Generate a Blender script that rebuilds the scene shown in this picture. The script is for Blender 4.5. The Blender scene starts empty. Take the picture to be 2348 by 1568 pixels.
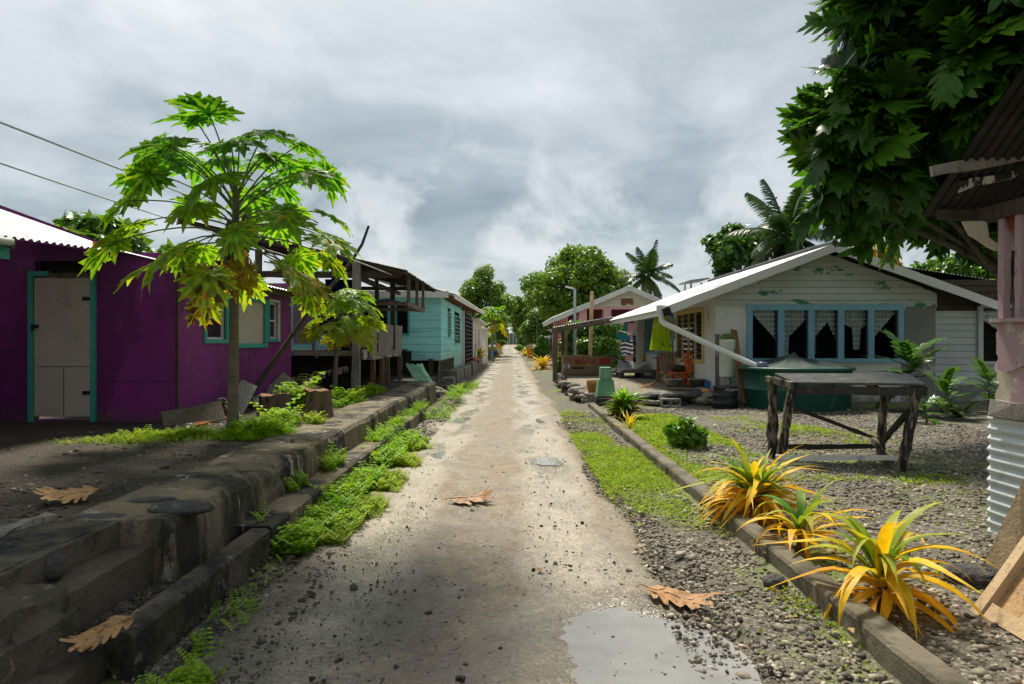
import bpy, math, random
import numpy as np
from mathutils import Vector, Matrix

# ------------------------------------------------------------------ camera, sky, sun, exposure
SC = bpy.context.scene
COL = SC.collection
R = math.radians
H = 1.55                       # eye height above the road
FPX, U0, V0 = 1565.0, 1173.5, 784.0   # focal length and centre of the photograph in its own pixels
SUN_EL, SUN_AZ = R(60), R(-10)        # azimuth from +Y (ahead), positive to the right

cam = bpy.data.cameras.new('camera')
cam.sensor_width = 36.0
cam.lens = 24.0
cam.clip_start = 0.05
cam.clip_end = 3000
co = bpy.data.objects.new('camera', cam)
COL.objects.link(co)
co.location = (0, 0, H)
co.rotation_euler = (R(90), 0, 0)
SC.camera = co

SC.view_settings.view_transform = 'Standard'
SC.view_settings.look = 'None'
SC.view_settings.exposure = 0.50
SC.view_settings.gamma = 1.0

W = bpy.data.worlds.new('World')
SC.world = W
W.use_nodes = True
def build_world():
    nt = W.node_tree
    N, L = nt.nodes, nt.links
    N.clear()
    out = N.new('ShaderNodeOutputWorld')
    sky = N.new('ShaderNodeTexSky')
    sky.sky_type = 'NISHITA'
    sky.sun_disc = False
    sky.sun_elevation = SUN_EL
    sky.sun_rotation = SUN_AZ
    b1 = N.new('ShaderNodeBackground'); b1.inputs['Strength'].default_value = 0.11
    L.new(sky.outputs[0], b1.inputs['Color'])
    tc = N.new('ShaderNodeTexCoord')
    sep = N.new('ShaderNodeSeparateXYZ'); L.new(tc.outputs['Generated'], sep.inputs[0])
    def math_(op, a, b=None, clamp=False):
        m = N.new('ShaderNodeMath'); m.operation = op; m.use_clamp = clamp
        for i, x in enumerate((a, b)):
            if x is None: continue
            if isinstance(x, (int, float)): m.inputs[i].default_value = x
            else: L.new(x, m.inputs[i])
        return m.outputs[0]
    zz = math_('MAXIMUM', sep.outputs[2], 0.0)
    den = math_('ADD', zz, 0.16)
    px = math_('DIVIDE', sep.outputs[0], den)
    py = math_('DIVIDE', sep.outputs[1], den)
    cmb = N.new('ShaderNodeCombineXYZ'); L.new(px, cmb.inputs[0]); L.new(py, cmb.inputs[1])
    def noise(scale, detail, rough, off, dist=0.0, vec=None):
        mp = N.new('ShaderNodeMapping'); mp.inputs['Location'].default_value = off
        L.new(vec or cmb.outputs[0], mp.inputs[0])
        n = N.new('ShaderNodeTexNoise'); n.inputs['Scale'].default_value = scale
        n.inputs['Detail'].default_value = detail; n.inputs['Roughness'].default_value = rough
        n.inputs['Distortion'].default_value = dist
        L.new(mp.outputs[0], n.inputs['Vector'])
        return n.outputs['Fac']
    n1 = noise(0.9, 8, 0.52, (3.1, 1.7, 0.4), 0.35)
    n2 = noise(2.6, 9, 0.6, (8.3, 4.2, 1.0), 0.5)
    t = math_('ADD', math_('MULTIPLY', n1, 0.78), math_('MULTIPLY', n2, 0.22))
    ramp = N.new('ShaderNodeValToRGB')
    cr = ramp.color_ramp
    cr.elements[0].position = 0.37; cr.elements[0].color = (0.215, 0.27, 0.29, 1)
    cr.elements[1].position = 0.62; cr.elements[1].color = (0.68, 0.72, 0.74, 1)
    e = cr.elements.new(0.5); e.color = (0.385, 0.445, 0.465, 1)
    L.new(t, ramp.inputs[0])
    # thinner, brighter cloud low over the horizon and in a broad patch around the veiled sun
    hz = N.new('ShaderNodeMapRange'); hz.inputs[1].default_value = 0.0; hz.inputs[2].default_value = 0.22
    hz.inputs[3].default_value = 0.55; hz.inputs[4].default_value = 0.0
    L.new(zz, hz.inputs[0])
    mixh = N.new('ShaderNodeMixRGB'); mixh.inputs[2].default_value = (0.58, 0.66, 0.70, 1)
    L.new(hz.outputs[0], mixh.inputs[0]); L.new(ramp.outputs[0], mixh.inputs[1])
    # small bright cumulus heads
    n3 = noise(5.5, 7, 0.6, (1.3, 9.2, 3.0), 0.2, tc.outputs['Generated'])
    band = N.new('ShaderNodeMapRange'); band.inputs[1].default_value = 0.30; band.inputs[2].default_value = 0.06
    band.inputs[3].default_value = 0.0; band.inputs[4].default_value = 0.12
    L.new(zz, band.inputs[0])
    cm = N.new('ShaderNodeMapRange'); cm.inputs[1].default_value = 0.55; cm.inputs[2].default_value = 0.66
    L.new(math_('ADD', n3, band.outputs[0]), cm.inputs[0])
    lim = N.new('ShaderNodeMapRange'); lim.inputs[1].default_value = 0.36; lim.inputs[2].default_value = 0.2
    L.new(zz, lim.inputs[0])
    mixc = N.new('ShaderNodeMixRGB'); mixc.inputs[2].default_value = (0.88, 0.90, 0.90, 1)
    L.new(math_('MULTIPLY', math_('MULTIPLY', cm.outputs[0], lim.outputs[0]), 0.62), mixc.inputs[0]); L.new(mixh.outputs[0], mixc.inputs[1])
    # glow of the sun through the veil
    sd = Vector((math.sin(SUN_AZ) * math.cos(SUN_EL), math.cos(SUN_AZ) * math.cos(SUN_EL), math.sin(SUN_EL)))
    dp = N.new('ShaderNodeVectorMath'); dp.operation = 'DOT_PRODUCT'
    L.new(tc.outputs['Generated'], dp.inputs[0]); dp.inputs[1].default_value = sd
    gl = N.new('ShaderNodeMapRange'); gl.inputs[1].default_value = 0.66; gl.inputs[2].default_value = 1.0
    gl.inputs[3].default_value = 0.0; gl.inputs[4].default_value = 1.0
    gl.interpolation_type = 'SMOOTHSTEP'
    L.new(dp.outputs['Value'], gl.inputs[0])
    addg = N.new('ShaderNodeMixRGB'); addg.blend_type = 'ADD'; addg.inputs[2].default_value = (0.75, 0.73, 0.70, 1)
    L.new(gl.outputs[0], addg.inputs[0]); L.new(mixc.outputs[0], addg.inputs[1])
    b2 = N.new('ShaderNodeBackground'); b2.inputs['Strength'].default_value = 0.71
    L.new(addg.outputs[0], b2.inputs['Color'])
    mx = N.new('ShaderNodeMixShader'); mx.inputs[0].default_value = 0.86
    L.new(b1.outputs[0], mx.inputs[1]); L.new(b2.outputs[0], mx.inputs[2])
    L.new(mx.outputs[0], out.inputs['Surface'])
build_world()

sl = bpy.data.lights.new('sun', 'SUN')
sl.energy = 4.2
sl.angle = R(9)
sl.color = (1.0, 0.93, 0.80)
so = bpy.data.objects.new('sun', sl)
COL.objects.link(so)
so.rotation_euler = Vector((math.sin(SUN_AZ) * math.cos(SUN_EL), math.cos(SUN_AZ) * math.cos(SUN_EL), math.sin(SUN_EL))).to_track_quat('Z', 'Y').to_euler()
so.location = (0, 30, 60)
SC.cycles.max_bounces = 6
SC.cycles.transparent_max_bounces = 8

# ------------------------------------------------------------------ helpers
def at(u, v, Y):
    """photo pixel + distance -> point"""
    return np.array([(u - U0) / FPX * Y, Y, H - (v - V0) / FPX * Y])
def gnd(u, v, z=0.0):
    """photo pixel on a level surface of height z -> point"""
    return at(u, v, (H - z) * FPX / (v - V0))
def nrm(a):
    a = np.asarray(a, float)
    return a / (np.linalg.norm(a, axis=-1, keepdims=True) + 1e-12)
def s2l(c):
    c = c / 255.0
    return c / 12.92 if c <= 0.04045 else ((c + 0.055) / 1.055) ** 2.4
def C(r, g, b, k=1.0):
    return (s2l(r) * k, s2l(g) * k, s2l(b) * k, 1.0)

def _hash(ix, iy, iz, seed):
    h = (ix * 374761393 + iy * 668265263 + iz * 2147483647 + seed * 1274126177) & 0xFFFFFFFF
    h = ((h ^ (h >> 13)) * 1274126177) & 0xFFFFFFFF
    h = h ^ (h >> 16)
    return (h & 0xFFFF) / 65535.0
def vnoise(p, seed=0):
    p = np.asarray(p, float)
    i = np.floor(p).astype(np.int64); f = p - i
    f = f * f * (3 - 2 * f)
    r = 0
    for dx in (0, 1):
        for dy in (0, 1):
            for dz in (0, 1):
                w = (f[..., 0] if dx else 1 - f[..., 0]) * (f[..., 1] if dy else 1 - f[..., 1]) * (f[..., 2] if dz else 1 - f[..., 2])
                r = r + w * _hash(i[..., 0] + dx, i[..., 1] + dy, i[..., 2] + dz, seed)
    return r
def fbm(p, seed=0, oct=4):
    p = np.asarray(p, float); a, s, r = 0.5, 1.0, 0
    for k in range(oct):
        r = r + a * (vnoise(p * s, seed + k) - 0.5); a *= 0.5; s *= 2.03
    return r

class MB:
    """collects geometry and links it as ONE mesh object"""
    def __init__(s):
        s.V, s.L, s.S, s.M, s.A, s.K, s.n = [], [], [], [], [], [], 0
    def add(s, verts, faces, mi=0, v=0.5, smooth=False):
        verts = np.asarray(verts, float).reshape(-1, 3)
        sz = np.array([len(f) for f in faces], np.int32)
        lp = np.concatenate([np.asarray(f, np.int64) for f in faces]) + s.n
        s.V.append(verts); s.L.append(lp); s.S.append(sz)
        nf = len(faces)
        s.M.append(np.full(nf, mi, np.int32)); s.K.append(np.full(nf, smooth, bool))
        s.A.append(np.full(nf, v, np.float32) if np.isscalar(v) else np.asarray(v, np.float32))
        s.n += len(verts)
    def many(s, tv, tf, M3, T, mi=0, v=None, smooth=False):
        """template verts tv (k,3) or (N,k,3), faces tf, placed N times by matrices M3 (N,3,3) and offsets T (N,3)"""
        tv = np.asarray(tv, float); N = len(T)
        if N == 0: return
        if tv.ndim == 2: W_ = np.einsum('nij,kj->nki', M3, tv) + T[:, None, :]
        else: W_ = np.einsum('nij,nkj->nki', M3, tv) + T[:, None, :]
        k = W_.shape[1]
        sz = np.array([len(f) for f in tf], np.int32)
        fl = np.concatenate([np.asarray(f, np.int64) for f in tf])
        lp = (fl[None, :] + (np.arange(N) * k)[:, None]).ravel() + s.n
        s.V.append(W_.reshape(-1, 3)); s.L.append(lp); s.S.append(np.tile(sz, N))
        nf = len(tf) * N
        s.M.append(np.full(nf, mi, np.int32)); s.K.append(np.full(nf, smooth, bool))
        vv = np.full(N, 0.5, np.float32) if v is None else np.asarray(v, np.float32)
        s.A.append(np.repeat(vv, len(tf)))
        s.n += N * k
    # ---- shapes
    def box(s, a, b, mi=0, v=0.5):
        x0, y0, z0 = np.minimum(a, b); x1, y1, z1 = np.maximum(a, b)
        s.add([(x0, y0, z0), (x1, y0, z0), (x1, y1, z0), (x0, y1, z0), (x0, y0, z1), (x1, y0, z1), (x1, y1, z1), (x0, y1, z1)],
              [(0, 3, 2, 1), (4, 5, 6, 7), (0, 1, 5, 4), (1, 2, 6, 5), (2, 3, 7, 6), (3, 0, 4, 7)], mi, v)
    def bar(s, p0, p1, w, h=None, up=(0, 0, 1), mi=0, seg=1, jit=0.0, v=0.5, seed=0, w1=None, h1=None):
        """plank from p0 to p1, w across, h along up"""
        h = w if h is None else h
        w1 = w if w1 is None else w1; h1 = h if h1 is None else h1
        p0 = np.asarray(p0, float); p1 = np.asarray(p1, float)
        d = nrm(p1 - p0); up = np.asarray(up, float)
        if abs(d @ up) > 0.98: up = np.array([0, 1.0, 0])
        sd = nrm(np.cross(d, up)); u = np.cross(sd, d)
        rg = np.random.default_rng(seed + 17)
        V = []
        for i in range(seg + 1):
            t = i / seg; c = p0 + (p1 - p0) * t
            ww, hh = w + (w1 - w) * t, h + (h1 - h) * t
            for a, b in ((-1, -1), (1, -1), (1, 1), (-1, 1)):
                q = c + sd * a * ww / 2 + u * b * hh / 2
                if jit: q = q + rg.normal(0, jit, 3)
                V.append(q)
        Fc = [(0, 1, 2, 3)[::-1], tuple(seg * 4 + k for k in range(4))]
        for i in range(seg):
            for k in range(4):
                Fc.append((i * 4 + k, i * 4 + (k + 1) % 4, i * 4 + 4 + (k + 1) % 4, i * 4 + 4 + k))
        s.add(V, Fc, mi, v)
    def tube(s, pts, rad, n=8, mi=0, v=0.5, caps=True, smooth=True, jit=0.0, seed=0):
        pts = np.asarray(pts, float); m = len(pts)
        rad = np.full(m, rad) if np.isscalar(rad) else np.asarray(rad, float)
        tan = nrm(np.gradient(pts, axis=0))
        ref = np.array([0, 0, 1.0]) if abs(tan[0][2]) < 0.9 else np.array([1.0, 0, 0])
        V = []; rg = np.random.default_rng(seed)
        a = nrm(np.cross(tan[0], ref))
        for i in range(m):
            a = nrm(a - tan[i] * (a @ tan[i])); b = np.cross(tan[i], a)
            th = np.arange(n) / n * 2 * np.pi
            rr = rad[i] * (1 + (rg.normal(0, jit, n) if jit else 0))
            V.append(pts[i] + (np.cos(th) * rr)[:, None] * a + (np.sin(th) * rr)[:, None] * b)
        V = np.concatenate(V)
        Fc = []
        for i in range(m - 1):
            for k in range(n):
                Fc.append((i * n + k, i * n + (k + 1) % n, i * n + n + (k + 1) % n, i * n + n + k))
        s.add(V, Fc, mi, v, smooth)
        if caps:
            s.add(V[:n], [tuple(range(n))[::-1]], mi, v); s.add(V[-n:], [tuple(range(n))], mi, v)
    def lathe(s, prof, c=(0, 0, 0), n=24, mi=0, v=0.5, smooth=True, sx=1.0, sy=1.0, M3=None):
        th = np.arange(n) / n * 2 * np.pi
        V = []
        for r, z in prof:
            V.append(np.stack([np.cos(th) * r * sx, np.sin(th) * r * sy, np.full(n, z)], 1))
        V = np.concatenate(V)
        if M3 is not None: V = V @ np.asarray(M3).T
        V = V + np.asarray(c, float)
        m = len(prof); Fc = []
        for i in range(m - 1):
            for k in range(n):
                Fc.append((i * n + k, i * n + (k + 1) % n, i * n + n + (k + 1) % n, i * n + n + k))
        s.add(V, Fc, mi, v, smooth)
        if prof[0][0] > 1e-4: s.add(V[:n], [tuple(range(n))[::-1]], mi, v)
        if prof[-1][0] > 1e-4: s.add(V[-n:], [tuple(range(n))], mi, v)
    def prism(s, poly, off, mi=0, v=0.5):
        """polygon of 3-D points extruded by vector off"""
        p = np.asarray(poly, float); n = len(p); q = p + np.asarray(off, float)
        Fc = [tuple(range(n))[::-1], tuple(range(n, 2 * n))] + [(k, (k + 1) % n, n + (k + 1) % n, n + k) for k in range(n)]
        s.add(np.concatenate([p, q]), Fc, mi, v)
    def grid(s, P, mi=0, v=0.5, smooth=True, closed_u=False):
        """P (m,n,3)"""
        m, n = P.shape[:2]
        i, j = np.meshgrid(np.arange(m - 1), np.arange(n if closed_u else n - 1), indexing='ij')
        j2 = (j + 1) % n
        f = np.stack([i * n + j, i * n + j2, (i + 1) * n + j2, (i + 1) * n + j], -1).reshape(-1, 4)
        nf = len(f)
        s.V.append(P.reshape(-1, 3)); s.L.append(f.ravel() + s.n); s.S.append(np.full(nf, 4, np.int32))
        s.M.append(np.full(nf, mi, np.int32)); s.K.append(np.full(nf, smooth, bool))
        s.A.append(np.full(nf, v, np.float32) if np.isscalar(v) else np.asarray(v, np.float32).ravel()); s.n += m * n
    def corr(s, p00, p10, p11, p01, waves, amp=0.012, mi=0, sub=6, rows=2, sag=0.0, seed=0, thick=True):
        """corrugated sheet; ridges run p00->p01, waves counted along p00->p10"""
        p00, p10, p11, p01 = [np.asarray(p, float) for p in (p00, p10, p11, p01)]
        n = waves * sub + 1
        a = np.linspace(0, 1, n)[None, :, None]; b = np.linspace(0, 1, rows + 1)[:, None, None]
        P = (p00 * (1 - a) + p10 * a) * (1 - b) + (p01 * (1 - a) + p11 * a) * b
        nn = nrm(np.cross(p10 - p00, p01 - p00))
        if nn[2] < 0: nn = -nn
        P = P + nn * (np.sin(a * waves * 2 * np.pi) * amp)
        if sag: P = P + nn * (fbm(P * 1.3, seed, 3)[..., None] * sag)
        s.grid(P, mi)
        if thick: s.grid(P - nn * 0.004, mi)
    def holed(s, o, ud, ln, z0, z1, th, nd, holes, mi=0, mi_reveal=None):
        """upright wall: from o along ud, height z0..z1, thickness th away from outward normal nd, rectangular holes (a0,a1,b0,b1)"""
        o = np.asarray(o, float); ud = nrm(ud); nd = nrm(nd)
        mr = mi if mi_reveal is None else mi_reveal
        xs = sorted({0, ln} | {h[0] for h in holes} | {h[1] for h in holes})
        zs = sorted({z0, z1} | {h[2] for h in holes} | {h[3] for h in holes})
        P = lambda a, z, d: np.array([o[0] + ud[0] * a - nd[0] * d, o[1] + ud[1] * a - nd[1] * d, z])
        for i in range(len(xs) - 1):
            for j in range(len(zs) - 1):
                ca, cz = (xs[i] + xs[i + 1]) / 2, (zs[j] + zs[j + 1]) / 2
                if any(h[0] < ca < h[1] and h[2] < cz < h[3] for h in holes): continue
                for d in (0, th):
                    s.add([P(xs[i], zs[j], d), P(xs[i + 1], zs[j], d), P(xs[i + 1], zs[j + 1], d), P(xs[i], zs[j + 1], d)], [(0, 1, 2, 3)], mi)
        for a0, a1, b0, b1, m in [(0, ln, z0, z1, mi)] + [h + (mr,) for h in holes]:
            for (x0, y0), (x1, y1) in (((a0, b0), (a1, b0)), ((a1, b0), (a1, b1)), ((a1, b1), (a0, b1)), ((a0, b1), (a0, b0))):
                s.add([P(x0, y0, 0), P(x1, y1, 0), P(x1, y1, th), P(x0, y0, th)], [(0, 1, 2, 3)], m)
    def siding(s, o, ud, nd, z0, z1, bh, span, holes=(), mi=0, lip=0.016, seed=0, jit=0.25, gap=0.007):
        """lapped boards; span(z) -> (a0,a1)"""
        o = np.asarray(o, float); ud = nrm(ud); nd = nrm(nd)
        rg = np.random.default_rng(seed)
        z = z0
        P = lambda a, z, d: np.array([o[0] + ud[0] * a + nd[0] * d, o[1] + ud[1] * a + nd[1] * d, z])
        while z < z1 - 0.01:
            zt = min(z + bh, z1); va = 0.5 + rg.uniform(-jit, jit)
            segs = [(span(z), span(zt))]
            for h in holes:
                if z + 1e-3 < h[3] and zt - 1e-3 > h[2]:
                    ns = []
                    for (b0, b1), (t0, t1) in segs:
                        if b0 < h[0]: ns.append(((b0, min(b1, h[0])), (t0, min(t1, h[0]))))
                        if b1 > h[1]: ns.append(((max(b0, h[1]), b1), (max(t0, h[1]), t1)))
                    segs = ns
            for (b0, b1), (t0, t1) in segs:
                if b1 - b0 < 0.01: continue
                ze = zt - gap
                V = [P(b0, z, lip), P(b1, z, lip), P(t1, ze, 0.003), P(t0, ze, 0.003), P(b0, z, 0), P(b1, z, 0)]
                s.add(V, [(0, 1, 2, 3), (4, 5, 1, 0), (4, 0, 3), (1, 5, 2)], mi, va)
            z = zt
    def build(s, name, mats, parent=None, bevel=0.0, kind=None):
        V = np.concatenate(s.V)
        if parent is not None:
            off = np.zeros(3); p = parent
            while p is not None:
                off += np.array(p.location); p = p.parent
            V = V - off
        me = bpy.data.meshes.new(name)
        Lp = np.concatenate(s.L).astype(np.int32); S = np.concatenate(s.S)
        me.vertices.add(len(V)); me.vertices.foreach_set('co', V.astype(np.float32).ravel())
        me.loops.add(len(Lp)); me.loops.foreach_set('vertex_index', Lp)
        me.polygons.add(len(S)); st = np.zeros(len(S), np.int32); st[1:] = np.cumsum(S)[:-1]
        me.polygons.foreach_set('loop_start', st)
        me.polygons.foreach_set('material_index', np.concatenate(s.M))
        me.polygons.foreach_set('use_smooth', np.concatenate(s.K))
        if not isinstance(mats, (list, tuple)): mats = [mats]
        for m in mats: me.materials.append(m)
        at_ = me.attributes.new('v', 'FLOAT', 'FACE'); at_.data.foreach_set('value', np.concatenate(s.A))
        me.update(calc_edges=True); me.validate()
        o = bpy.data.objects.new(name, me); COL.objects.link(o)
        if parent is not None: o.parent = parent
        if bevel:
            b = o.modifiers.new('bevel', 'BEVEL'); b.width = bevel; b.segments = 2; b.limit_method = 'ANGLE'; b.angle_limit = R(40)
        if kind: o['kind'] = kind
        return o
def tag(o, label, cat, group=None):
    o['label'] = label; o['category'] = cat
    if group: o['group'] = group
    return o
def thing(name, label, cat, loc, group=None):
    o = bpy.data.objects.new(name, None); COL.objects.link(o)
    o.location = [float(x) for x in loc]; o.empty_display_size = 0.2
    return tag(o, label, cat, group)
def kids(o): return [c for c in bpy.data.objects if c.parent == o]
def dup(root, loc, label, rz=0.0, sc=1.0):
    r = root.copy(); COL.objects.link(r); r.location = [float(x) for x in loc]
    r.rotation_euler.z = root.rotation_euler.z + rz; r.scale = (sc, sc, sc); r['label'] = label
    for ch in kids(root):
        c = ch.copy(); COL.objects.link(c); c.parent = r
        for g in kids(ch):
            d = g.copy(); COL.objects.link(d); d.parent = c
    return r
def rand_frames(N, rg, nrm_dir, spread, tilt_down=0.0):
    """frames whose z axis is near nrm_dir (N,3): columns x,y(leaf axis),z"""
    z = nrm(nrm_dir + rg.normal(0, spread, (N, 3)))
    t = rg.normal(0, 1, (N, 3)); t[:, 2] -= tilt_down
    y = nrm(t - z * np.sum(t * z, 1)[:, None]); x = np.cross(y, z)
    return np.stack([x, y, z], -1)

# ------------------------------------------------------------------ materials
def _nt(name):
    m = bpy.data.materials.new(name); m.use_nodes = True
    nt = m.node_tree; b = nt.nodes['Principled BSDF']
    return m, nt, nt.nodes, nt.links, b
def _noise(N, L, scale, detail=6, rough=0.6, stretch=None, coord='Object', off=(0, 0, 0), vec=None):
    tc = N.new('ShaderNodeTexCoord'); mp = N.new('ShaderNodeMapping')
    mp.inputs['Scale'].default_value = stretch or (1, 1, 1); mp.inputs['Location'].default_value = off
    L.new(vec or tc.outputs[coord], mp.inputs[0])
    n = N.new('ShaderNodeTexNoise'); n.inputs['Scale'].default_value = scale
    n.inputs['Detail'].default_value = detail; n.inputs['Roughness'].default_value = rough
    L.new(mp.outputs[0], n.inputs['Vector'])
    return n.outputs['Fac']
def _mr(N, L, x, a, b, c=0.0, d=1.0):
    m = N.new('ShaderNodeMapRange'); L.new(x, m.inputs[0])
    for i, q in enumerate((a, b, c, d)): m.inputs[i + 1].default_value = q
    return m.outputs[0]
def _mix(N, L, f, a, b, bt='MIX'):
    m = N.new('ShaderNodeMixRGB'); m.blend_type = bt
    for i, q in enumerate((f, a, b)):
        if isinstance(q, (int, float)): m.inputs[i].default_value = q
        elif isinstance(q, tuple): m.inputs[i].default_value = q
        else: L.new(q, m.inputs[i])
    return m.outputs[0]
_seed = [0]
def M(name, col, rough=0.7, var=0.25, scale=3.0, layers=(), bump=0.15, bscale=40.0, metal=0.0, spec=0.4, stretch=None, facevar=0.0, coord='Object'):
    """painted/solid surface: colour varied by noise, extra layers (colour, scale, threshold, softness, stretch) for wear and stains, bump"""
    m, nt, N, L, b = _nt(name)
    _seed[0] += 1; o = (_seed[0] * 3.7 % 17, _seed[0] * 1.3 % 11, _seed[0] * 2.1 % 7)
    n = _noise(N, L, scale, 7, 0.62, stretch, coord, o)
    k = _mr(N, L, n, 0.25, 0.75, 1 - var, 1 + var)
    c = _mix(N, L, 1.0, col, k, 'MULTIPLY')
    if facevar:
        a = N.new('ShaderNodeAttribute'); a.attribute_name = 'v'
        k2 = _mr(N, L, a.outputs['Fac'], 0, 1, 1 - facevar, 1 + facevar)
        c = _mix(N, L, 1.0, c, k2, 'MULTIPLY')
    for i, (lc, ls, lt, lf, lst) in enumerate(layers):
        n2 = _noise(N, L, ls, 9, 0.68, lst, coord, (o[1] + i * 5, o[0], o[2]))
        c = _mix(N, L, _mr(N, L, n2, lt, lt + lf), c, lc)
    L.new(c, b.inputs['Base Color'])
    rn = _noise(N, L, scale * 2.5, 4, 0.6, stretch, coord, (o[2], o[1], o[0]))
    L.new(_mr(N, L, rn, 0.3, 0.7, max(0.05, rough - 0.12), min(1, rough + 0.12)), b.inputs['Roughness'])
    b.inputs['Metallic'].default_value = metal
    b.inputs['Specular IOR Level'].default_value = spec
    if bump:
        bn = _noise(N, L, bscale, 5, 0.65, stretch, coord, o)
        bp = N.new('ShaderNodeBump'); bp.inputs['Strength'].default_value = min(1, bump * 2.5); bp.inputs['Distance'].default_value = 0.01 if bump < 0.5 else 0.03
        L.new(bn, bp.inputs['Height']); L.new(bp.outputs[0], b.inputs['Normal'])
    return m
def splash(m, z0, z1, col, k=0.8):
    """mud splashed up the foot of a wall"""
    N, L = m.node_tree.nodes, m.node_tree.links; b = N['Principled BSDF']; s = b.inputs['Base Color'].links[0].from_socket
    tc = N.new('ShaderNodeTexCoord'); sp = N.new('ShaderNodeSeparateXYZ'); L.new(tc.outputs['Object'], sp.inputs[0])
    n = _noise(N, L, 4.0, 8, 0.7); ad = N.new('ShaderNodeMath'); ad.operation = 'ADD'; L.new(sp.outputs[2], ad.inputs[0]); L.new(_mr(N, L, n, 0.3, 0.7, -(z1 - z0) * 0.7, (z1 - z0) * 0.7), ad.inputs[1])
    L.new(_mix(N, L, _mr(N, L, ad.outputs[0], z1, z0, 0, k), s, col), b.inputs['Base Color'])
    return m
def leafmat(name, stops, trans=0.35, rough=0.42, tcol=1.5, spec=0.35, noisy=0.3):
    """leaf: colour by the per-leaf value v, thin and light-passing"""
    m, nt, N, L, b = _nt(name)
    a = N.new('ShaderNodeAttribute'); a.attribute_name = 'v'
    r = N.new('ShaderNodeValToRGB'); cr = r.color_ramp
    cr.elements[0].position = stops[0][0]; cr.elements[0].color = stops[0][1]
    cr.elements[1].position = stops[-1][0]; cr.elements[1].color = stops[-1][1]
    for p, c in stops[1:-1]:
        e = cr.elements.new(p); e.color = c
    L.new(a.outputs['Fac'], r.inputs[0])
    n = _noise(N, L, 9.0, 4, 0.6)
    c = _mix(N, L, 1.0, r.outputs[0], _mr(N, L, n, 0.3, 0.7, 1 - noisy, 1 + noisy), 'MULTIPLY')
    L.new(c, b.inputs['Base Color'])
    b.inputs['Roughness'].default_value = rough; b.inputs['Specular IOR Level'].default_value = spec
    t = N.new('ShaderNodeBsdfTranslucent')
    L.new(_mix(N, L, 1.0, c, (tcol * 1.05, tcol, tcol * 0.55, 1), 'MULTIPLY'), t.inputs['Color'])
    mx = N.new('ShaderNodeMixShader'); mx.inputs[0].default_value = trans
    L.new(b.outputs[0], mx.inputs[1]); L.new(t.outputs[0], mx.inputs[2])
    L.new(mx.outputs[0], N['Material Output'].inputs['Surface'])
    return m
def glassmat(name, tint=(0.6, 0.7, 0.7, 1), transp=0.75, rough=0.04):
    m, nt, N, L, b = _nt(name)
    tr = N.new('ShaderNodeBsdfTransparent'); tr.inputs['Color'].default_value = tint
    b.inputs['Base Color'].default_value = (0.02, 0.025, 0.025, 1); b.inputs['Roughness'].default_value = rough
    b.inputs['Specular IOR Level'].default_value = 0.6
    mx = N.new('ShaderNodeMixShader'); mx.inputs[0].default_value = transp
    L.new(b.outputs[0], mx.inputs[1]); L.new(tr.outputs[0], mx.inputs[2]); L.new(mx.outputs[0], N['Material Output'].inputs['Surface'])
    return m
def clothmat(name, col, trans=0.3, holes=0.0, stripes=None, layers=()):
    m, nt, N, L, b = _nt(name)
    c = None
    n = _noise(N, L, 6, 4); c = _mix(N, L, 1.0, col, _mr(N, L, n, 0.3, 0.7, 0.8, 1.15), 'MULTIPLY')
    for i, (lc, ls, lt, lf, lst) in enumerate(layers):
        n2 = _noise(N, L, ls, 3, 0.5, lst, 'Object', (i * 5, i * 3, 2))
        c = _mix(N, L, _mr(N, L, n2, lt, lt + lf), c, lc)
    if stripes:
        a = N.new('ShaderNodeAttribute'); a.attribute_name = 'v'
        r = N.new('ShaderNodeValToRGB'); r.color_ramp.interpolation = 'CONSTANT'
        for i, (p, cc) in enumerate(stripes):
            e = r.color_ramp.elements[i] if i < 2 else r.color_ramp.elements.new(p)
            e.position = p; e.color = cc
        L.new(a.outputs['Fac'], r.inputs[0]); c = r.outputs[0]
    L.new(c, b.inputs['Base Color']); b.inputs['Roughness'].default_value = 0.9; b.inputs['Specular IOR Level'].default_value = 0.1
    t = N.new('ShaderNodeBsdfTranslucent'); L.new(c, t.inputs['Color'])
    mx = N.new('ShaderNodeMixShader'); mx.inputs[0].default_value = trans
    L.new(b.outputs[0], mx.inputs[1]); L.new(t.outputs[0], mx.inputs[2])
    last = mx.outputs[0]
    if holes:
        tr = N.new('ShaderNodeBsdfTransparent')
        vo = N.new('ShaderNodeTexVoronoi'); vo.inputs['Scale'].default_value = 38
        tc = N.new('ShaderNodeTexCoord'); L.new(tc.outputs['Object'], vo.inputs['Vector'])
        m2 = N.new('ShaderNodeMixShader'); L.new(_mr(N, L, vo.outputs['Distance'], 0.55, 0.35, 0.0, holes), m2.inputs[0])
        L.new(last, m2.inputs[1]); L.new(tr.outputs[0], m2.inputs[2]); last = m2.outputs[0]
    L.new(last, N['Material Output'].inputs['Surface'])
    return m
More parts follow.
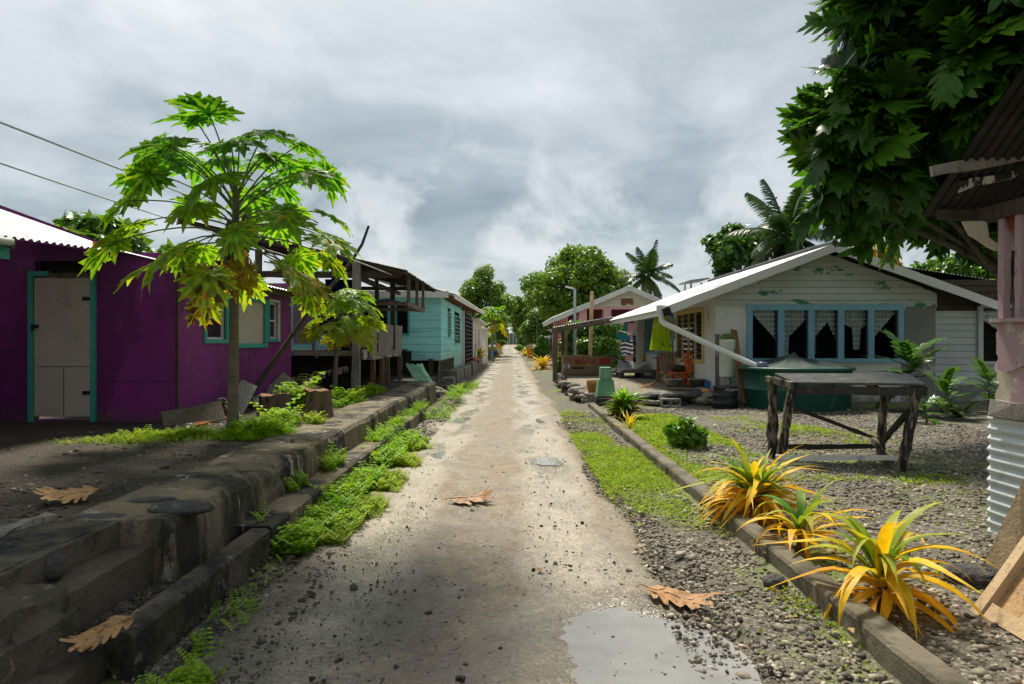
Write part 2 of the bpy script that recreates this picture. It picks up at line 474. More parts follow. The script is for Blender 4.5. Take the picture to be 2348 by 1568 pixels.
# ------------------------------------------------------------------ ground, road, terrace
def stonymat(name, c_soil, c_a, c_b, cell=26.0, moss=0.0, moss_c=(0.10, 0.17, 0.015, 1), moss_scale=0.55, fac=0.75, bump=0.8, rough=0.85, mthr=0.5):
    m, nt, N, L, b = _nt(name)
    tc = N.new('ShaderNodeTexCoord'); P = tc.outputs['Object']
    dn = N.new('ShaderNodeTexNoise'); dn.inputs['Scale'].default_value = 9; L.new(P, dn.inputs['Vector'])
    ds = N.new('ShaderNodeMixRGB'); ds.blend_type = 'ADD'; ds.inputs[0].default_value = 0.06
    L.new(P, ds.inputs[1]); L.new(dn.outputs['Color'], ds.inputs[2])
    vo = N.new('ShaderNodeTexVoronoi'); vo.inputs['Scale'].default_value = cell; L.new(ds.outputs[0], vo.inputs['Vector'])
    v2 = N.new('ShaderNodeTexVoronoi'); v2.inputs['Scale'].default_value = cell * 2.7; L.new(ds.outputs[0], v2.inputs['Vector'])
    sp = N.new('ShaderNodeSeparateXYZ'); L.new(vo.outputs['Color'], sp.inputs[0])
    st = _mix(N, L, sp.outputs[0], c_a, c_b)
    shade = _mr(N, L, vo.outputs['Distance'], 0.25, 0.62, 1.0, 0.35)
    st = _mix(N, L, 1.0, st, shade, 'MULTIPLY')
    big = _noise(N, L, 0.8, 6, 0.65, vec=P)
    c = _mix(N, L, _mr(N, L, big, 0.36, 0.6, 0.15, fac), c_soil, st)
    sp2 = N.new('ShaderNodeSeparateXYZ'); L.new(v2.outputs['Color'], sp2.inputs[0])
    c = _mix(N, L, 1.0, c, _mr(N, L, sp2.outputs[1], 0, 1, 0.7, 1.25), 'MULTIPLY')
    c = _mix(N, L, 1.0, c, _mr(N, L, _noise(N, L, 3.1, 5, 0.6, vec=P), 0.3, 0.7, 0.75, 1.2), 'MULTIPLY')
    if moss:
        a = _noise(N, L, moss_scale, 7, 0.62, off=(4.4, 1.2, 0), vec=P)
        f = _noise(N, L, 22, 4, 0.7, vec=P)
        mm = N.new('ShaderNodeMath'); mm.operation = 'ADD'; L.new(a, mm.inputs[0])
        m2 = N.new('ShaderNodeMath'); m2.operation = 'MULTIPLY'; L.new(f, m2.inputs[0]); m2.inputs[1].default_value = 0.30
        L.new(m2.outputs[0], mm.inputs[1])
        c = _mix(N, L, _mr(N, L, mm.outputs[0], mthr + 0.15, mthr + 0.25, 0, moss), c, moss_c)
    L.new(c, b.inputs['Base Color']); b.inputs['Roughness'].default_value = rough; b.inputs['Specular IOR Level'].default_value = 0.35
    bp = N.new('ShaderNodeBump'); bp.inputs['Strength'].default_value = bump; bp.inputs['Distance'].default_value = 0.015
    iv = _mr(N, L, vo.outputs['Distance'], 0.0, 0.6, 1.0, 0.0)
    i2 = _mr(N, L, v2.outputs['Distance'], 0.0, 0.6, 0.35, 0.0)
    ad = N.new('ShaderNodeMath'); ad.operation = 'ADD'; L.new(iv, ad.inputs[0]); L.new(i2, ad.inputs[1])
    L.new(ad.outputs[0], bp.inputs['Height']); L.new(bp.outputs[0], b.inputs['Normal'])
    return m

def roadmat():
    m, nt, N, L, b = _nt('road_coral')
    tc = N.new('ShaderNodeTexCoord'); P = tc.outputs['Object']
    sep = N.new('ShaderNodeSeparateXYZ'); L.new(P, sep.inputs[0])
    def mth(op, a, b_=None, clamp=False):
        q = N.new('ShaderNodeMath'); q.operation = op; q.use_clamp = clamp
        for i, x in enumerate((a, b_)):
            if x is None: continue
            if isinstance(x, (int, float)): q.inputs[i].default_value = x
            else: L.new(x, q.inputs[i])
        return q.outputs[0]
    wob = mth('MULTIPLY', mth('SUBTRACT', _noise(N, L, 0.5, 5, 0.6, vec=P), 0.5), 0.9)
    x = mth('ADD', sep.outputs[0], wob)
    def band(c, w):
        d = mth('DIVIDE', mth('SUBTRACT', x, c), w)
        return mth('MAXIMUM', mth('SUBTRACT', 1.0, mth('MULTIPLY', d, d)), 0.0)
    tracks = mth('ADD', band(-1.05, 0.38), band(0.42, 0.40), True)
    mid = band(-0.42, 0.55)
    fine = _noise(N, L, 55, 6, 0.75, vec=P)
    med = _noise(N, L, 5.0, 8, 0.7, vec=P)
    c = _mix(N, L, _mr(N, L, med, 0.3, 0.7), (0.150, 0.115, 0.070, 1), (0.280, 0.222, 0.144, 1))
    c = _mix(N, L, mth('MULTIPLY', tracks, 0.6), c, (0.45, 0.40, 0.315, 1))  # paler worn tracks, with some wet sheen put into the colour
    # dark loose grit heaped between the wheel tracks; tree shade over the near road painted in too
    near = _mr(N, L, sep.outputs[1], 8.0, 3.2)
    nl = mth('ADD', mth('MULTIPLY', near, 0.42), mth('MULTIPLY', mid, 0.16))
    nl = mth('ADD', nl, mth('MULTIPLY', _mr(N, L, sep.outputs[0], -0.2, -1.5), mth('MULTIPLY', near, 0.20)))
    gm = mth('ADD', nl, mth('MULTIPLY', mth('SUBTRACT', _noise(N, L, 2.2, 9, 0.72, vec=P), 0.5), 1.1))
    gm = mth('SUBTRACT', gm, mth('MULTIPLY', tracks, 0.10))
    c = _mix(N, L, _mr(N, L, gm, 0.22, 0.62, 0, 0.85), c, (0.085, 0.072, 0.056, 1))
    vo = N.new('ShaderNodeTexVoronoi'); vo.inputs['Scale'].default_value = 48; L.new(P, vo.inputs['Vector'])
    sp = N.new('ShaderNodeSeparateXYZ'); L.new(vo.outputs['Color'], sp.inputs[0])
    c = _mix(N, L, 1.0, c, _mr(N, L, sp.outputs[0], 0, 1, 0.72, 1.2), 'MULTIPLY')
    c = _mix(N, L, 1.0, c, _mr(N, L, fine, 0.3, 0.7, 0.72, 1.22), 'MULTIPLY')
    dk = mth('MULTIPLY', _mr(N, L, _noise(N, L, 30, 4, 0.7, vec=P, off=(3, 3, 3)), 0.62, 0.70), 0.6)
    c = _mix(N, L, dk, c, (0.09, 0.08, 0.066, 1))
    c_socket = c
    # damp film around the puddle and along the tracks
    dx = mth('SUBTRACT', sep.outputs[0], 0.80); dy = mth('SUBTRACT', sep.outputs[1], 3.15)
    d = mth('SQRT', mth('ADD', mth('MULTIPLY', dx, dx), mth('MULTIPLY', dy, dy)))
    wet = _mr(N, L, mth('ADD', d, mth('MULTIPLY', wob, 0.5)), 1.30, 0.85)
    pat = _mr(N, L, _noise(N, L, 1.1, 6, 0.6, stretch=(1.6, 0.6, 1), vec=P), 0.47, 0.60)
    L.new(_mix(N, L, mth('MAXIMUM', mth('MULTIPLY', wet, 0.35), mth('MULTIPLY', pat, 0.16)), c_socket, (0.10, 0.082, 0.058, 1)), b.inputs['Base Color'])
    r = mth('SUBTRACT', 0.72, mth('MULTIPLY', wet, 0.42))
    r = mth('SUBTRACT', r, mth('MULTIPLY', tracks, 0.30))
    r = mth('MAXIMUM', mth('SUBTRACT', r, mth('MULTIPLY', pat, 0.30)), 0.12)
    L.new(mth('ADD', r, mth('MULTIPLY', mth('SUBTRACT', fine, 0.5), 0.3)), b.inputs['Roughness'])
    b.inputs['Specular IOR Level'].default_value = 0.5
    h = mth('ADD', mth('MULTIPLY', fine, 0.6), mth('MULTIPLY', _mr(N, L, vo.outputs['Distance'], 0, 0.5, 1, 0), 0.5))
    h = mth('ADD', h, med)
    bp = N.new('ShaderNodeBump'); bp.inputs['Strength'].default_value = 0.75; bp.inputs['Distance'].default_value = 0.012
    L.new(h, bp.inputs['Height']); L.new(bp.outputs[0], b.inputs['Normal'])
    return m

m_yard = stonymat('yard_gravel', (0.12, 0.105, 0.078, 1), (0.13, 0.115, 0.09, 1), (0.42, 0.375, 0.30, 1), 30, moss=0.85, moss_c=(0.14, 0.20, 0.015, 1), mthr=0.53)
m_soil = stonymat('terrace_soil', (0.072, 0.057, 0.038, 1), (0.058, 0.048, 0.034, 1), (0.16, 0.130, 0.092, 1), 55, moss=0.5, moss_c=(0.07, 0.12, 0.012, 1), fac=0.6, mthr=0.60)
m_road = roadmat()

def axis(parts):
    return np.unique(np.concatenate([np.arange(a, b, s) for a, b, s in parts]))
gx = axis([(-600, -60, 60), (-60, -12, 6), (-12, -3, 0.6), (-3, 8, 0.11), (8, 20, 0.6), (20, 60, 5), (60, 601, 60)])
gy = axis([(-200, -10, 20), (-10, 1, 1), (1, 14, 0.11), (14, 30, 0.4), (30, 180, 4), (180, 901, 80)])
X, Y = np.meshgrid(gx, gy)
P = np.stack([X, Y, np.zeros_like(X)], -1)
roadness = np.clip(1 - np.abs(X + 0.25) / 1.9, 0, 1) > 0.2
near = (np.abs(X) < 14) & (Y < 40) & (Y > -5)
Z = fbm(P * 1.1, 3, 5) * 0.10 + fbm(P * 7, 9, 3) * 0.03
Z = np.where(near, Z, 0) - 0.012
Z = np.where(roadness, np.minimum(Z, -0.03) - 0.02, Z)
Z = np.where(X > 1.75, Z + 0.045, Z)
def rise(y): return 1.15 * np.clip((y - 60) / 100, 0, 1) ** 1.4
Z = Z + rise(Y)
P[..., 2] = Z
g = MB(); g.grid(P); g.build('ground', m_yard, kind='structure')

out = [(1300, 1470), (1296, 1440), (1310, 1420), (1345, 1403), (1390, 1395), (1430, 1397), (1470, 1412), (1520, 1422), (1570, 1440), (1625, 1458), (1670, 1490), (1705, 1530), (1720, 1580), (1700, 1680), (1600, 1780), (1400, 1800), (1330, 1690), (1325, 1600), (1312, 1530)]
pts = np.array([gnd(u, v, 0.0) for u, v in out])
k = 6; q = []
for i in range(len(pts)):
    a, b_, c_, d_ = pts[i - 1], pts[i], pts[(i + 1) % len(pts)], pts[(i + 2) % len(pts)]
    for t in np.arange(k) / k:
        q.append(0.5 * ((2 * b_) + (-a + c_) * t + (2 * a - 5 * b_ + 4 * c_ - d_) * t * t + (-a + 3 * b_ - 3 * c_ + d_) * t ** 3))
q = np.array(q); q[:, :2] += np.stack([fbm(q * 7, 4, 3), fbm(q * 7 + 9, 5, 3)], -1) * 0.06; q[:, 2] = 0.003
q_out = q.copy(); q_out[:, :2] = q.mean(0)[:2] + (q[:, :2] - q.mean(0)[:2]) * 1.12
def inside(px, py, poly):
    r = np.zeros(px.shape, bool); d = np.full(px.shape, 9.0); n = len(poly)
    for i in range(n):
        x0, y0 = poly[i][:2]; x1, y1 = poly[(i + 1) % n][:2]
        c = ((y0 > py) != (y1 > py)) & (px < (x1 - x0) * (py - y0) / (y1 - y0 + 1e-12) + x0)
        r ^= c
        t = np.clip(((px - x0) * (x1 - x0) + (py - y0) * (y1 - y0)) / ((x1 - x0) ** 2 + (y1 - y0) ** 2 + 1e-12), 0, 1)
        d = np.minimum(d, np.hypot(px - x0 - t * (x1 - x0), py - y0 - t * (y1 - y0)))
    return np.where(r, -d, d)
def road_half(y, s):
    return fbm(np.stack([y * 0.55, y * 0 + s, y * 0], -1), 5 + s, 4) * 0.55
ry = axis([(-6, 1, 0.5), (1, 2.3, 0.08), (2.3, 5, 0.03), (5, 16, 0.08), (16, 40, 0.35), (40, 165, 2)])
ru = np.linspace(0, 1, 80)
RY, RU = np.meshgrid(ry, ru, indexing='ij')
xl = -1.52 + road_half(ry, 1); xr = 1.06 + road_half(ry, 2) + 0.22 * np.clip((5 - ry) / 1.0, 0, 1)
RX = xl[:, None] + (xr - xl)[:, None] * RU
RZ = 0.012 + fbm(np.stack([RX * 1.3, RY * 0.7, RY * 0], -1), 11, 4) * 0.03
RZ -= 0.022 * np.exp(-((RX + 1.05) / 0.25) ** 2) + 0.022 * np.exp(-((RX - 0.45) / 0.25) ** 2)
RZ += fbm(np.stack([RX * 9, RY * 9, RY * 0], -1), 12, 3) * 0.014
sd_ = inside(RX, RY, q)
nz_ = fbm(np.stack([RX * 16, RY * 16, RY * 0], -1), 41, 4)
rim = np.clip(sd_ / 0.10, -1, 1)
wz = np.clip((0.45 - sd_) / 0.3, 0, 1)
RZ = RZ * (1 - wz) + wz * (0.003 + rim * 0.014 + nz_ * 0.030 - np.clip(-sd_ / 0.3, 0, 1) * 0.02)
edge = np.minimum(RU, 1 - RU)
RZ = RZ - np.clip(1 - edge / 0.06, 0, 1) ** 1.5 * 0.06 + rise(RY)
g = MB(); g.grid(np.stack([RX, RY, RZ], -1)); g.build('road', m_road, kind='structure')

# terrace: raised yard on the left
ZT = 0.486
tx = axis([(-60, -14, 8), (-14, -7, 0.4), (-7, -2.30, 0.07)]); tx[-1] = -2.35
ty = axis([(-20, 0, 2), (0, 1, 0.5), (1, 11, 0.08), (11, 24, 0.4)])
X, Y = np.meshgrid(tx, ty)
P = np.stack([X, Y, X * 0], -1)
Z = ZT - 0.012 + fbm(P * 0.9, 21, 4) * 0.05 * np.clip((-2.6 - X) / 0.8, 0, 1) + fbm(P * 8, 22, 3) * 0.016
Z = Z + np.clip((-2.9 - X) / 3, 0, 1) * 0.02
P[..., 2] = Z
g = MB(); g.grid(P)
e = P[:, -1, :]; g.grid(np.stack([e, e * [1, 1, 0] + [0, 0, -0.05]], 1))
e = P[-1, :, :]; g.grid(np.stack([e, e * [1, 1, 0] + [0, 0, -0.05]], 1))
g.build('terrace_ground', m_soil, kind='structure')

# ------------------------------------------------------------------ old concrete wall, ledge, steps
m_conc_old = M('old_concrete', (0.185, 0.150, 0.095, 1), 0.85, 0.35, 2.2,
               [((0.030, 0.025, 0.018, 1), 1.6, 0.475, 0.09, (1, 1, 0.35)), ((0.135, 0.105, 0.030, 1), 1.3, 0.54, 0.12, None), ((0.38, 0.34, 0.28, 1), 6.0, 0.60, 0.05, (1, 1, 0.22)), ((0.02, 0.017, 0.013, 1), 12, 0.64, 0.05, None)], 0.75, 26)
m_conc_dark = M('mossy_concrete', (0.115, 0.095, 0.070, 1), 0.85, 0.35, 2.5,
                [((0.018, 0.016, 0.013, 1), 1.8, 0.50, 0.12, None), ((0.24, 0.20, 0.155, 1), 9.0, 0.61, 0.06, None), ((0.05, 0.06, 0.018, 1), 2.2, 0.58, 0.1, None)], 0.75, 28)
m_kerb = M('kerb_concrete', (0.165, 0.140, 0.098, 1), 0.85, 0.3, 3.0,
           [((0.055, 0.050, 0.030, 1), 1.7, 0.49, 0.12, None), ((0.10, 0.11, 0.025, 1), 1.1, 0.58, 0.10, None), ((0.26, 0.24, 0.19, 1), 14.0, 0.62, 0.08, None)], 0.45, 60)
m_rock = M('dark_rock', (0.085, 0.080, 0.072, 1), 0.85, 0.4, 5.0, [((0.02, 0.018, 0.016, 1), 2.0, 0.52, 0.1, None), ((0.25, 0.23, 0.20, 1), 6, 0.62, 0.08, None)], 0.6, 30)
m_palerock = M('coral_rock', (0.24, 0.215, 0.175, 1), 0.85, 0.4, 5.0, [((0.04, 0.035, 0.028, 1), 2.5, 0.52, 0.1, None)], 0.6, 30)

def wall_run(y0, y1, prof, step, seed, rough=0.012, broken=(), cracks=(), lift=0.0):
    ys = np.arange(y0, y1 + 1e-6, step)
    pr = np.asarray(prof, float)
    Pp = np.stack([np.broadcast_to(pr[:, 0], (len(ys), len(pr))), np.broadcast_to(ys[:, None], (len(ys), len(pr))), np.broadcast_to(pr[:, 1], (len(ys), len(pr)))], -1).copy()
    n1 = fbm(Pp * 3.0, seed, 4); n2 = fbm(Pp * 3.0 + 40, seed + 7, 4); n3 = fbm(Pp * 14, seed + 3, 3)
    Pp[..., 0] += n1 * rough * 4 + n3 * rough; Pp[..., 2] += n2 * rough * 2.2 + n3 * rough * 0.6
    Pp[..., 2] += (Pp[..., 2] > 0.3) * lift * fbm(np.stack([ys * 0.35, ys * 0, ys * 0], -1), seed + 5, 2)[:, None]
    for a, b, dep in broken:
        w = np.clip((ys - a) / 0.25, 0, 1) * np.clip((b - ys) / 0.25, 0, 1)
        top = (pr[:, 1] > 0.30) & (pr[:, 0] > -2.35)
        bite = np.abs(fbm(Pp * 4.5, seed + 21, 4)) * 2.0 + 0.25
        fac = (w[:, None] * top[None, :] * bite) * dep
        Pp[..., 2] -= fac * 0.9 - w[:, None] * top[None] * fbm(Pp * 17, seed + 4, 4) * 0.09; Pp[..., 0] -= fac * 0.7 - w[:, None] * top[None] * fbm(Pp * 15, seed + 8, 4) * 0.09
    for yc, dep in cracks:
        dd = ys[:, None] - yc - fbm(Pp * 5, seed + 31, 3) * 0.25
        w = np.exp(-(dd / 0.014) ** 2)
        Pp[..., 0] -= w * dep * (pr[:, 0] > -2.3); Pp[..., 2] -= w * dep * 0.5 * (pr[:, 1] > 0.40)
    g = MB(); g.grid(Pp, smooth=False)
    for e, rv in ((Pp[0], True), (Pp[-1], False)):
        k = list(range(len(pr))); g.add(e, [tuple(k[::-1] if rv else k)])
    return g
def dense(pts, n):
    out = []
    for (a, b) in zip(pts[:-1], pts[1:]):
        k = max(1, int(round(np.hypot(b[0] - a[0], b[1] - a[1]) / n)))
        out += [(a[0] + (b[0] - a[0]) * i / k, a[1] + (b[1] - a[1]) * i / k) for i in range(k)]
    return out + [pts[-1]]
pw = dense([(-2.00, -0.08), (-2.02, 0.44), (-2.05, 0.49), (-2.66, 0.495), (-2.70, 0.35)], 0.05)
g = wall_run(4.04, 18.1, pw, 0.035, 50, 0.012, broken=[(5.2, 6.5, 0.05), (7.0, 8.2, 0.10), (9.3, 9.8, 0.05)], cracks=[(7.2, 0.05), (9.0, 0.05), (10.4, 0.06), (12.2, 0.07), (12.9, 0.04), (14.6, 0.05), (15.7, 0.05), (16.6, 0.06)], lift=0.10)
o = g.build('retaining_wall', m_conc_old); tag(o, 'long cracked low concrete wall with mossy top holding up the left yard', 'wall')
pw = dense([(-2.02, -0.08), (-2.03, 0.30), (-2.08, 0.44), (-2.5, 0.50), (-3.3, 0.52), (-3.35, 0.35)], 0.05)
g = wall_run(1.2, 3.21, pw, 0.03, 57, 0.022, broken=[(0.8, 3.5, 0.10)])
o = g.build('retaining_wall', m_conc_dark); tag(o, 'dark crumbling wall end in the bottom left corner beside the sunken steps', 'wall')
pl = dense([(-1.75, -0.08), (-1.752, 0.185), (-1.775, 0.205), (-1.885, 0.205), (-1.90, 0.06)], 0.03)
g = wall_run(3.16, 4.95, pl, 0.03, 61, 0.006, cracks=[(3.5, 0.0)])
o = g.build('concrete_kerb', m_conc_dark); tag(o, 'dark concrete kerb block at the foot of the sunken steps', 'kerb')
pl2 = dense([(-1.75, -0.08), (-1.755, 0.19), (-1.78, 0.21), (-2.02, 0.205), (-2.03, 0.0)], 0.03)
g = wall_run(4.99, 14.0, pl2, 0.05, 66, 0.007, cracks=[(6.0, 0.03), (8.1, 0.03), (11.0, 0.03)])
o = g.build('concrete_kerb', m_conc_old); tag(o, 'overgrown concrete footing running along the base of the left wall behind green weeds', 'kerb')
st = thing('sunken_steps', 'sunken dark concrete steps leading from the road up to the left yard', 'steps', (-2.2, 3.6, 0))
def slabm(x0, x1, y0, y1, z0, z1, seed, amp=0.012):
    g = MB(); nx, ny = max(2, int((x1 - x0) / 0.03)), int((y1 - y0) / 0.03)
    X, Y = np.meshgrid(np.linspace(x0, x1, nx), np.linspace(y0, y1, ny), indexing='ij')
    Pq = np.stack([X, Y, np.full_like(X, z1)], -1)
    Pq[..., 2] += fbm(Pq * 6, seed, 4) * amp * 2; Pq[..., 0] += fbm(Pq * 5 + 9, seed, 3) * amp * 1.6
    g.grid(Pq)
    e = Pq[-1]; g.grid(np.stack([e, e * [1, 1, 0] + [0, 0, z0]], 0))
    for e in (Pq[:, 0], Pq[:, -1]): g.grid(np.stack([e, e * [1, 1, 0] + [0, 0, z0]], 0))
    return g
slabm(-2.42, -2.32, 3.0, 4.12, 0.0, 0.492, 3).build('riser', m_conc_dark, st)
slabm(-2.36, -2.12, 3.05, 4.10, 0.0, 0.345, 4).build('step', m_conc_dark, st)
slabm(-2.16, -1.88, 2.4, 4.25, 0.0, 0.125, 5, 0.02).build('floor_slab', m_conc_dark, st)
slabm(-3.4, -2.36, 3.05, 4.1, 0.30, 0.492, 8).build('landing', m_conc_dark, st)

# right kerb
g = MB(); rg = np.random.default_rng(5)
ks = MB()
pk = dense([(1.78, -0.12), (1.785, 0.105), (1.80, 0.125), (1.925, 0.125), (1.94, -0.1)], 0.03)
g = wall_run(1.0, 16.06, pk, 0.03, 71, 0.0065, cracks=[(3.42, 0.008), (4.9, 0.006), (6.4, 0.02), (7.9, 0.02), (9.6, 0.02), (11.2, 0.02), (13.0, 0.02)])
o = g.build('garden_kerb', m_kerb); tag(o, 'straight narrow concrete kerb between the gravel verge and the right yard', 'kerb')

# ------------------------------------------------------------------ stones, pebbles
def ico():
    p = (1 + 5 ** 0.5) / 2
    v = np.array([(-1, p, 0), (1, p, 0), (-1, -p, 0), (1, -p, 0), (0, -1, p), (0, 1, p), (0, -1, -p), (0, 1, -p), (p, 0, -1), (p, 0, 1), (-p, 0, -1), (-p, 0, 1)])
    f = [(0, 11, 5), (0, 5, 1), (0, 1, 7), (0, 7, 10), (0, 10, 11), (1, 5, 9), (5, 11, 4), (11, 10, 2), (10, 7, 6), (7, 1, 8), (3, 9, 4), (3, 4, 2), (3, 2, 6), (3, 6, 8), (3, 8, 9), (4, 9, 5), (2, 4, 11), (6, 2, 10), (8, 6, 7), (9, 8, 1)]
    return nrm(v), f
ICV, ICF = ico()
def ico2():
    V = [tuple(x) for x in ICV]; F = []; cache = {}
    def mid(a, b):
        k = (min(a, b), max(a, b))
        if k not in cache:
            V.append(tuple(nrm((np.array(V[a]) + V[b]) / 2))); cache[k] = len(V) - 1
        return cache[k]
    for a, b, c in ICF:
        x, y, z = mid(a, b), mid(b, c), mid(c, a)
        F += [(a, x, z), (b, y, x), (c, z, y), (x, y, z)]
    return np.array(V), F
IC2V, IC2F = ico2()
def rot_rand(N, rg):
    q = nrm(rg.normal(0, 1, (N, 4))); w, x, y, z = q.T
    return np.stack([np.stack([1 - 2 * (y * y + z * z), 2 * (x * y - z * w), 2 * (x * z + y * w)], -1),
                     np.stack([2 * (x * y + z * w), 1 - 2 * (x * x + z * z), 2 * (y * z - x * w)], -1),
                     np.stack([2 * (x * z - y * w), 2 * (y * z + x * w), 1 - 2 * (x * x + y * y)], -1)], 1)
def pebbles(g, pos, size, rg, flat=0.55, v=None):
    N = len(pos)
    if not N: return
    tv = ICV[None] * (1 + rg.uniform(-0.28, 0.28, (N, 12, 1)))
    tv = tv * np.stack([rg.uniform(0.7, 1.25, N), rg.uniform(0.55, 1.0, N), rg.uniform(0.35, 0.8, N) * flat / 0.55], -1)[:, None, :]
    a = rg.uniform(0, 6.28, N); tl = rg.normal(0, 0.3, (N, 2))
    z = nrm(np.stack([tl[:, 0], tl[:, 1], np.ones(N)], -1)); x = nrm(np.cross(np.stack([-np.sin(a), np.cos(a), 0 * a], -1), z)); y = np.cross(z, x)
    M3 = np.stack([x, y, z], -1) * size[:, None, None]
    g.many(tv, ICF, M3, pos, 0, rg.uniform(0, 1, N) if v is None else v, smooth=True)
def pebmat(name, stops, rough=0.75):
    m, nt, N, L, b = _nt(name)
    a = N.new('ShaderNodeAttribute'); a.attribute_name = 'v'
    r = N.new('ShaderNodeValToRGB')
    for i, (p, c) in enumerate(stops):
        e = r.color_ramp.elements[i] if i < 2 else r.color_ramp.elements.new(p)
        e.position = p; e.color = c
    L.new(a.outputs['Fac'], r.inputs[0])
    n = _noise(N, L, 60, 4, 0.7)
    L.new(_mix(N, L, 1.0, r.outputs[0], _mr(N, L, n, 0.3, 0.7, 0.7, 1.25), 'MULTIPLY'), b.inputs['Base Color'])
    b.inputs['Roughness'].default_value = rough
    return m
m_peb = pebmat('yard_pebble', [(0, (0.05, 0.042, 0.032, 1)), (1.0, (0.50, 0.45, 0.35, 1)), (0.35, (0.15, 0.125, 0.092, 1)), (0.8, (0.31, 0.265, 0.195, 1))])
m_pebd = pebmat('road_grit', [(0, (0.025, 0.022, 0.018, 1)), (1.0, (0.34, 0.31, 0.25, 1)), (0.5, (0.075, 0.065, 0.052, 1)), (0.85, (0.15, 0.13, 0.10, 1))])
rg = np.random.default_rng(101)
g = MB()
def scatter(n, x0, x1, y0, y1, rg, power=1.0):
    y = y0 + (y1 - y0) * rg.uniform(0, 1, n) ** power
    return np.stack([rg.uniform(x0, x1, n), y, np.zeros(n)], -1)
p = scatter(34000, 1.95, 8.2, 3.0, 15.5, rg, 1.35)
dn = fbm(p * 0.6, 77, 3); p = p[dn > -0.16]
p[:, 2] = 0.035 + fbm(p * [1.1, 1.1, 0], 3, 5) * 0.10
pebbles(g, p, rg.lognormal(-4.15, 0.36, len(p)), rg)
p = scatter(8000, 0.85, 1.78, 2.4, 15, rg, 1.4); p[:, 2] = -0.008 + fbm(p * [1.1, 1.1, 0], 3, 5) * 0.10
pebbles(g, p, rg.lognormal(-4.45, 0.45, len(p)), rg)
p = scatter(1500, -1.74, -1.3, 10.3, 17, rg, 1.0); pebbles(g, p, rg.lognormal(-3.7, 0.35, len(p)), rg)
p = scatter(900, -2.3, -1.5, 18.3, 24, rg); pebbles(g, p, rg.lognormal(-3.3, 0.45, len(p)), rg)
g.build('gravel', m_peb, kind='stuff')
g = MB()
p = scatter(17000, -1.72, 1.1, 2.2, 9.5, rg, 1.7)
w = np.exp(-((p[:, 0] + 0.45) / 0.55) ** 2) * np.clip((7.5 - p[:, 1]) / 3.5, 0, 1) + np.clip((-1.0 - p[:, 0]) / 0.5, 0, 1) * np.clip((6 - p[:, 1]) / 3, 0, 1) + 0.10 + np.clip((p[:, 0] - 0.85) / 0.3, 0, 1) * 0.8
keep = rg.uniform(0, 1, len(p)) < w * (0.75 + fbm(p * 1.3, 31, 3) * 1.2); p = p[keep]
p[:, 2] = 0.012 + fbm(np.stack([p[:, 0] * 1.3, p[:, 1] * 0.7, p[:, 1] * 0], -1), 11, 4) * 0.03 - 0.004
pebbles(g, p, rg.lognormal(-5.15, 0.45, len(p)), rg, v=rg.beta(1.3, 1.6, len(p)))
p = scatter(120, -1.5, 1.1, 2.6, 12, rg, 1.3); p[:, 2] = 0.012
pebbles(g, p, rg.lognormal(-4.4, 0.35, len(p)), rg, v=rg.uniform(0, 0.4, len(p)))
p = scatter(6500, -6.5, -2.75, 2.6, 9, rg, 1.4); p[:, 2] = ZT - 0.008 + fbm(p * [0.9, 0.9, 0], 21, 4) * 0.05
pebbles(g, p, rg.lognormal(-4.6, 0.5, len(p)), rg, v=rg.beta(1.2, 2.2, len(p)))
p = scatter(500, -2.15, -1.9, 3.1, 4.1, rg); p[:, 2] = 0.13; pebbles(g, p, rg.lognormal(-4.6, 0.4, len(p)), rg, v=rg.beta(1, 2.5, len(p)))
p = scatter(700, -1.76, -1.2, 2.4, 5.2, rg); p[:, 2] = 0.0; pebbles(g, p, rg.lognormal(-4.6, 0.5, len(p)), rg, v=rg.beta(1.2, 2, len(p)))
g.build('grit', m_pebd, kind='stuff')

def boulder(name, label, cat, c, size, seed, mat, group=None, amp=0.35):
    V = IC2V.copy(); g = MB()
    # two more levels for a craggy outline
    n = 30; th = np.linspace(0, np.pi, n); ph = np.linspace(0, 2 * np.pi, 2 * n, endpoint=False)
    T, Ph = np.meshgrid(th, ph, indexing='ij')
    D = np.stack([np.sin(T) * np.cos(Ph), np.sin(T) * np.sin(Ph), np.cos(T)], -1)
    r = 1 + fbm(D * 1.4 + seed, seed, 5) * amp * 2 + fbm(D * 6 + seed, seed + 9, 4) * 0.16
    Pp = D * r[..., None] * np.asarray(size) + np.asarray(c)
    g.grid(Pp, closed_u=True)
    o = g.build(name, mat); return tag(o, label, cat, group)
c = gnd(418, 1172, ZT); boulder('flat_stone', 'flat rounded dark stone lying at the top of the sunken steps', 'stone', c + [0, 0, 0.02], (0.19, 0.10, 0.045), 3, m_rock)
c = gnd(352, 1152, ZT); boulder('flat_stone', 'thin tilted dark slab behind the flat rounded stone near the wall top', 'stone', c + [0, 0, 0.01], (0.16, 0.09, 0.03), 4, m_rock)
c = gnd(235, 1186, ZT); boulder('flat_stone', 'small sunken dark slab in the soil above the steps', 'stone', c + [0, 0, 0.0], (0.17, 0.06, 0.02), 6, m_rock)
c = gnd(108, 1325, 0.36); boulder('loose_rock', 'black lump of rock perched beside the step in the bottom left corner', 'rock', c + [0, 0, 0.05], (0.08, 0.07, 0.07), 8, m_rock)
c = gnd(2235, 1335, 0.05); boulder('loose_rock', 'big rough grey rock in the gravel next to the leaning pallet', 'rock', c + [0, 0, 0.03], (0.19, 0.12, 0.085), 12, m_rock)
c = gnd(1795, 1340, 0.0); boulder('loose_rock', 'dark stone lying in the verge against the right kerb', 'rock', c + [-0.05, 0, 0.02], (0.075, 0.06, 0.05), 14, m_rock)

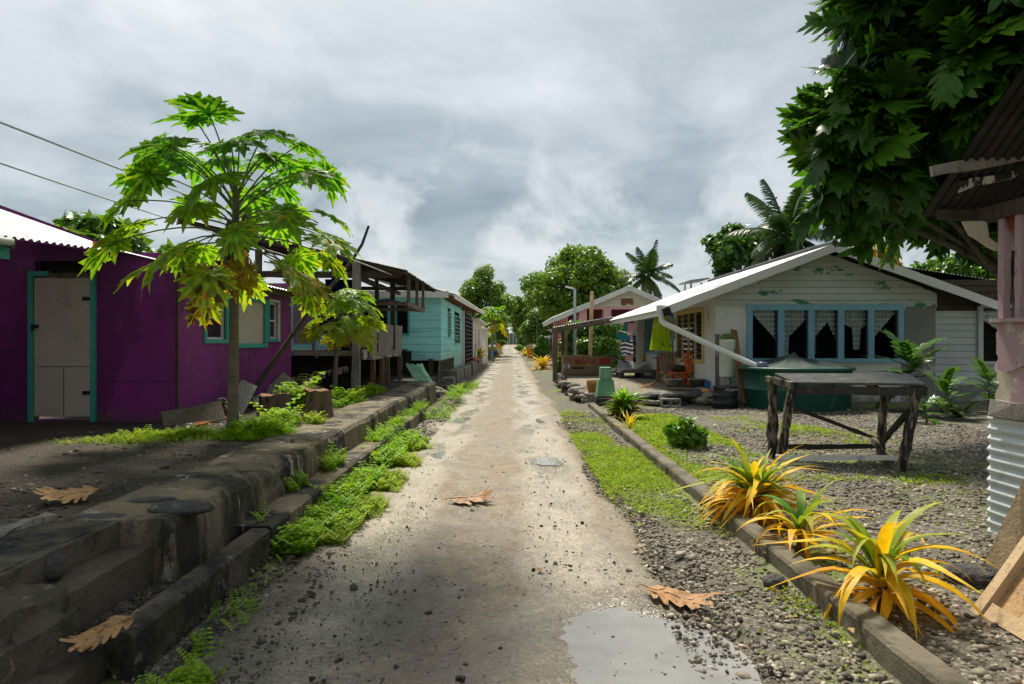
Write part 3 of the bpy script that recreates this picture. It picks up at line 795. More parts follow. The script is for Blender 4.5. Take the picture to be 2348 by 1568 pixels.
# ------------------------------------------------------------------ puddles
def watermat(col, rough=0.03):
    m, nt, N, L, b = _nt('muddy_water')
    b.inputs['Base Color'].default_value = col; b.inputs['Roughness'].default_value = rough; b.inputs['Specular IOR Level'].default_value = 0.75
    tr = N.new('ShaderNodeBsdfTransparent'); mx = N.new('ShaderNodeMixShader'); L.new(_mr(N, L, _noise(N, L, 3.0, 6, 0.65), 0.35, 0.65, 0.04, 0.26), mx.inputs[0]); L.new(b.outputs[0], mx.inputs[1]); L.new(tr.outputs[0], mx.inputs[2]); L.new(mx.outputs[0], N['Material Output'].inputs['Surface'])
    n = _noise(N, L, 5, 3, 0.5); bp = N.new('ShaderNodeBump'); bp.inputs['Strength'].default_value = 0.04; bp.inputs['Distance'].default_value = 0.01
    L.new(n, bp.inputs['Height']); L.new(bp.outputs[0], b.inputs['Normal'])
    return m
m_water = watermat((0.31, 0.305, 0.285, 1))
def puddle(c, rx, ry, seed, z=0.017, shape=None):
    g = MB(); n = 96; t = np.arange(n) / n * 2 * np.pi
    d = np.stack([np.cos(t), np.sin(t), 0 * t], -1)
    r = 1 + fbm(d * 1.6 + seed * 3.3, seed, 5) * 0.75
    P = np.stack([c[0] + d[:, 0] * r * rx, c[1] + d[:, 1] * r * ry, np.full(n, z)], -1) if shape is None else shape
    g.add(P, [tuple(range(len(P)))])
    return g.build('puddle', m_water, kind='structure')
pw_ = puddle(None, 0, 0, 0, shape=q_out)
for u, v, rx, ry, s in ((1062, 962, 0.22, 0.5, 2), (1022, 1042, 0.20, 0.36, 3), (1262, 1057, 0.22, 0.30, 4), (1248, 963, 0.18, 0.5, 5)):
    c = gnd(u, v, 0.0); puddle(c, rx, ry, s, -0.003)
# ------------------------------------------------------------------ foliage kit
def curve_leaf(n, wid, arc, fold=0.15):
    """strip leaf template along +Y, length 1, bending down by arc, width profile wid(t); returns verts, faces"""
    V = []; F = []
    for i in range(n + 1):
        t = i / n; a = arc * t
        y = math.sin(a) / arc if abs(arc) > 1e-3 else t
        z = -(1 - math.cos(a)) / arc if abs(arc) > 1e-3 else 0
        w = wid(t)
        V += [(-w, y, z + fold * w), (0, y, z), (w, y, z + fold * w)]
    for i in range(n):
        k = i * 3
        F += [(k, k + 1, k + 4, k + 3), (k + 1, k + 2, k + 5, k + 4)]
    return np.array(V), F
def simple_leaf():
    return curve_leaf(2, lambda t: 0.30 * math.sin(math.pi * min(1, t * 0.92 + 0.05)) ** 0.8 if 0 < t < 1 else 0.01, 0.7, 0.25)
LEAF = simple_leaf()
DIAM = (np.array([(0, 0, 0), (0.32, 0.5, 0.05), (0, 1, -0.04), (-0.32, 0.5, 0.05)]), [(0, 1, 2), (0, 2, 3)])
def lobed_leaf(nl=6, sinus=0.42, wmax=0.42, seed=0, droop=0.5, fold=0.18, lobe_w=0.058, tip=0.006):
    """breadfruit leaf: midrib along +Y 0..1 with nl pairs of deep pointed lobes"""
    V = []; F = []
    rg = np.random.default_rng(seed)
    core = lambda t: wmax * (1 - sinus) * 0.62 * math.sin(math.pi * (0.08 + 0.86 * t)) ** 0.7
    K = 10
    for i in range(K + 1):
        t = i / K; w = core(t) if i < K else 0.004
        V += [(-w, t, 0), (0, t, 0), (w, t, 0)]
    for i in range(K):
        k = i * 3; F += [(k, k + 1, k + 4, k + 3), (k + 1, k + 2, k + 5, k + 4)]
    for sgn in (-1, 1):
        for j in range(nl):
            t0 = 0.06 + 0.74 * j / (nl - 1) + rg.uniform(-0.02, 0.02)
            ln = wmax * (0.62 + 0.5 * math.sin(math.pi * (0.18 + 0.62 * j / (nl - 1)))) * rg.uniform(0.88, 1.1)
            ang = R(62 - 26 * j / (nl - 1)) + rg.uniform(-0.08, 0.08)
            dx, dy = sgn * math.sin(ang), math.cos(ang)
            b = len(V); px, py = dy, -dx
            for q, (s_, w_) in enumerate(((0.0, lobe_w * 1.15), (0.45, lobe_w * 1.2), (0.78, lobe_w * 0.85), (1.0, tip))):
                cx, cy = dx * ln * s_, t0 + dy * ln * s_
                V += [(cx - px * w_, cy - py * w_, 0), (cx + px * w_, cy + py * w_, 0)]
            for q in range(3): F.append((b + 2 * q, b + 2 * q + 1, b + 2 * q + 3, b + 2 * q + 2))
    V = np.array(V)
    V[:, 2] = np.abs(V[:, 0]) * fold - droop * V[:, 1] ** 2 * 0.5 + np.sin(V[:, 1] * 17 + seed) * 0.012 - np.abs(V[:, 0]) ** 2 * 0.5
    return V, F
def papaya_leaf(seed=0, droop=0.55, lobes=9):
    """palmate leaf, blade in the XY plane with petiole joint at the origin, main lobe along +Y, each lobe again cut into pointed lobes"""
    V = []; F = []
    rg = np.random.default_rng(seed)
    for j in range(lobes):
        a = R(-150 + 300 * j / (lobes - 1)) + rg.uniform(-0.06, 0.06)
        ln = (1.0 - 0.52 * (abs(a) / R(150)) ** 1.3) * rg.uniform(0.9, 1.08)
        d = np.array([math.sin(a), math.cos(a)]); p = np.array([d[1], -d[0]])
        dr = droop * rg.uniform(0.7, 1.5)
        def put(s_, o_):
            q = d * ln * s_ + p * o_ * ln
            r2 = np.hypot(*q)
            V.append((q[0], q[1], -dr * r2 ** 1.9 * 0.62 + abs(o_) * 0.25 * ln + rg.normal(0, 0.012))); return len(V) - 1
        prof = [(0.0, 0.03), (0.20, 0.125), (0.42, 0.115), (0.62, 0.125), (0.82, 0.075), (1.0, 0.004)]
        rows = [(put(s_, -w), put(s_, 0), put(s_, w)) for s_, w in prof]
        for A, B in zip(rows[:-1], rows[1:]): F += [(A[0], A[1], B[1], B[0]), (A[1], A[2], B[2], B[1])]
        for sg in (-1, 1):      # side lobes
            for s0, s1, s2, out in ((0.30, 0.54, 0.64, 0.30), (0.56, 0.76, 0.82, 0.22)):
                if rg.uniform() < 0.1: continue
                t1 = put(s0, sg * 0.05); t2 = put(s1, sg * 0.045); t3 = put(s2, sg * out * rg.uniform(0.85, 1.15)); t4 = put((s0 + s2) / 2 - 0.05, sg * out * 0.78)
                F += [(t1, t2, t3, t4)]
    return np.array(V), F
def fern_sprig(n=6):
    """small feathery weed: arched stem with leaflet pairs"""
    V = []; F = []
    for i in range(n):
        t = (i + 1) / n; y = 0.55 * t ** 1.4; z = t * (1 - 0.25 * t)
        s_ = 0.34 * (1 - 0.55 * t) + 0.06
        for sg in (-1, 1):
            b = len(V)
            V += [(0, y, z), (sg * s_ * 0.55, y + 0.10, z + 0.02), (sg * s_, y + 0.05, z - 0.05), (sg * s_ * 0.55, y - 0.06, z - 0.01)]
            F += [(b, b + 1, b + 2, b + 3)]
    b = len(V); V += [(-0.008, 0, 0), (0.008, 0, 0), (0.004, 0.55, 0.75), (-0.004, 0.55, 0.75)]; F.append((b, b + 1, b + 2, b + 3))
    return np.array(V), F
SPRIG = fern_sprig(6)
def zrot(a):
    c, s_ = np.cos(a), np.sin(a); o = np.zeros_like(a); i = np.ones_like(a)
    return np.stack([np.stack([c, -s_, o], -1), np.stack([s_, c, o], -1), np.stack([o, o, i], -1)], 1)

def in_blobs(blobs, n, rg, shell=0.55):
    """points in a union of ellipsoids (cx,cy,cz,rx,ry,rz); returns points, outward dirs"""
    B = np.array([b if len(b) == 6 else (*b[:3], b[3], b[3], b[3]) for b in blobs], float)
    w = B[:, 3] * B[:, 4] + B[:, 4] * B[:, 5] + B[:, 3] * B[:, 5]
    k = rg.choice(len(B), n, p=w / w.sum())
    d = nrm(rg.normal(0, 1, (n, 3)))
    r = rg.uniform(0, 1, n) ** shell
    return B[k, :3] + d * B[k, 3:] * r[:, None], nrm(d / B[k, 3:]), k, r
def leaf_cloud(g, blobs, n, size, rg, tmpl=DIAM, mi=0, shell=0.35, up=0.45, spread=0.55, vr=(0.2, 0.9), sv=0.25, down=0.6):
    p, d, k, r = in_blobs(blobs, n, rg, shell)
    fr = rand_frames(n, rg, nrm(d * 0.7 + np.array([0, 0, up])), spread, down)
    s_ = size * rg.lognormal(0, sv, n)
    tone = rg.uniform(-0.12, 0.12, len(blobs))[k]
    v = np.clip(rg.uniform(vr[0], vr[1], n) + tone, 0, 1)
    g.many(tmpl[0], tmpl[1], fr * s_[:, None, None], p, mi, v)
def clumps(c, rad, n, rg, cr=0.32, low=-0.6):
    """leaf clumps spread over an uneven crown"""
    out = []
    c = np.asarray(c, float); rad = np.asarray(rad, float)
    while len(out) < n:
        d = nrm(rg.normal(0, 1, 3))
        if d[2] < low: continue
        r = rg.uniform(0.35, 1.0) ** 0.6
        k = cr * rg.uniform(0.6, 1.25)
        p = c + d * rad * (r * (1 - k * 0.5))
        out.append((*p, *(rad * k * np.array([1, 1, 0.75]))))
    return out
def limbs(g, base, top, r0, targets, rg, mi=0, n=8, lk=0.40):
    base = np.asarray(base, float); top = np.asarray(top, float)
    pts = [base + (top - base) * t + np.array([math.sin(t * 4 + base[0]), math.cos(t * 3 + base[1]), 0]) * 0.04 * np.linalg.norm(top - base) * t * (1 - t) * 2 for t in np.linspace(0, 1, 7)]
    g.tube(pts, np.linspace(r0, r0 * 0.55, 7) * np.array([1.3, 1.05, 1, 1, 1, 1, 1]), n, mi, jit=0.05)
    for t_ in targets:
        t_ = np.asarray(t_, float); s_ = base + (top - base) * rg.uniform(0.55, 1.0)
        m = (s_ + t_) / 2 + np.array([0, 0, 0.12 * np.linalg.norm(t_ - s_)]) * rg.uniform(-0.2, 1)
        q = [s_ * (1 - t) ** 2 + m * 2 * t * (1 - t) + t_ * t * t for t in np.linspace(0, 1, 6)]
        g.tube(q, np.linspace(r0 * lk, r0 * 0.08, 6), 6, mi)
m_bark = M('bark_grey', (0.12, 0.10, 0.075, 1), 0.9, 0.35, 8, [((0.03, 0.025, 0.02, 1), 5, 0.55, 0.1, (1, 1, 0.3))], 0.6, 40)
m_papbark = M('papaya_bark', (0.24, 0.20, 0.135, 1), 0.85, 0.25, 5, [((0.10, 0.08, 0.05, 1), 7, 0.55, 0.1, (0.4, 0.4, 5))], 0.5, 50, stretch=(1, 1, 3))
G0 = C(40, 70, 18); 
m_tree = leafmat('tree_leaf', [(0, (0.045, 0.105, 0.014, 1)), (0.5, (0.12, 0.235, 0.022, 1)), (0.82, (0.20, 0.31, 0.03, 1)), (1, (0.30, 0.22, 0.03, 1))], 0.36, 0.38, 1.7, 0.4)
m_bush = leafmat('bush_leaf', [(0, (0.028, 0.085, 0.010, 1)), (0.6, (0.075, 0.19, 0.015, 1)), (1, (0.17, 0.30, 0.02, 1))], 0.36, 0.33, 1.7, 0.5)
m_bread = leafmat('breadfruit_leaf', [(0, (0.018, 0.055, 0.008, 1)), (0.6, (0.055, 0.16, 0.012, 1)), (1, (0.13, 0.30, 0.016, 1))], 0.42, 0.36, 1.5, 0.4)
m_pap = leafmat('papaya_leaf', [(0, (0.09, 0.045, 0.016, 1)), (0.10, (0.42, 0.25, 0.015, 1)), (0.25, (0.26, 0.27, 0.02, 1)), (0.5, (0.18, 0.30, 0.014, 1)), (1, (0.075, 0.21, 0.012, 1))], 0.58, 0.42, 1.95, 0.35)
m_pap2 = leafmat('young_papaya_leaf', [(0, (0.40, 0.30, 0.02, 1)), (0.3, (0.34, 0.38, 0.02, 1)), (0.7, (0.20, 0.34, 0.02, 1)), (1, (0.10, 0.24, 0.02, 1))], 0.5, 0.4, 1.6, 0.4)
m_weed = leafmat('weed_leaf', [(0, (0.30, 0.33, 0.02, 1)), (0.4, (0.26, 0.42, 0.012, 1)), (1, (0.13, 0.32, 0.010, 1))], 0.4, 0.5, 1.5, 0.3)
m_moss = leafmat('moss_leaf', [(0, (0.34, 0.34, 0.03, 1)), (0.5, (0.30, 0.44, 0.015, 1)), (1, (0.15, 0.32, 0.012, 1))], 0.35, 0.6, 1.4, 0.2)
m_lily = leafmat('lily_leaf', [(0, (0.68, 0.36, 0.010, 1)), (0.40, (0.80, 0.52, 0.015, 1)), (0.6, (0.42, 0.42, 0.03, 1)), (1, (0.09, 0.25, 0.02, 1))], 0.38, 0.48, 1.35, 0.3, 0.3)
m_croton = leafmat('croton_leaf', [(0, (0.70, 0.42, 0.01, 1)), (0.6, (0.62, 0.50, 0.02, 1)), (1, (0.15, 0.30, 0.02, 1))], 0.35, 0.4, 1.4, 0.35)
m_palm = leafmat('palm_leaf', [(0, (0.16, 0.15, 0.05, 1)), (0.4, (0.06, 0.12, 0.025, 1)), (1, (0.03, 0.085, 0.018, 1))], 0.3, 0.32, 1.5, 0.55)
m_deadleaf = M('dead_leaf', (0.34, 0.17, 0.055, 1), 0.5, 0.4, 9, [((0.16, 0.055, 0.015, 1), 6, 0.55, 0.12, None)], 0.3, 60, spec=0.5)
m_drypale = M('dry_leaf', (0.46, 0.26, 0.10, 1), 0.65, 0.35, 8, [((0.22, 0.10, 0.035, 1), 9, 0.52, 0.1, None), ((0.10, 0.05, 0.02, 1), 22, 0.62, 0.06, None)], 0.3, 60)
m_stem = M('green_stem', (0.14, 0.17, 0.05, 1), 0.6, 0.3, 5, (), 0.1)
m_papstalk = M('papaya_stalk', (0.10, 0.13, 0.035, 1), 0.5, 0.3, 5, (), 0.1)
m_papfruit = M('papaya_fruit', (0.035, 0.085, 0.018, 1), 0.4, 0.3, 6, [((0.10, 0.14, 0.03, 1), 5, 0.6, 0.1, None)], 0.1)

# ------------------------------------------------------------------ papaya trees
def papaya(name, label, base, top, r0, ncrown, plen, blade, seed, fruits=0, leafmat_=None, vlow=0.12, vhigh=0.95, bend=0.0, el0=-24, el1=80, hspan=0.55, dz=0.0, az_off=0.0):
    base = np.asarray(base, float); top = np.asarray(top, float)
    rg = np.random.default_rng(seed)
    t = thing(name, label, 'papaya tree', base)
    g = MB(); ts = np.linspace(0, 1, 26)
    pts = np.stack([base + (top - base) * q + np.array([bend * math.sin(q * math.pi), 0, 0]) for q in ts])
    rr = r0 * (1.0 - 0.42 * ts) * (1 + 0.45 * np.exp(-ts * 18)) * (1 + 0.03 * np.sin(ts * 140))
    g.tube(pts, rr, 14, jit=0.015); g.build('trunk', m_papbark, t)
    tl = [papaya_leaf(s_, 0.26 + 0.16 * s_) for s_ in range(4)]
    g = MB()
    for i in range(ncrown):
        f = i / (ncrown - 1)                      # 0 oldest (low) .. 1 youngest (top)
        az = i * 2.39996 + rg.uniform(-0.2, 0.2) + az_off
        el = R(el0 + (el1 - el0) * f ** 0.88 - (10 if f > 0.95 else 0) + rg.uniform(-7, 7))
        h = top - np.array([0, 0, 1]) * (hspan * (1 - f)) 
        L_ = plen * (0.95 + 0.25 * math.sin(f * math.pi)) * (0.72 if f > 0.85 else 1.0) * rg.uniform(0.88, 1.12)
        d = np.array([math.cos(az) * math.cos(el), math.sin(az) * math.cos(el), math.sin(el)])
        sag = np.array([0, 0, -1]) * L_ * (0.12 + 0.06 * (1 - f))
        q = [h + d * L_ * s_ + sag * s_ * s_ + np.array([0, 0, 0.05 * L_ * math.sin(s_ * math.pi)]) for s_ in np.linspace(0, 1, 7)]
        g.tube(q, np.linspace(0.011, 0.006, 7) * (blade / 0.42) ** 0.5, 5, mi=1, v=0.6)
        e = q[-1]; out = np.array([math.cos(az), math.sin(az), 0])
        dn = R(-12 - 32 * (1 - f) + rg.uniform(-20, 20) + (20 if f > 0.7 else 0))
        y = nrm(out * math.cos(dn) + np.array([0, 0, 1]) * math.sin(dn))
        zc = np.array([0, 0, 1.0]) + rg.normal(0, 0.28, 3) + out * 0.25
        z = nrm(zc - y * (zc @ y)); x = np.cross(y, z)
        sz = blade * rg.uniform(0.85, 1.15) * (0.7 if f > 0.9 else 1.0)
        tv, tf = tl[i % 4]
        v = vlow + (vhigh - vlow) * min(1, f * 1.5) + rg.uniform(-0.08, 0.08)
        vv = np.clip(v + rg.normal(0, 0.10, len(tf)) - (rg.uniform(0, 1, len(tf)) < 0.10 * (1 - f)) * 0.4, 0, 1)
        g.add((tv * sz) @ np.stack([x, y, z], 0) + e, tf, 0, vv, smooth=False)
    for i in range(5):                            # withered leaf hanging off the lowest ring
        az = rg.uniform(0, 6.28); d = np.array([math.cos(az), math.sin(az), 0])
        h = top - np.array([0, 0, hspan * 1.02])
        e = h + d * plen * 0.35 * rg.uniform(0.5, 1) - np.array([0, 0, plen * 0.25])
        g.tube([h, h + d * 0.1, e], 0.005, 5, mi=1)
        y = nrm(np.array([d[0] * 0.25, d[1] * 0.25, -1])); x = nrm(np.cross(y, d + 0.01)); z = np.cross(x, y)
        tv, tf = papaya_leaf(30 + i, 0.9, 7)
        g.add((tv * blade * np.array([0.5, 0.8, 0.6])) @ np.stack([x, y, z], 0) + e, tf, 0, np.clip(rg.uniform(0.0, 0.25) + rg.normal(0, 0.05, len(tf)), 0, 1))
    g.build('crown', [leafmat_ or m_pap, m_papstalk], t)
    for i in range(fruits):
        az = i * 2.2 + 0.4; zz = top[2] - hspan * (0.62 + 0.9 * (i / max(1, fruits)))
        d = np.array([math.cos(az), math.sin(az), 0]); k = rg.uniform(0.85, 1.2)
        g = MB(); c = np.array([top[0], top[1], zz]) + d * (r0 * 0.6 + 0.06)
        pf = [(0.0, 0.13), (0.02, 0.125), (0.038, 0.09), (0.052, 0.02), (0.055, -0.03), (0.042, -0.085), (0.018, -0.12), (0.0, -0.128)]
        g.lathe([(r * k, z * k) for r, z in pf], c, 12); g.build('fruit', m_papfruit, t)
    return t
papaya('papaya_tree', 'tall papaya tree with yellowing lower leaves and green fruit in front of the purple house', gnd(533, 1000, ZT - 0.03), at(541, 440, 7.72), 0.064, 50, 0.95, 0.44, 8, fruits=9, hspan=0.62, vlow=0.33, el0=-22, el1=70)
b_ = gnd(767, 914, ZT - 0.03)
papaya('papaya_tree', 'young pale green papaya tree in front of the veranda', b_, at(788, 705, b_[1]), 0.05, 30, 0.50, 0.37, 4, leafmat_=m_pap2, vlow=0.35, vhigh=0.8, bend=-0.05, el0=-30, el1=72, hspan=0.30)

# ------------------------------------------------------------------ weeds and moss
rg = np.random.default_rng(7)
def sprigs(g, p, hgt, rg, vr=(0.2, 0.95)):
    n = len(p); a = rg.uniform(0, 6.28, n); s_ = hgt * rg.lognormal(0, 0.3, n)
    g.many(SPRIG[0], SPRIG[1], zrot(a) * s_[:, None, None], p, 0, np.clip(rg.uniform(vr[0], vr[1], n), 0, 1))
g = MB()
def weed_patch(x0, x1, y0, y1, n, z, h, thr=-0.05, fr=1.6, vr=(0.2, 0.95), hv=None):
    p = scatter(n, x0, x1, y0, y1, rg); dn = fbm(p * fr, 91, 3); k = dn > thr
    p = p[k]; p[:, 2] = z
    sprigs(g, p, h * (1 + np.clip(dn[k], 0, 0.5) * 1.6), rg, vr)
weed_patch(-1.77, -1.50, 5.0, 10.9, 6500, -0.01, 0.115, -0.045)
weed_patch(-1.58, -1.30, 5.2, 10.6, 5600, -0.01, 0.075, 0.0, vr=(0.0, 0.6))
weed_patch(-1.42, -1.18, 6.0, 10.2, 1500, -0.01, 0.06, 0.0, vr=(0.0, 0.4))
weed_patch(-2.03, -1.86, 5.0, 7.6, 500, 0.2, 0.10, 0.08, 1.9)
weed_patch(-1.98, -1.78, 9.2, 15.5, 900, 0.18, 0.09, 0.03)
weed_patch(-1.75, -1.45, 3.05, 4.9, 160, -0.01, 0.06, 0.06)
weed_patch(-1.62, -1.35, 2.75, 3.2, 160, 0.0, 0.055, 0.0)
weed_patch(-1.74, -1.2, 13, 24, 700, 0.0, 0.14, 0.05)
def round_patch(u, v, z, rx, ry, n, h, vr=(0.2, 0.95)):
    c = gnd(u, v, z); a = rg.uniform(0, 6.28, n); r = rg.uniform(0, 1, n) ** 0.6
    p = np.stack([c[0] + np.cos(a) * r * rx, c[1] + np.sin(a) * r * ry, np.full(n, z - 0.01)], -1)
    sprigs(g, p, h * (1.25 - r), rg, vr)
round_patch(590, 995, ZT, 0.42, 0.55, 1100, 0.17)
round_patch(640, 975, ZT, 0.2, 0.7, 500, 0.18)
round_patch(440, 1000, ZT, 0.55, 0.35, 800, 0.10, (0, 0.7))
round_patch(330, 1003, ZT, 0.5, 0.4, 420, 0.08, (0, 0.6))
round_patch(270, 1012, ZT, 0.9, 0.35, 420, 0.07, (0, 0.6))
round_patch(675, 935, ZT, 0.28, 0.35, 420, 0.32, (0.1, 0.8))
round_patch(700, 905, ZT, 0.3, 0.4, 300, 0.28)
round_patch(790, 925, ZT, 0.35, 0.7, 700, 0.20)
round_patch(850, 900, ZT, 0.3, 1.0, 500, 0.15)
round_patch(720, 975, ZT - 0.02, 0.15, 0.3, 120, 0.16, (0, 0.5))
round_patch(1045, 905, 0.2, 0.25, 2.0, 200, 0.2)
g.build('weeds', m_weed, kind='stuff')

g = MB()
def moss(n, x0, x1, y0, y1, size, thr, seed, z=0.03, fr=0.8, powr=1.0, vr=(0, 1), hump=0.02):
    p = scatter(n, x0, x1, y0, y1, rg, powr)
    dn = fbm(p * [fr, fr * 0.6, 1], seed, 4); k = dn + rg.normal(0, 0.04, n) > thr; p = p[k]; m = len(p)
    p[:, 2] = z + fbm(p * [1.1, 1.1, 0], 3, 5) * 0.10 + rg.uniform(0, hump, m)
    fr_ = rand_frames(m, rg, np.tile([0, 0, 1.0], (m, 1)), 0.55)
    g.many(DIAM[0], DIAM[1], fr_ * (size * rg.lognormal(0, 0.3, m))[:, None, None], p, 0, rg.uniform(vr[0], vr[1], m))
moss(52000, 0.95, 1.78, 4.3, 13.5, 0.022, 0.085, 201, 0.0, powr=0.9, hump=0.03)
moss(5000, 1.05, 1.78, 2.4, 4.3, 0.02, 0.04, 202, 0.0, hump=0.02)
moss(60000, 1.97, 5.4, 7.3, 13.6, 0.030, 0.03, 203, 0.03, fr=0.55, hump=0.03)
moss(26000, 2.0, 3.3, 9.0, 14.2, 0.032, -0.03, 206, 0.03, fr=0.7, hump=0.03)
moss(5000, 1.97, 7.5, 5.0, 8.6, 0.024, 0.12, 204, 0.03, fr=0.9)
moss(3500, 2.1, 3.2, 2.9, 4.6, 0.02, 0.02, 205, 0.03, fr=1.4)
moss(1800, 1.0, 1.6, 13, 17, 0.03, 0.0, 207, 0.0)
g.build('ground_moss', m_moss, kind='stuff')

# ------------------------------------------------------------------ fallen breadfruit leaves
def dead_leaf(label, u, v, z, size, az, seed, mat, curl=0.5, roll=0.0, stalk=True, tilt=7):
    c = gnd(u, v, z); rg2 = np.random.default_rng(seed)
    tv, tf = lobed_leaf(6, 0.16, 0.52, seed, 0.0, 0.12, 0.068, 0.034)
    V = tv.copy() - np.array([0, 0.5, 0]); r2 = V[:, 0] ** 2 + V[:, 1] ** 2
    V[:, 2] += curl * np.maximum(V[:, 1], 0) ** 2 + roll * V[:, 0] * np.abs(V[:, 0]) + fbm(V * 3 + seed, seed, 3) * 0.26 + fbm(V * 9 + seed, seed + 5, 3) * 0.06
    V[:, 2] -= V[:, 2].min() - 0.004
    a = R(az); M3 = np.array([[math.cos(a), -math.sin(a), 0], [math.sin(a), math.cos(a), 0], [0, 0, 1]])
    ct, st_ = math.cos(R(tilt)), math.sin(R(tilt)); M3 = np.array([[1, 0, 0], [0, ct, -st_], [0, st_, ct]]) @ M3
    c = c - np.array([0, 0, ((V * size) @ M3.T)[:, 2].min() * (0.4 if tilt > 10 else 1.0) - 0.002])
    g = MB(); g.add((V * size) @ M3.T + c, tf, 0, 0.5)
    s0 = np.array([0, -0.5, V[:3, 2].mean()]); 
    if stalk:
        q = [(np.array([0.03 * i, -0.5 - 0.06 * i, s0[2] + 0.05 * math.sin(i)]) * size) @ M3.T + c for i in range(4)]
        g.tube(q, 0.004, 5)
    q = [(np.array([0, t - 0.5, 0.012 + float(np.interp(t - 0.5, V[1:31:3, 1], V[1:31:3, 2]))]) * size) @ M3.T + c for t in np.linspace(0, 1, 9)]
    g.tube(q, np.linspace(0.005, 0.002, 9), 4)
    o = g.build('fallen_leaf', mat); return tag(o, label, 'dead leaf')
dead_leaf('large pale brown dead leaf draped over the end of the dark kerb block', 243, 1462, 0.20, 0.235, 140, 3, m_drypale, 0.3, -0.4, tilt=20)
dead_leaf('dry tan leaf with curled tip lying on the left yard soil', 165, 1147, ZT, 0.30, 125, 5, m_drypale, 0.6, 0.2)
dead_leaf('small curled brown leaf alone in the middle of the road', 1075, 1153, 0.012, 0.34, -80, 9, m_deadleaf, 0.5, 0.35)
dead_leaf('big reddish brown leaf lying at the edge of the muddy puddle', 1548, 1375, 0.012, 0.35, -125, 13, m_deadleaf, 0.25, 0.35)

# leaf litter and small scraps
g = MB(); rg = np.random.default_rng(77)
def litter(n, x0, x1, y0, y1, z, sz):
    p = scatter(n, x0, x1, y0, y1, rg, 1.3); p[:, 2] = z
    fr_ = rand_frames(n, rg, np.tile([0, 0, 1.0], (n, 1)), 0.3)
    g.many(LEAF[0], LEAF[1], fr_ * (sz * rg.lognormal(0, 0.4, n))[:, None, None], p, 0, rg.uniform(0, 1, n))
litter(170, -6.5, -2.7, 3.2, 9, ZT + 0.008, 0.035); litter(60, -2.1, -1.3, 2.8, 5.5, 0.03, 0.03); litter(60, -1.4, 1.0, 2.8, 9, 0.024, 0.028); litter(150, 1.0, 7.0, 3.0, 12, 0.06, 0.035); litter(80, -3.9, -2.7, 8.5, 12, ZT + 0.01, 0.05)
g.build('leaf_litter', pebmat('litter', [(0, (0.10, 0.045, 0.015, 1)), (1, (0.52, 0.50, 0.44, 1)), (0.5, (0.28, 0.13, 0.04, 1)), (0.85, (0.36, 0.24, 0.09, 1))]), kind='stuff')
# ------------------------------------------------------------------ materials for buildings
m_purple = M('purple_paint', (0.215, 0.020, 0.180, 1), 0.6, 0.22, 1.3, [((0.14, 0.014, 0.12, 1), 1.1, 0.50, 0.05, (1, 1, 0.5)), ((0.25, 0.04, 0.19, 1), 3.5, 0.60, 0.10, (1, 1, 0.4)), ((0.26, 0.10, 0.22, 1), 22, 0.70, 0.04, (1, 1, 0.25))], 0.12, 60)
m_seam = M('purple_seam', (0.05, 0.006, 0.045, 1), 0.8, 0.2, 3, (), 0)
m_teal = M('teal_paint', (0.05, 0.36, 0.30, 1), 0.55, 0.15, 4, [((0.30, 0.34, 0.30, 1), 30, 0.68, 0.04, None)], 0.1)
m_cream = M('cream_board', (0.52, 0.45, 0.36, 1), 0.7, 0.12, 2, [((0.34, 0.29, 0.22, 1), 3, 0.56, 0.15, None), ((0.16, 0.13, 0.10, 1), 18, 0.72, 0.05, None)], 0.06)
m_turq = M('turquoise_paint', (0.30, 0.74, 0.70, 1), 0.6, 0.10, 1.5, [((0.10, 0.40, 0.38, 1), 2.0, 0.56, 0.10, (0.3, 0.3, 4)), ((0.30, 0.42, 0.38, 1), 14, 0.70, 0.05, (0.2, 0.2, 6))], 0.08, facevar=0.10)
splash(m_purple, -0.02, 0.22, (0.10, 0.07, 0.055, 1)); splash(m_turq, 0.45, 0.75, (0.25, 0.36, 0.30, 1), 0.5)
m_tin = M('pale_tin_roof', (0.36, 0.37, 0.38, 1), 0.45, 0.2, 1.2, [((0.30, 0.30, 0.30, 1), 1.6, 0.55, 0.12, None), ((0.20, 0.12, 0.07, 1), 3.5, 0.66, 0.06, None)], 0.05, metal=0.35)
m_whitetin = M('white_painted_tin', (0.78, 0.78, 0.76, 1), 0.45, 0.07, 1.5, [((0.48, 0.47, 0.44, 1), 2.2, 0.62, 0.10, None)], 0.04)
m_rusttin = M('rusty_tin_roof', (0.17, 0.14, 0.115, 1), 0.6, 0.3, 1.5, [((0.10, 0.055, 0.03, 1), 2.2, 0.52, 0.10, None), ((0.30, 0.29, 0.27, 1), 3.0, 0.62, 0.08, None)], 0.1, metal=0.25)
m_darktin = M('dark_tin', (0.06, 0.062, 0.066, 1), 0.5, 0.35, 1.5, [((0.02, 0.02, 0.02, 1), 2.0, 0.52, 0.10, None), ((0.12, 0.065, 0.04, 1), 3.0, 0.66, 0.06, None)], 0.08, metal=0.3)
def woodmat(name, c, dark, var=0.3, stretch=(6, 6, 0.8), thr=0.52, rough=0.8):
    return M(name, c, rough, var, 4, [(dark, 5, thr, 0.14, stretch), ((dark[0] * 0.3, dark[1] * 0.3, dark[2] * 0.3, 1), 3.0, 0.62, 0.08, None)], 0.35, 30, facevar=0.15)
m_wood = woodmat('weathered_wood', (0.15, 0.115, 0.08, 1), (0.06, 0.045, 0.032, 1))
m_greywood = woodmat('grey_wood', (0.24, 0.215, 0.18, 1), (0.10, 0.085, 0.07, 1))
m_darkwood = woodmat('dark_wood', (0.060, 0.042, 0.030, 1), (0.022, 0.016, 0.012, 1))
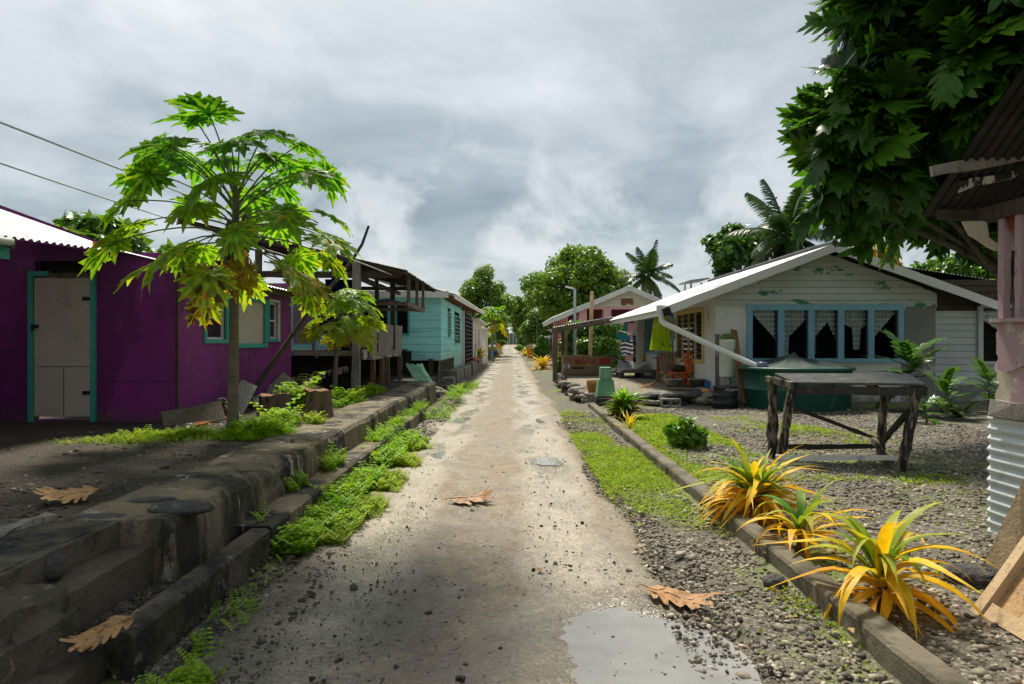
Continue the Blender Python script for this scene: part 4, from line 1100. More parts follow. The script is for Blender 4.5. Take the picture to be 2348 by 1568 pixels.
m_blackwood = woodmat('blackened_board', (0.018, 0.016, 0.014, 1), (0.008, 0.007, 0.006, 1))
m_newwood = woodmat('new_timber', (0.50, 0.36, 0.21, 1), (0.30, 0.19, 0.10, 1), 0.2, thr=0.56)
m_brownwood = woodmat('brown_wood', (0.22, 0.10, 0.045, 1), (0.09, 0.04, 0.02, 1))
m_orangewood = woodmat('orange_wood', (0.42, 0.14, 0.035, 1), (0.20, 0.06, 0.02, 1))
m_peel = M('peeling_white_board', (0.48, 0.46, 0.40, 1), 0.75, 0.2, 4, [((0.028, 0.024, 0.02, 1), 4.0, 0.47, 0.03, (2.5, 2.5, 0.9)), ((0.14, 0.12, 0.09, 1), 9, 0.58, 0.05, None)], 0.3, 30)
m_white = M('white_paint', (0.66, 0.65, 0.61, 1), 0.6, 0.10, 2, [((0.36, 0.34, 0.29, 1), 3, 0.60, 0.12, None), ((0.20, 0.18, 0.14, 1), 16, 0.70, 0.05, None)], 0.12)
m_pvc = M('white_plastic', (0.68, 0.68, 0.64, 1), 0.35, 0.06, 3, [((0.46, 0.44, 0.38, 1), 4, 0.62, 0.1, None)], 0.03)
m_black = M('black_metal', (0.012, 0.012, 0.012, 1), 0.5, 0.2, 4, (), 0.05)
m_dark = M('dark_void', (0.018, 0.016, 0.015, 1), 0.9, 0.2, 2, (), 0.0)  # near-black put in for the darkness of unlit insides and gaps
m_glass = glassmat('window_glass', (0.62, 0.70, 0.70, 1), 0.55, 0.05)
m_lav = clothmat('lavender_cloth', (0.42, 0.32, 0.38, 1), 0.25)
m_navy = clothmat('navy_cloth', (0.012, 0.02, 0.10, 1), 0.1)
m_wire = M('wire_black', (0.02, 0.02, 0.022, 1), 0.5, 0.1, 4, (), 0.0)
m_lightwire = M('wire_pale', (0.60, 0.60, 0.58, 1), 0.5, 0.1, 4, (), 0.0)
m_metalgrey = M('galvanised_metal', (0.36, 0.39, 0.41, 1), 0.45, 0.12, 3, (), 0.04, metal=0.5)

def drape(o, ud, ln, h, rows=14, cols=40, amp=0.05, folds=6, seed=0, bottom=0.0, flare=0.0, nd=None):
    """hanging cloth from a line: o top start, ud along, h drop"""
    o = np.asarray(o, float); ud = nrm(ud); nd = nrm(np.cross(ud, [0, 0, 1.0])) if nd is None else nrm(nd)
    U, Wt = np.meshgrid(np.linspace(0, 1, cols), np.linspace(0, 1, rows), indexing='xy')
    Pp = o + ud * (U * ln)[..., None] + np.array([0, 0, -1.0]) * (Wt * h)[..., None]
    s_ = np.sin(U * folds * 2 * np.pi + seed) * (0.25 + 0.75 * Wt) * amp + fbm(np.stack([U * 4, Wt * 3, U * 0 + seed], -1), seed, 3) * amp * 1.2
    Pp = Pp + nd * s_[..., None] + ud * ((U - 0.5) * Wt * flare)[..., None]
    Pp[..., 2] += bottom * Wt * fbm(np.stack([U * 5, U * 0, U * 0 + seed], -1), seed + 3, 3)
    return Pp

# ------------------------------------------------------------------ purple house
PH = thing('purple_house', 'low purple painted shed house with a cream door and turquoise window frames', 'house', (-5.5, 9.1, ZT))
YF = 9.1
g = MB()
ax = lambda u: (u - U0) / FPX * YF
az_ = lambda v: H - (v - V0) / FPX * YF
g.holed((-11, YF, 0), (1, 0), 11 + ax(405), 0.38, 2.74, 0.08, (0, -1), [(11 + ax(80), 11 + ax(211), 0.52, az_(598))])
XR0, XR1 = ax(405), ax(405) + 0.13
dR = nrm(np.array([XR1 - XR0, 4.2])); nR = np.array([dR[1], -dR[0]])
uR = lambda Yy: (Yy - YF) / dR[1]
W1, W2, W3 = (uR(9.86), uR(10.56), 1.56, 2.27), (uR(10.70), uR(12.10), 1.49, 2.27), (uR(12.22), uR(12.72), 1.58, 2.30)
g.holed((XR0 + 0.002, YF + 0.004, 0), dR, 4.3, 0.38, 2.47, 0.08, nR, [W1, W2, W3])
g.holed((-11, 13.35, 0), (1, 0), 11 + XR1, 0.38, 2.7, 0.05, (0, -1), [])
g.holed((-11, YF, 0), (0, 1), 4.2, 0.38, 3.0, 0.05, (-1, 0), [])
g.add([(-11, YF + 0.03, 2.70), (ax(226), YF + 0.03, 2.70), (ax(262), YF + 0.03, 2.73), (-11, YF + 0.03, 3.52)], [(0, 1, 2, 3)])
g.add([(-11, 13.3, 2.6), (XR1, 13.3, 2.4), (XR1 - 2.2, 13.3, 2.95), (-11, 13.3, 4.6)], [(0, 1, 2, 3)])
g.build('wall', m_purple, PH)
# black sheet behind the opening over the door, standing in for shade
g = MB(); g.add([(ax(78), YF + 0.10, az_(645)), (ax(213), YF + 0.10, az_(645)), (ax(213), YF + 0.10, az_(594)), (ax(78), YF + 0.10, az_(594))], [(0, 1, 2, 3)]); g.build('gap_dark_sheet', m_dark, PH)
g = MB(); g.box((XR0 - 0.012, YF - 0.012, 0.40), (XR0 + 0.018, YF + 0.01, 2.47)); g.build('corner_strip', m_darkwood, PH)
d = MB()
x0, x1 = ax(82), ax(210)
d.box((x0, YF - 0.035, 0.56), (x1, YF + 0.005, az_(637)))
dr = d.build('door', m_cream, PH, 0.004)
s_ = MB(); zj = az_(840); xm = ax(150)
s_.box((x0 + 0.02, YF - 0.0385, zj - 0.004), (x1, YF - 0.034, zj + 0.004)); s_.box((xm - 0.004, YF - 0.0385, 0.57), (xm + 0.004, YF - 0.034, zj - 0.005)); s_.build('panel_seam', m_darkwood, dr)
l_ = MB(); zl = az_(748); l_.box((x0 - 0.03, YF - 0.055, zl - 0.025), (x0 + 0.06, YF - 0.037, zl + 0.02)); l_.tube([(x0 + 0.0, YF - 0.06, zl), (x0 + 0.0, YF - 0.075, zl - 0.06)], 0.016, 8); l_.build('latch', m_black, dr)
f = MB()
f.box((ax(68), YF - 0.045, 0.44), (ax(80), YF + 0.01, az_(622))); f.box((ax(80), YF - 0.04, az_(634)), (ax(116), YF - 0.002, az_(622)))
f.box((ax(211), YF - 0.05, 0.44), (ax(221), YF + 0.01, az_(588)))
f.build('door_frame', m_teal, PH, 0.004)
t = MB(); t.bar((ax(116), YF - 0.02, az_(632)), (ax(210), YF - 0.02, az_(632)), 0.05, 0.06, seg=6, jit=0.004); t.build('lintel', m_wood, PH)
t = MB(); t.box((ax(70), YF - 0.3, 0.40), (ax(222), YF - 0.0, 0.47)); t.build('door_step', m_darkwood, PH)
rg = np.random.default_rng(3)
PR = lambda a, z, o=0.0: np.array([XR0 + dR[0] * a + nR[0] * o, YF + dR[1] * a + nR[1] * o, z])
def rframe(g, w, th, o, pad, sides='lrtb'):
    a0, a1, b0, b1 = w
    if 'l' in sides: g.bar(PR(a0, b0 - pad, o), PR(a0, b1 + pad, o), th, 0.04, up=(nR[0], nR[1], 0))
    if 'r' in sides: g.bar(PR(a1, b0 - pad, o), PR(a1, b1 + pad, o), th, 0.04, up=(nR[0], nR[1], 0))
    if 't' in sides: g.bar(PR(a0 + th / 2, b1, o), PR(a1 - th / 2, b1, o), 0.034, th, up=(0, 0, 1))
    if 'b' in sides: g.bar(PR(a0 + th / 2, b0, o), PR(a1 - th / 2, b0, o), 0.034, th, up=(0, 0, 1))
for i, w in enumerate((W1, W3)):
    wn = MB(); rframe(wn, (w[0] + 0.05, w[1] - 0.05, w[2] + 0.045, w[3] - 0.045), 0.035, -0.045, 0.02)
    zm = (w[2] + w[3]) / 2; wn.bar(PR(w[0] + 0.05, zm, -0.045), PR(w[1] - 0.05, zm, -0.045), 0.03, 0.03)
    wo = wn.build('window', m_white, PH)
    q = MB(); q.add([PR(w[0] + 0.04, w[2], -0.05), PR(w[1] - 0.04, w[2], -0.05), PR(w[1] - 0.04, w[3], -0.05), PR(w[0] + 0.04, w[3], -0.05)], [(0, 1, 2, 3)]); q.build('pane', m_glass, wo)
    if i == 0:
        q = MB(); rframe(q, w, 0.06, 0.012, 0.03); q.build('frame', m_teal, wo)
    else:
        q = MB(); rframe(q, w, 0.045, 0.012, 0.022, 'rt'); q.build('frame', m_white, wo)
        q = MB(); rframe(q, w, 0.05, 0.012, 0.025, 'lb'); q.build('sill', m_teal, wo)
wn = MB(); w = W2
wn.add([PR(w[0], w[2], -0.02), PR(w[1], w[2], -0.02), PR(w[1], w[3], -0.02), PR(w[0], w[3], -0.02)], [(0, 1, 2, 3)])
wo = wn.build('window_board', m_cream, PH); q = MB(); rframe(q, w, 0.07, 0.018, 0.035); q.build('frame', m_teal, wo)
g = MB()
RA, RB = np.array([-5.13, 8.98, 2.735]), np.array([-5.22, 5.4, 2.545]); UPS = np.array([-3.4, 0, 1.19])
g.corr(RB, RA, RA + UPS, RB + UPS, 30, 0.014, 0, 6, 6, 0.02, 3)
E0, E1 = np.array([XR0 + 0.34, 8.95, 2.50]), np.array([XR1 + 0.34, 13.6, 2.47])
g.corr(E0, E1, E1 + [-2.6, 0, 0.62], E0 + [-2.6, 0, 0.62], 34, 0.013, 0, 6, 4, 0.015, 5)
g.build('roof', m_tin, PH)
g = MB(); g.bar(PR(0.02, 2.50, 0.06), PR(0.75, 2.485, 0.06), 0.05, 0.13, seg=6, jit=0.004); g.bar(PR(1.2, 2.46, 0.05), PR(4.3, 2.45, 0.05), 0.05, 0.09, seg=8, jit=0.004)
for a in np.arange(0.4, 4.3, 0.62): g.bar(PR(a, 2.52, 0.30), PR(a, 2.60, -0.8), 0.04, 0.07)
g.build('rafter', m_wood, PH)
g = MB(); g.bar((-5.36, 5.5, 2.40), (-5.36, 7.25, 2.50), 0.05, 0.14); g.build('fascia', m_teal, PH)
g = MB(); g.tube([(-5.20, 5.4, 2.50), (-5.20, 7.08, 2.59)], 0.045, 12); g.build('gutter', m_pvc, PH)
g = MB(); g.bar((-5.40, 5.6, 0.4), (-5.40, 5.6, 2.5), 0.09, up=(0, 1, 0)); g.build('porch_post', m_teal, PH)
g = MB(); g.box((-9.5, 5.45, 0.4), (-5.47, 5.52, 2.5)); g.box((-9.5, 5.5, 0.4), (-9.44, 9.0, 3.4)); g.build('porch_wall', m_purple, PH)  # unseen walls added to darken the door bay
g = MB(); g.bar((-8.3, 5.5, 3.6), (-5.25, 5.5, 2.50), 0.05, 0.1); g.build('rafter', m_wood, PH)
g = MB(); g.bar((-8.3, 7.2, 3.68), (-5.25, 7.2, 2.58), 0.05, 0.1); g.build('rafter', m_wood, PH)
for a in (1.05, 2.3, 3.4):
    g = MB(); g.bar(PR(a, 0.45, 0.001), PR(a, 1.42, 0.001), 0.008, 0.004, up=(nR[0], nR[1], 0)); g.build('panel_seam', m_seam, PH)
g = MB(); g.box((ax(222), YF - 0.003, 1.02), (XR0 - 0.02, YF - 0.0005, 1.028)); g.build('panel_seam', m_seam, PH)
for z in (0.85, 2.1):
    g = MB(); g.box((x1 - 0.10, YF - 0.045, z), (x1 + 0.01, YF - 0.036, z + 0.05)); g.build('hinge', m_black, dr)

# leaning stick, stumps, boards
g = MB(); q = [at(u, v, y) for u, v, y in ((552, 938, 11.0), (600, 868, 11.15), (655, 790, 11.35), (712, 708, 11.5), (770, 645, 11.65), (806, 598, 11.7), (830, 560, 11.72), (845, 518, 11.75))]
g.tube(q, [0.042, 0.04, 0.038, 0.036, 0.034, 0.03, 0.026, 0.02], 9, jit=0.08, seed=4); o = g.build('leaning_pole', m_darkwood); tag(o, 'long crooked dark stick leaning upward past the veranda roof', 'pole')
def stump(label, u, v, h, r, seed, z=ZT):
    c = gnd(u, v, z - 0.02); n = 40; th = np.arange(n) / n * 2 * np.pi; zs = np.linspace(0, 1, 14)
    T, Zz = np.meshgrid(th, zs); D = np.stack([np.cos(T), np.sin(T), Zz * 0], -1)
    rr = r * (1 + 0.35 * np.exp(-Zz * 5)) * (1 + fbm(np.stack([np.cos(T) * 2.2, np.sin(T) * 2.2, Zz * 0.6 + seed], -1), seed, 4) * 0.75)
    top = h * (1 + fbm(np.stack([np.cos(T) * 1.5, np.sin(T) * 1.5, T * 0 + seed], -1), seed + 4, 3) * 0.35)
    Pp = np.stack([c[0] + np.cos(T) * rr, c[1] + np.sin(T) * rr, c[2] + Zz * top], -1)
    g = MB(); g.grid(Pp, closed_u=True)
    t_ = thing('tree_stump', label, 'stump', c)
    g.build('bark', m_bark2, t_)
    R_ = np.linspace(1, 0, 7)[:, None, None]; ctr = Pp[-1].mean(0)
    Q = ctr + (Pp[-1][None] - ctr) * R_; Q[..., 2] += fbm(Q * 9, seed, 3) * 0.07
    g = MB(); g.grid(Q, closed_u=True); g.build('cut_top', m_cutwood, t_)
m_bark2 = M('stump_bark', (0.16, 0.11, 0.07, 1), 0.9, 0.35, 7, [((0.035, 0.025, 0.018, 1), 6, 0.50, 0.1, (1, 1, 0.15)), ((0.30, 0.22, 0.14, 1), 8, 0.62, 0.08, (1, 1, 0.15))], 0.6, 40)
m_cutwood = M('cut_wood', (0.27, 0.15, 0.075, 1), 0.85, 0.35, 9, [((0.10, 0.06, 0.035, 1), 7, 0.52, 0.1, None)], 0.5, 50)
stump('wide sawn tree stump with rotten crumbly top beside the papaya trunk', 628, 957, 0.33, 0.20, 2)
stump('tall hollow reddish tree stump with weeds in front, near the wall', 728, 962, 0.40, 0.185, 5)
stump('small mossy stump half hidden by green weeds between the two larger stumps', 700, 912, 0.36, 0.16, 7)
def board(label, cat, p0, p1, w, th, mat, up=(0, 0, 1), seed=0, name='loose_board', seg=6, jit=0.006, bev=0.0):
    g = MB(); g.bar(p0, p1, w, th, up, seg=seg, jit=jit, seed=seed); o = g.build(name, mat, None, bev); return tag(o, label, cat)
board('broad brown weathered plank lying at the foot of the purple house corner', 'plank', gnd(372, 968, ZT + 0.04), gnd(512, 940, ZT + 0.16), 0.30, 0.03, m_wood, (0.2, -0.75, 0.65), 1)
board('bright orange painted board lying on the brown plank by the papaya', 'plank', gnd(437, 975, ZT + 0.03), at(522, 955, 9.6), 0.13, 0.025, m_orangewood, (0.1, -0.7, 0.7), 2)
board('pale grey corrugated offcut under the orange board', 'offcut', gnd(388, 985, ZT + 0.01), gnd(448, 975, ZT + 0.05), 0.16, 0.015, m_peel, (0, -0.3, 1), 3)
board('white painted frame piece standing slanted behind the papaya trunk', 'plank', at(505, 915, 9.8), at(560, 972, 9.55), 0.10, 0.05, m_peel, (0.6, -0.4, 0.6), 4)
board('grey square-ended board leaning on the purple wall behind the papaya', 'plank', at(535, 945, 10.0), at(572, 878, 10.6), 0.26, 0.02, m_greywood, (0.45, -0.8, 0.3), 5)
board('pale grey board leaning across the far end of the purple wall', 'plank', at(620, 912, 12.2), at(668, 868, 12.6), 0.36, 0.03, m_greywood, (0.55, -0.7, 0.5), 6)
board('white slatted board lying against the purple wall behind the stumps', 'plank', at(580, 930, 11.0), at(655, 905, 12.2), 0.30, 0.03, m_peel, (0.4, -0.8, 0.5), 7)
board('short grey block of board resting behind the weedy stump', 'plank', at(668, 905, 12.0), at(722, 885, 12.6), 0.22, 0.06, m_greywood, (0.2, -0.6, 0.7), 8)
board('pale grey weathered plank half buried in the soil at the left edge', 'plank', gnd(-60, 1240, ZT + 0.01), gnd(118, 1186, ZT + 0.01), 0.09, 0.05, m_greywood, (0, 0, 1), 9)

# ------------------------------------------------------------------ veranda on stilts
VX, VY, DZ = -3.29, 14.8, 1.33
VR = thing('veranda', 'dark timber veranda on stilts with a sagging tin roof beside the turquoise house', 'veranda', (VX, VY, 0.45))
g = MB(); g.box((-8, VY, DZ - 0.05), (VX - 0.06, 21.8, DZ)); g.build('deck', m_darkwood, VR)
g = MB(); g.bar((VX + 0.03, VY - 0.05, DZ - 0.06), (VX + 0.03, 20.0, DZ - 0.08), 0.04, 0.22, seg=10, jit=0.008); g.build('fascia_board', m_peel, VR)
g = MB(); g.bar((-7, VY - 0.03, DZ - 0.03), (VX, VY - 0.03, DZ - 0.03), 0.05, 0.10, seg=12, jit=0.006); g.build('deck_edge', m_greywood, VR)
def post(p0, p1, w, m, name='post', jit=0.006):
    g = MB(); g.bar(p0, p1, w, seg=8, jit=jit, seed=int(abs(p0[1]) * 97) % 1000, up=(0, 1, 0)); g.build(name, m, VR)
post((-3.36, VY - 0.12, 0.40), (-3.34, VY - 0.1, 3.32), 0.16, m_greywood)
post((-5.6, VY + 0.3, 0.40), (-5.6, VY + 0.3, 3.6), 0.12, m_wood)
for yy, w, x_ in ((16.1, 0.10, -3.28), (17.0, 0.10, -3.24), (17.8, 0.12, -3.26), (19.6, 0.12, -3.22)):
    post((x_, yy, 0.38), (x_, yy, DZ - 0.18), w, m_brownwood if yy < 17.5 else m_wood, 'stilt')
post((-3.25, 18.6, DZ), (-3.25, 18.6, 3.2), 0.12, m_darkwood); post((-4.6, 17.6, DZ), (-4.6, 17.6, 3.4), 0.10, m_darkwood); post((-3.25, 16.4, DZ), (-3.25, 16.4, 3.15), 0.09, m_darkwood)
post((at(718, 700, 15.2)[0], 15.2, DZ), (at(718, 700, 15.2)[0], 15.2, 3.4), 0.06, m_greywood)
g = MB(); g.tube([(at(725, 700, 15.0)[0], 15.0, DZ - 0.14), (at(725, 700, 15.0)[0], 15.0, 3.4)], 0.03, 8); g.build('pipe_post', M('blue_pipe', (0.22, 0.42, 0.56, 1), 0.5, 0.1, 3), VR)
g = MB(); g.add([(VX + 0.06, 15.5, 1.22), (VX + 0.06, 17.3, 1.20), (VX + 0.07, 17.3, 1.99), (VX + 0.07, 15.5, 2.01)], [(0, 1, 2, 3)]); g.add([(VX + 0.06, 17.33, 1.22), (VX + 0.06, 20.0, 1.24), (VX + 0.08, 20.0, 2.02), (VX + 0.07, 17.33, 1.99)], [(0, 1, 2, 3)], 0, 0.8)
g.add([(VX + 0.03, 15.5, 1.22), (VX + 0.03, 20.0, 1.24), (VX + 0.03, 20.0, 2.02), (VX + 0.03, 15.5, 2.01)], [(3, 2, 1, 0)])
g.build('plywood_panel', m_greywood, VR)
g = MB(); RW = np.array([-7.2, VY - 0.25, 4.22]); RE = np.array([-2.30, VY - 0.25, 3.10]); RE2 = np.array([-2.30, 20.2, 3.14]); RW2 = np.array([-7.2, 21.8, 4.30])
g.corr(RE, RE2, RW2, RW, 26, 0.016, 0, 6, 8, 0.035, 8); g.build('roof', m_rusttin, VR)
g = MB()
off = np.array([0, 0, -0.07])
for k in np.linspace(0.02, 0.98, 5): 
    a = RE + (RE2 - RE) * k + off + [0.04, 0, 0]; b = RW + (RW2 - RW) * k + off; g.bar(a, b, 0.06, 0.10, seg=8, jit=0.006, seed=int(k * 50))
for k in (0.02, 0.25, 0.5, 0.8):
    g.bar(RE + (RW - RE) * k + [0, 0.02, -0.03], RE2 + (RW2 - RE2) * k + [0, 0, -0.03], 0.05, 0.06, seg=8, jit=0.006)
g.bar((-5.6, VY, 3.02), (-2.42, VY, 3.00), 0.06, 0.13, seg=8, jit=0.008); g.bar((-3.3, VY, 2.93), (-3.26, 19.8, 2.95), 0.06, 0.10, seg=8, jit=0.006); g.bar((-5.6, 18.6, 3.02), (-2.42, 18.6, 3.0), 0.06, 0.10)
g.build('rafter', m_darkwood, VR)
g = MB()
for yy in (15.9, 17.3, 18.5): g.bar((-2.41, yy, 2.42), (-2.41, yy, 3.08), 0.075, seg=4, jit=0.004, up=(0, 1, 0))
g.bar((-2.41, 15.6, 2.42), (-2.41, 18.6, 2.40), 0.07, 0.09, seg=4, jit=0.004); g.bar((-2.42, 18.5, 2.42), (-4.0, 18.5, 2.44), 0.06, 0.09); g.bar((-2.42, 15.8, 2.43), (-4.0, 15.8, 2.46), 0.06, 0.09)
g.build('bracket_frame', m_wood, VR)
for i in range(6):
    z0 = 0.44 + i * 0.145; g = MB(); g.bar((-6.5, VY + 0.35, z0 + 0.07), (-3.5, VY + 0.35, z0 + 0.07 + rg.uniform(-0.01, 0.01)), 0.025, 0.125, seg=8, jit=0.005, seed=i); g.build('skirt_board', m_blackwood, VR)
g = MB(); g.bar(at(710, 866, VY + 0.3), at(815, 842, VY + 0.25), 0.03, 0.14, seg=8, jit=0.004); g.build('peeling_board', m_peel, VR)
g = MB(); g.bar(at(815, 897, VY + 0.05), at(816, 842, VY + 0.05), 0.13, 0.03, up=(0, 1, 0), seg=5, jit=0.004); g.build('peeling_board', m_peel, VR)
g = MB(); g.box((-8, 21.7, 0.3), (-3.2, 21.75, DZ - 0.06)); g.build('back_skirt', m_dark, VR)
o = MB(); o.grid(drape(at(672, 610, 15.4), (1, 0, 0), 0.44, 1.75, amp=0.03, folds=5, seed=2)); o = o.build('curtain', m_lav); tag(o, 'faded lavender curtain hanging at the near end of the veranda', 'curtain')
o = MB(); o.grid(drape(at(745, 640, 17), (1, 0.1, 0), 0.85, 0.85, amp=0.05, folds=4, seed=5)); o = o.build('hanging_cloth', m_navy); tag(o, 'dark navy cloth hanging in the shade under the veranda roof', 'cloth')
o = MB(); q = [at(u, v, y) for u, v, y in ((838, 706, 15.6), (850, 697, 15.6), (870, 690, 15.7), (892, 688, 15.9), (915, 694, 16.2))]; o.tube(q, 0.035, 8); o = o.build('hose', m_black); tag(o, 'thick black plastic pipe lying across the veranda brackets', 'pipe')
o = MB(); o.tube([at(808, 795, 15.3), at(846, 791, 15.9)], 0.09, 14, caps=False); o = o.build('drain_pipe', m_metalgrey); tag(o, 'grey open pipe end lying on the veranda deck', 'pipe')
boulder('junk_heap', 'rust brown heap of scrap on the veranda deck next to the grey pipe', 'scrap', at(792, 792, 15.6), (0.28, 0.2, 0.13), 21, m_brownwood, amp=0.5)
# power lines
def wire(label, p0, p1, sag, r=0.009, m=None):
    g = MB(); p0 = np.asarray(p0, float); p1 = np.asarray(p1, float)
    q = [p0 + (p1 - p0) * t - np.array([0, 0, sag * 4 * t * (1 - t)]) for t in np.linspace(0, 1, 24)]
    g.tube(q, r, 6); o = g.build('power_line', m or m_wire); return tag(o, label, 'wire')
wire('upper overhead wire crossing the papaya crown to the veranda roof', at(-220, 195, 5.6), at(908, 634, 15.0), 0.0, 0.010, m_lightwire)
wire('lower overhead wire sagging from the left to the veranda', at(-220, 300, 5.6), at(812, 630, 15.0), 0.05, 0.008, m_lightwire)

# ------------------------------------------------------------------ turquoise house
TY, TXR = 22.0, -2.30
TH = thing('turquoise_house', 'raised turquoise boarded house with barred windows along the road', 'house', (-4.5, TY, 0.5))
ut = lambda u: (u - U0) / FPX * TY
hw = [(12 + ut(908), 12 + ut(937), 1.80, 2.62), (12 + ut(720), 12 + ut(890), 1.80, 2.62)]
g = MB(); g.siding((-12, TY, 0), (1, 0), (0, -1), 0.96, 3.02, 0.26, lambda z: (0, 12 + TXR), hw, seed=4)
hr = [(2.35, 3.35, 1.82, 2.62), (5.2, 7.8, 1.50, 2.60)]
g.siding((TXR, TY, 0), (0, 1), (1, 0), 0.96, 3.02, 0.26, lambda z: (0, 9.2), hr, seed=6)
g.siding((TXR, TY, 0), (0, 1), (1, 0), 0.30, 0.96, 0.26, lambda z: (5.0, 9.2), seed=7)
g.box((-12, TY + 0.02, 0.96), (TXR - 0.03, TY + 0.03, 0.98)); g.box((-12, 31, 0.9), (TXR, 31.05, 3.2)); g.box((-12, TY + 0.02, 0.95), (TXR - 0.02, 31, 1.0)); g.box((-12, TY, 0.9), (-11.9, 31, 3.2))
g.build('wall', m_turq, TH)
g = MB(); g.box((-11.9, TY + 0.1, 3.03), (TXR - 0.05, 30.9, 3.06)); g.box((-11.9, TY + 1.4, 1.0), (TXR - 0.1, TY + 1.45, 3.02)); g.build('blackout_ceiling', m_dark, TH)  # black ceiling and partition added to keep daylight out of the rooms
def barwin(o, ud, nd, a0, a1, z0, z1, nb, nh, par, fm):
    o = np.asarray(o, float); P3 = lambda a, z, d: np.array([o[0] + ud[0] * a + nd[0] * d, o[1] + ud[1] * a + nd[1] * d, z])
    g = MB(); w = 0.06; up = (nd[0], nd[1], 0)
    for a in (a0, a1): g.bar(P3(a, z0 - w / 2, 0.02), P3(a, z1 + w / 2, 0.02), w, 0.05, up=up)
    for z in (z0, z1): g.bar(P3(a0 + w / 2, z, 0.02), P3(a1 - w / 2, z, 0.02), 0.045, w)
    wo = g.build('window', fm, par)
    g = MB(); g.add([P3(a0, z0, -0.04), P3(a1, z0, -0.04), P3(a1, z1, -0.04), P3(a0, z1, -0.04)], [(0, 1, 2, 3)]); g.build('pane', m_glass, wo)
    if nb:
        g = MB()
        for k in range(1, nb): a = a0 + (a1 - a0) * k / nb; g.bar(P3(a, z0 + 0.03, 0.015), P3(a, z1 - 0.03, 0.015), 0.03, 0.02, up=up)
        for k in range(1, nh): z = z0 + (z1 - z0) * k / nh; g.bar(P3(a0 + 0.03, z, 0.032), P3(a1 - 0.03, z, 0.032), 0.012, 0.03)
        g.build('bars', m_metalgrey, wo)
for h in hw: barwin((-12, TY, 0), (1, 0), (0, -1), *h, 0, 0, TH, m_teal)
for h in hr: barwin((TXR, TY, 0), (0, 1), (1, 0), *h, 3, 7, TH, m_teal)
g = MB(); g.box((-12, TY - 0.022, 1.72), (TXR + 0.02, TY - 0.018, 1.76)); g.box((TXR + 0.018, TY, 1.72), (TXR + 0.022, 29, 1.745)); g.build('trim', m_turq, TH)
g = MB(); g.corr((-1.78, TY - 0.35, 3.08), (-1.80, 46, 3.50), (-6, 46, 4.6), (-6, TY - 0.35, 4.1), 60, 0.014, 0, 4, 3); g.build('roof', m_whitetin, TH)
g = MB(); g.bar((-12, TY - 0.3, 3.12), (-2.02, TY - 0.3, 3.06), 0.04, 0.2, seg=6, jit=0.006); g.build('barge_board', m_white, TH)
g = MB(); g.bar((-1.83, TY - 0.33, 3.00), (-1.85, 45.9, 3.42), 0.03, 0.14, seg=10, jit=0.004); g.build('gutter_board', m_white, TH)
g = MB()
for yy in np.arange(TY, 44, 1.1): g.bar((-1.88, yy, 2.97 + (yy - TY) * 0.018), (-2.6, yy, 3.12 + (yy - TY) * 0.018), 0.06, 0.12, jit=0.003)
g.build('rafter', m_brownwood, TH)
# porch with iron lattice
g = MB(); g.box((-2.34, 31.3, 0.1), (-2.18, 31.5, 3.0)); g.box((-2.34, 36.6, 0.1), (-2.18, 36.8, 3.1)); g.box((-2.3, 31.5, 1.55), (-2.2, 36.6, 1.68)); g.box((-2.3, 31.5, 0.1), (-2.2, 36.6, 0.22)); g.build('porch_frame', m_white, TH)
g = MB()
for yy in np.linspace(31.7, 36.4, 9): g.bar((-2.17, yy, 0.22), (-2.17, yy, 3.0), 0.05, up=(1, 0, 0))
for zz in np.linspace(0.35, 2.9, 14): g.bar((-2.14, 31.5, zz), (-2.14, 36.6, zz), 0.03, 0.05)
g.build('lattice', m_black, TH)
g = MB(); g.box((-5, 31.1, 0.1), (-4.9, 36.8, 3.2)); g.box((-5, 36.8, 0.1), (-2.3, 36.9, 3.2)); g.build('porch_wall', m_cream, TH)
# stone blocks at the roadside, rubble
for i, (y0, y1, x0, x1, zt, lab) in enumerate(((22.6, 24.2, -2.5, -1.95, 0.34, 'nearest low grey block under the turquoise house corner'), (24.6, 28.0, -2.35, -1.95, 0.52, 'second grey concrete block below the turquoise side wall'), (28.2, 32.5, -2.3, -1.92, 0.50, 'grey concrete block below the turquoise door strip'), (32.7, 38, -2.25, -1.86, 0.55, 'long grey concrete block under the iron lattice porch'), (38.3, 43, -2.2, -1.84, 0.62, 'farthest grey concrete block near the white house'))):
    g = MB(); pr = dense([(x1, -0.1), (x1 - 0.02, zt - 0.02), (x1 - 0.05, zt), (x0, zt), (x0, -0.1)], 0.08)
    g = wall_run(y0, y1, pr, 0.12, 90 + i, 0.01); o = g.build("roadside_block", m_palerock); tag(o, lab, 'concrete block', 'concrete blocks along the left roadside')
board('wide grey board standing under the corner of the turquoise house', 'board', (-2.36, 22.05, 0.1), (-2.36, 22.05, 0.95), 0.5, 0.04, m_greywood, (1, 0.15, 0), 3)
rg = np.random.default_rng(9)
rl = ['big', 'small', 'jagged', 'round', 'flat', 'long']
for i in range(14):
    c = np.array([rg.uniform(-3.1, -2.1), rg.uniform(18.4, 22.4), 0.02]); k = rg.uniform(0.12, 0.34)
    o = boulder('rubble_rock', 'dark coral rubble rock heaped between the wall end and the turquoise house', 'rock', c + [0, 0, k * 0.3], (k * rg.uniform(0.8, 1.4), k, k * 0.7), 30 + i, m_rock if i % 3 else m_palerock, 'rubble under the turquoise house', 0.45)
for i in range(5):
    c = np.array([-2.6 - i * 0.9, 21.9, 0.5]); g = MB(); g.bar(c + [0, 0, -0.5], c + [0, 0, 0.5], 0.16, seg=4, jit=0.01); g.build('stilt', m_darkwood, TH)
g = MB(); g.box((-9, 24, 0), (-2.6, 24.1, 1.0)); g.build('underfloor', m_dark, TH)
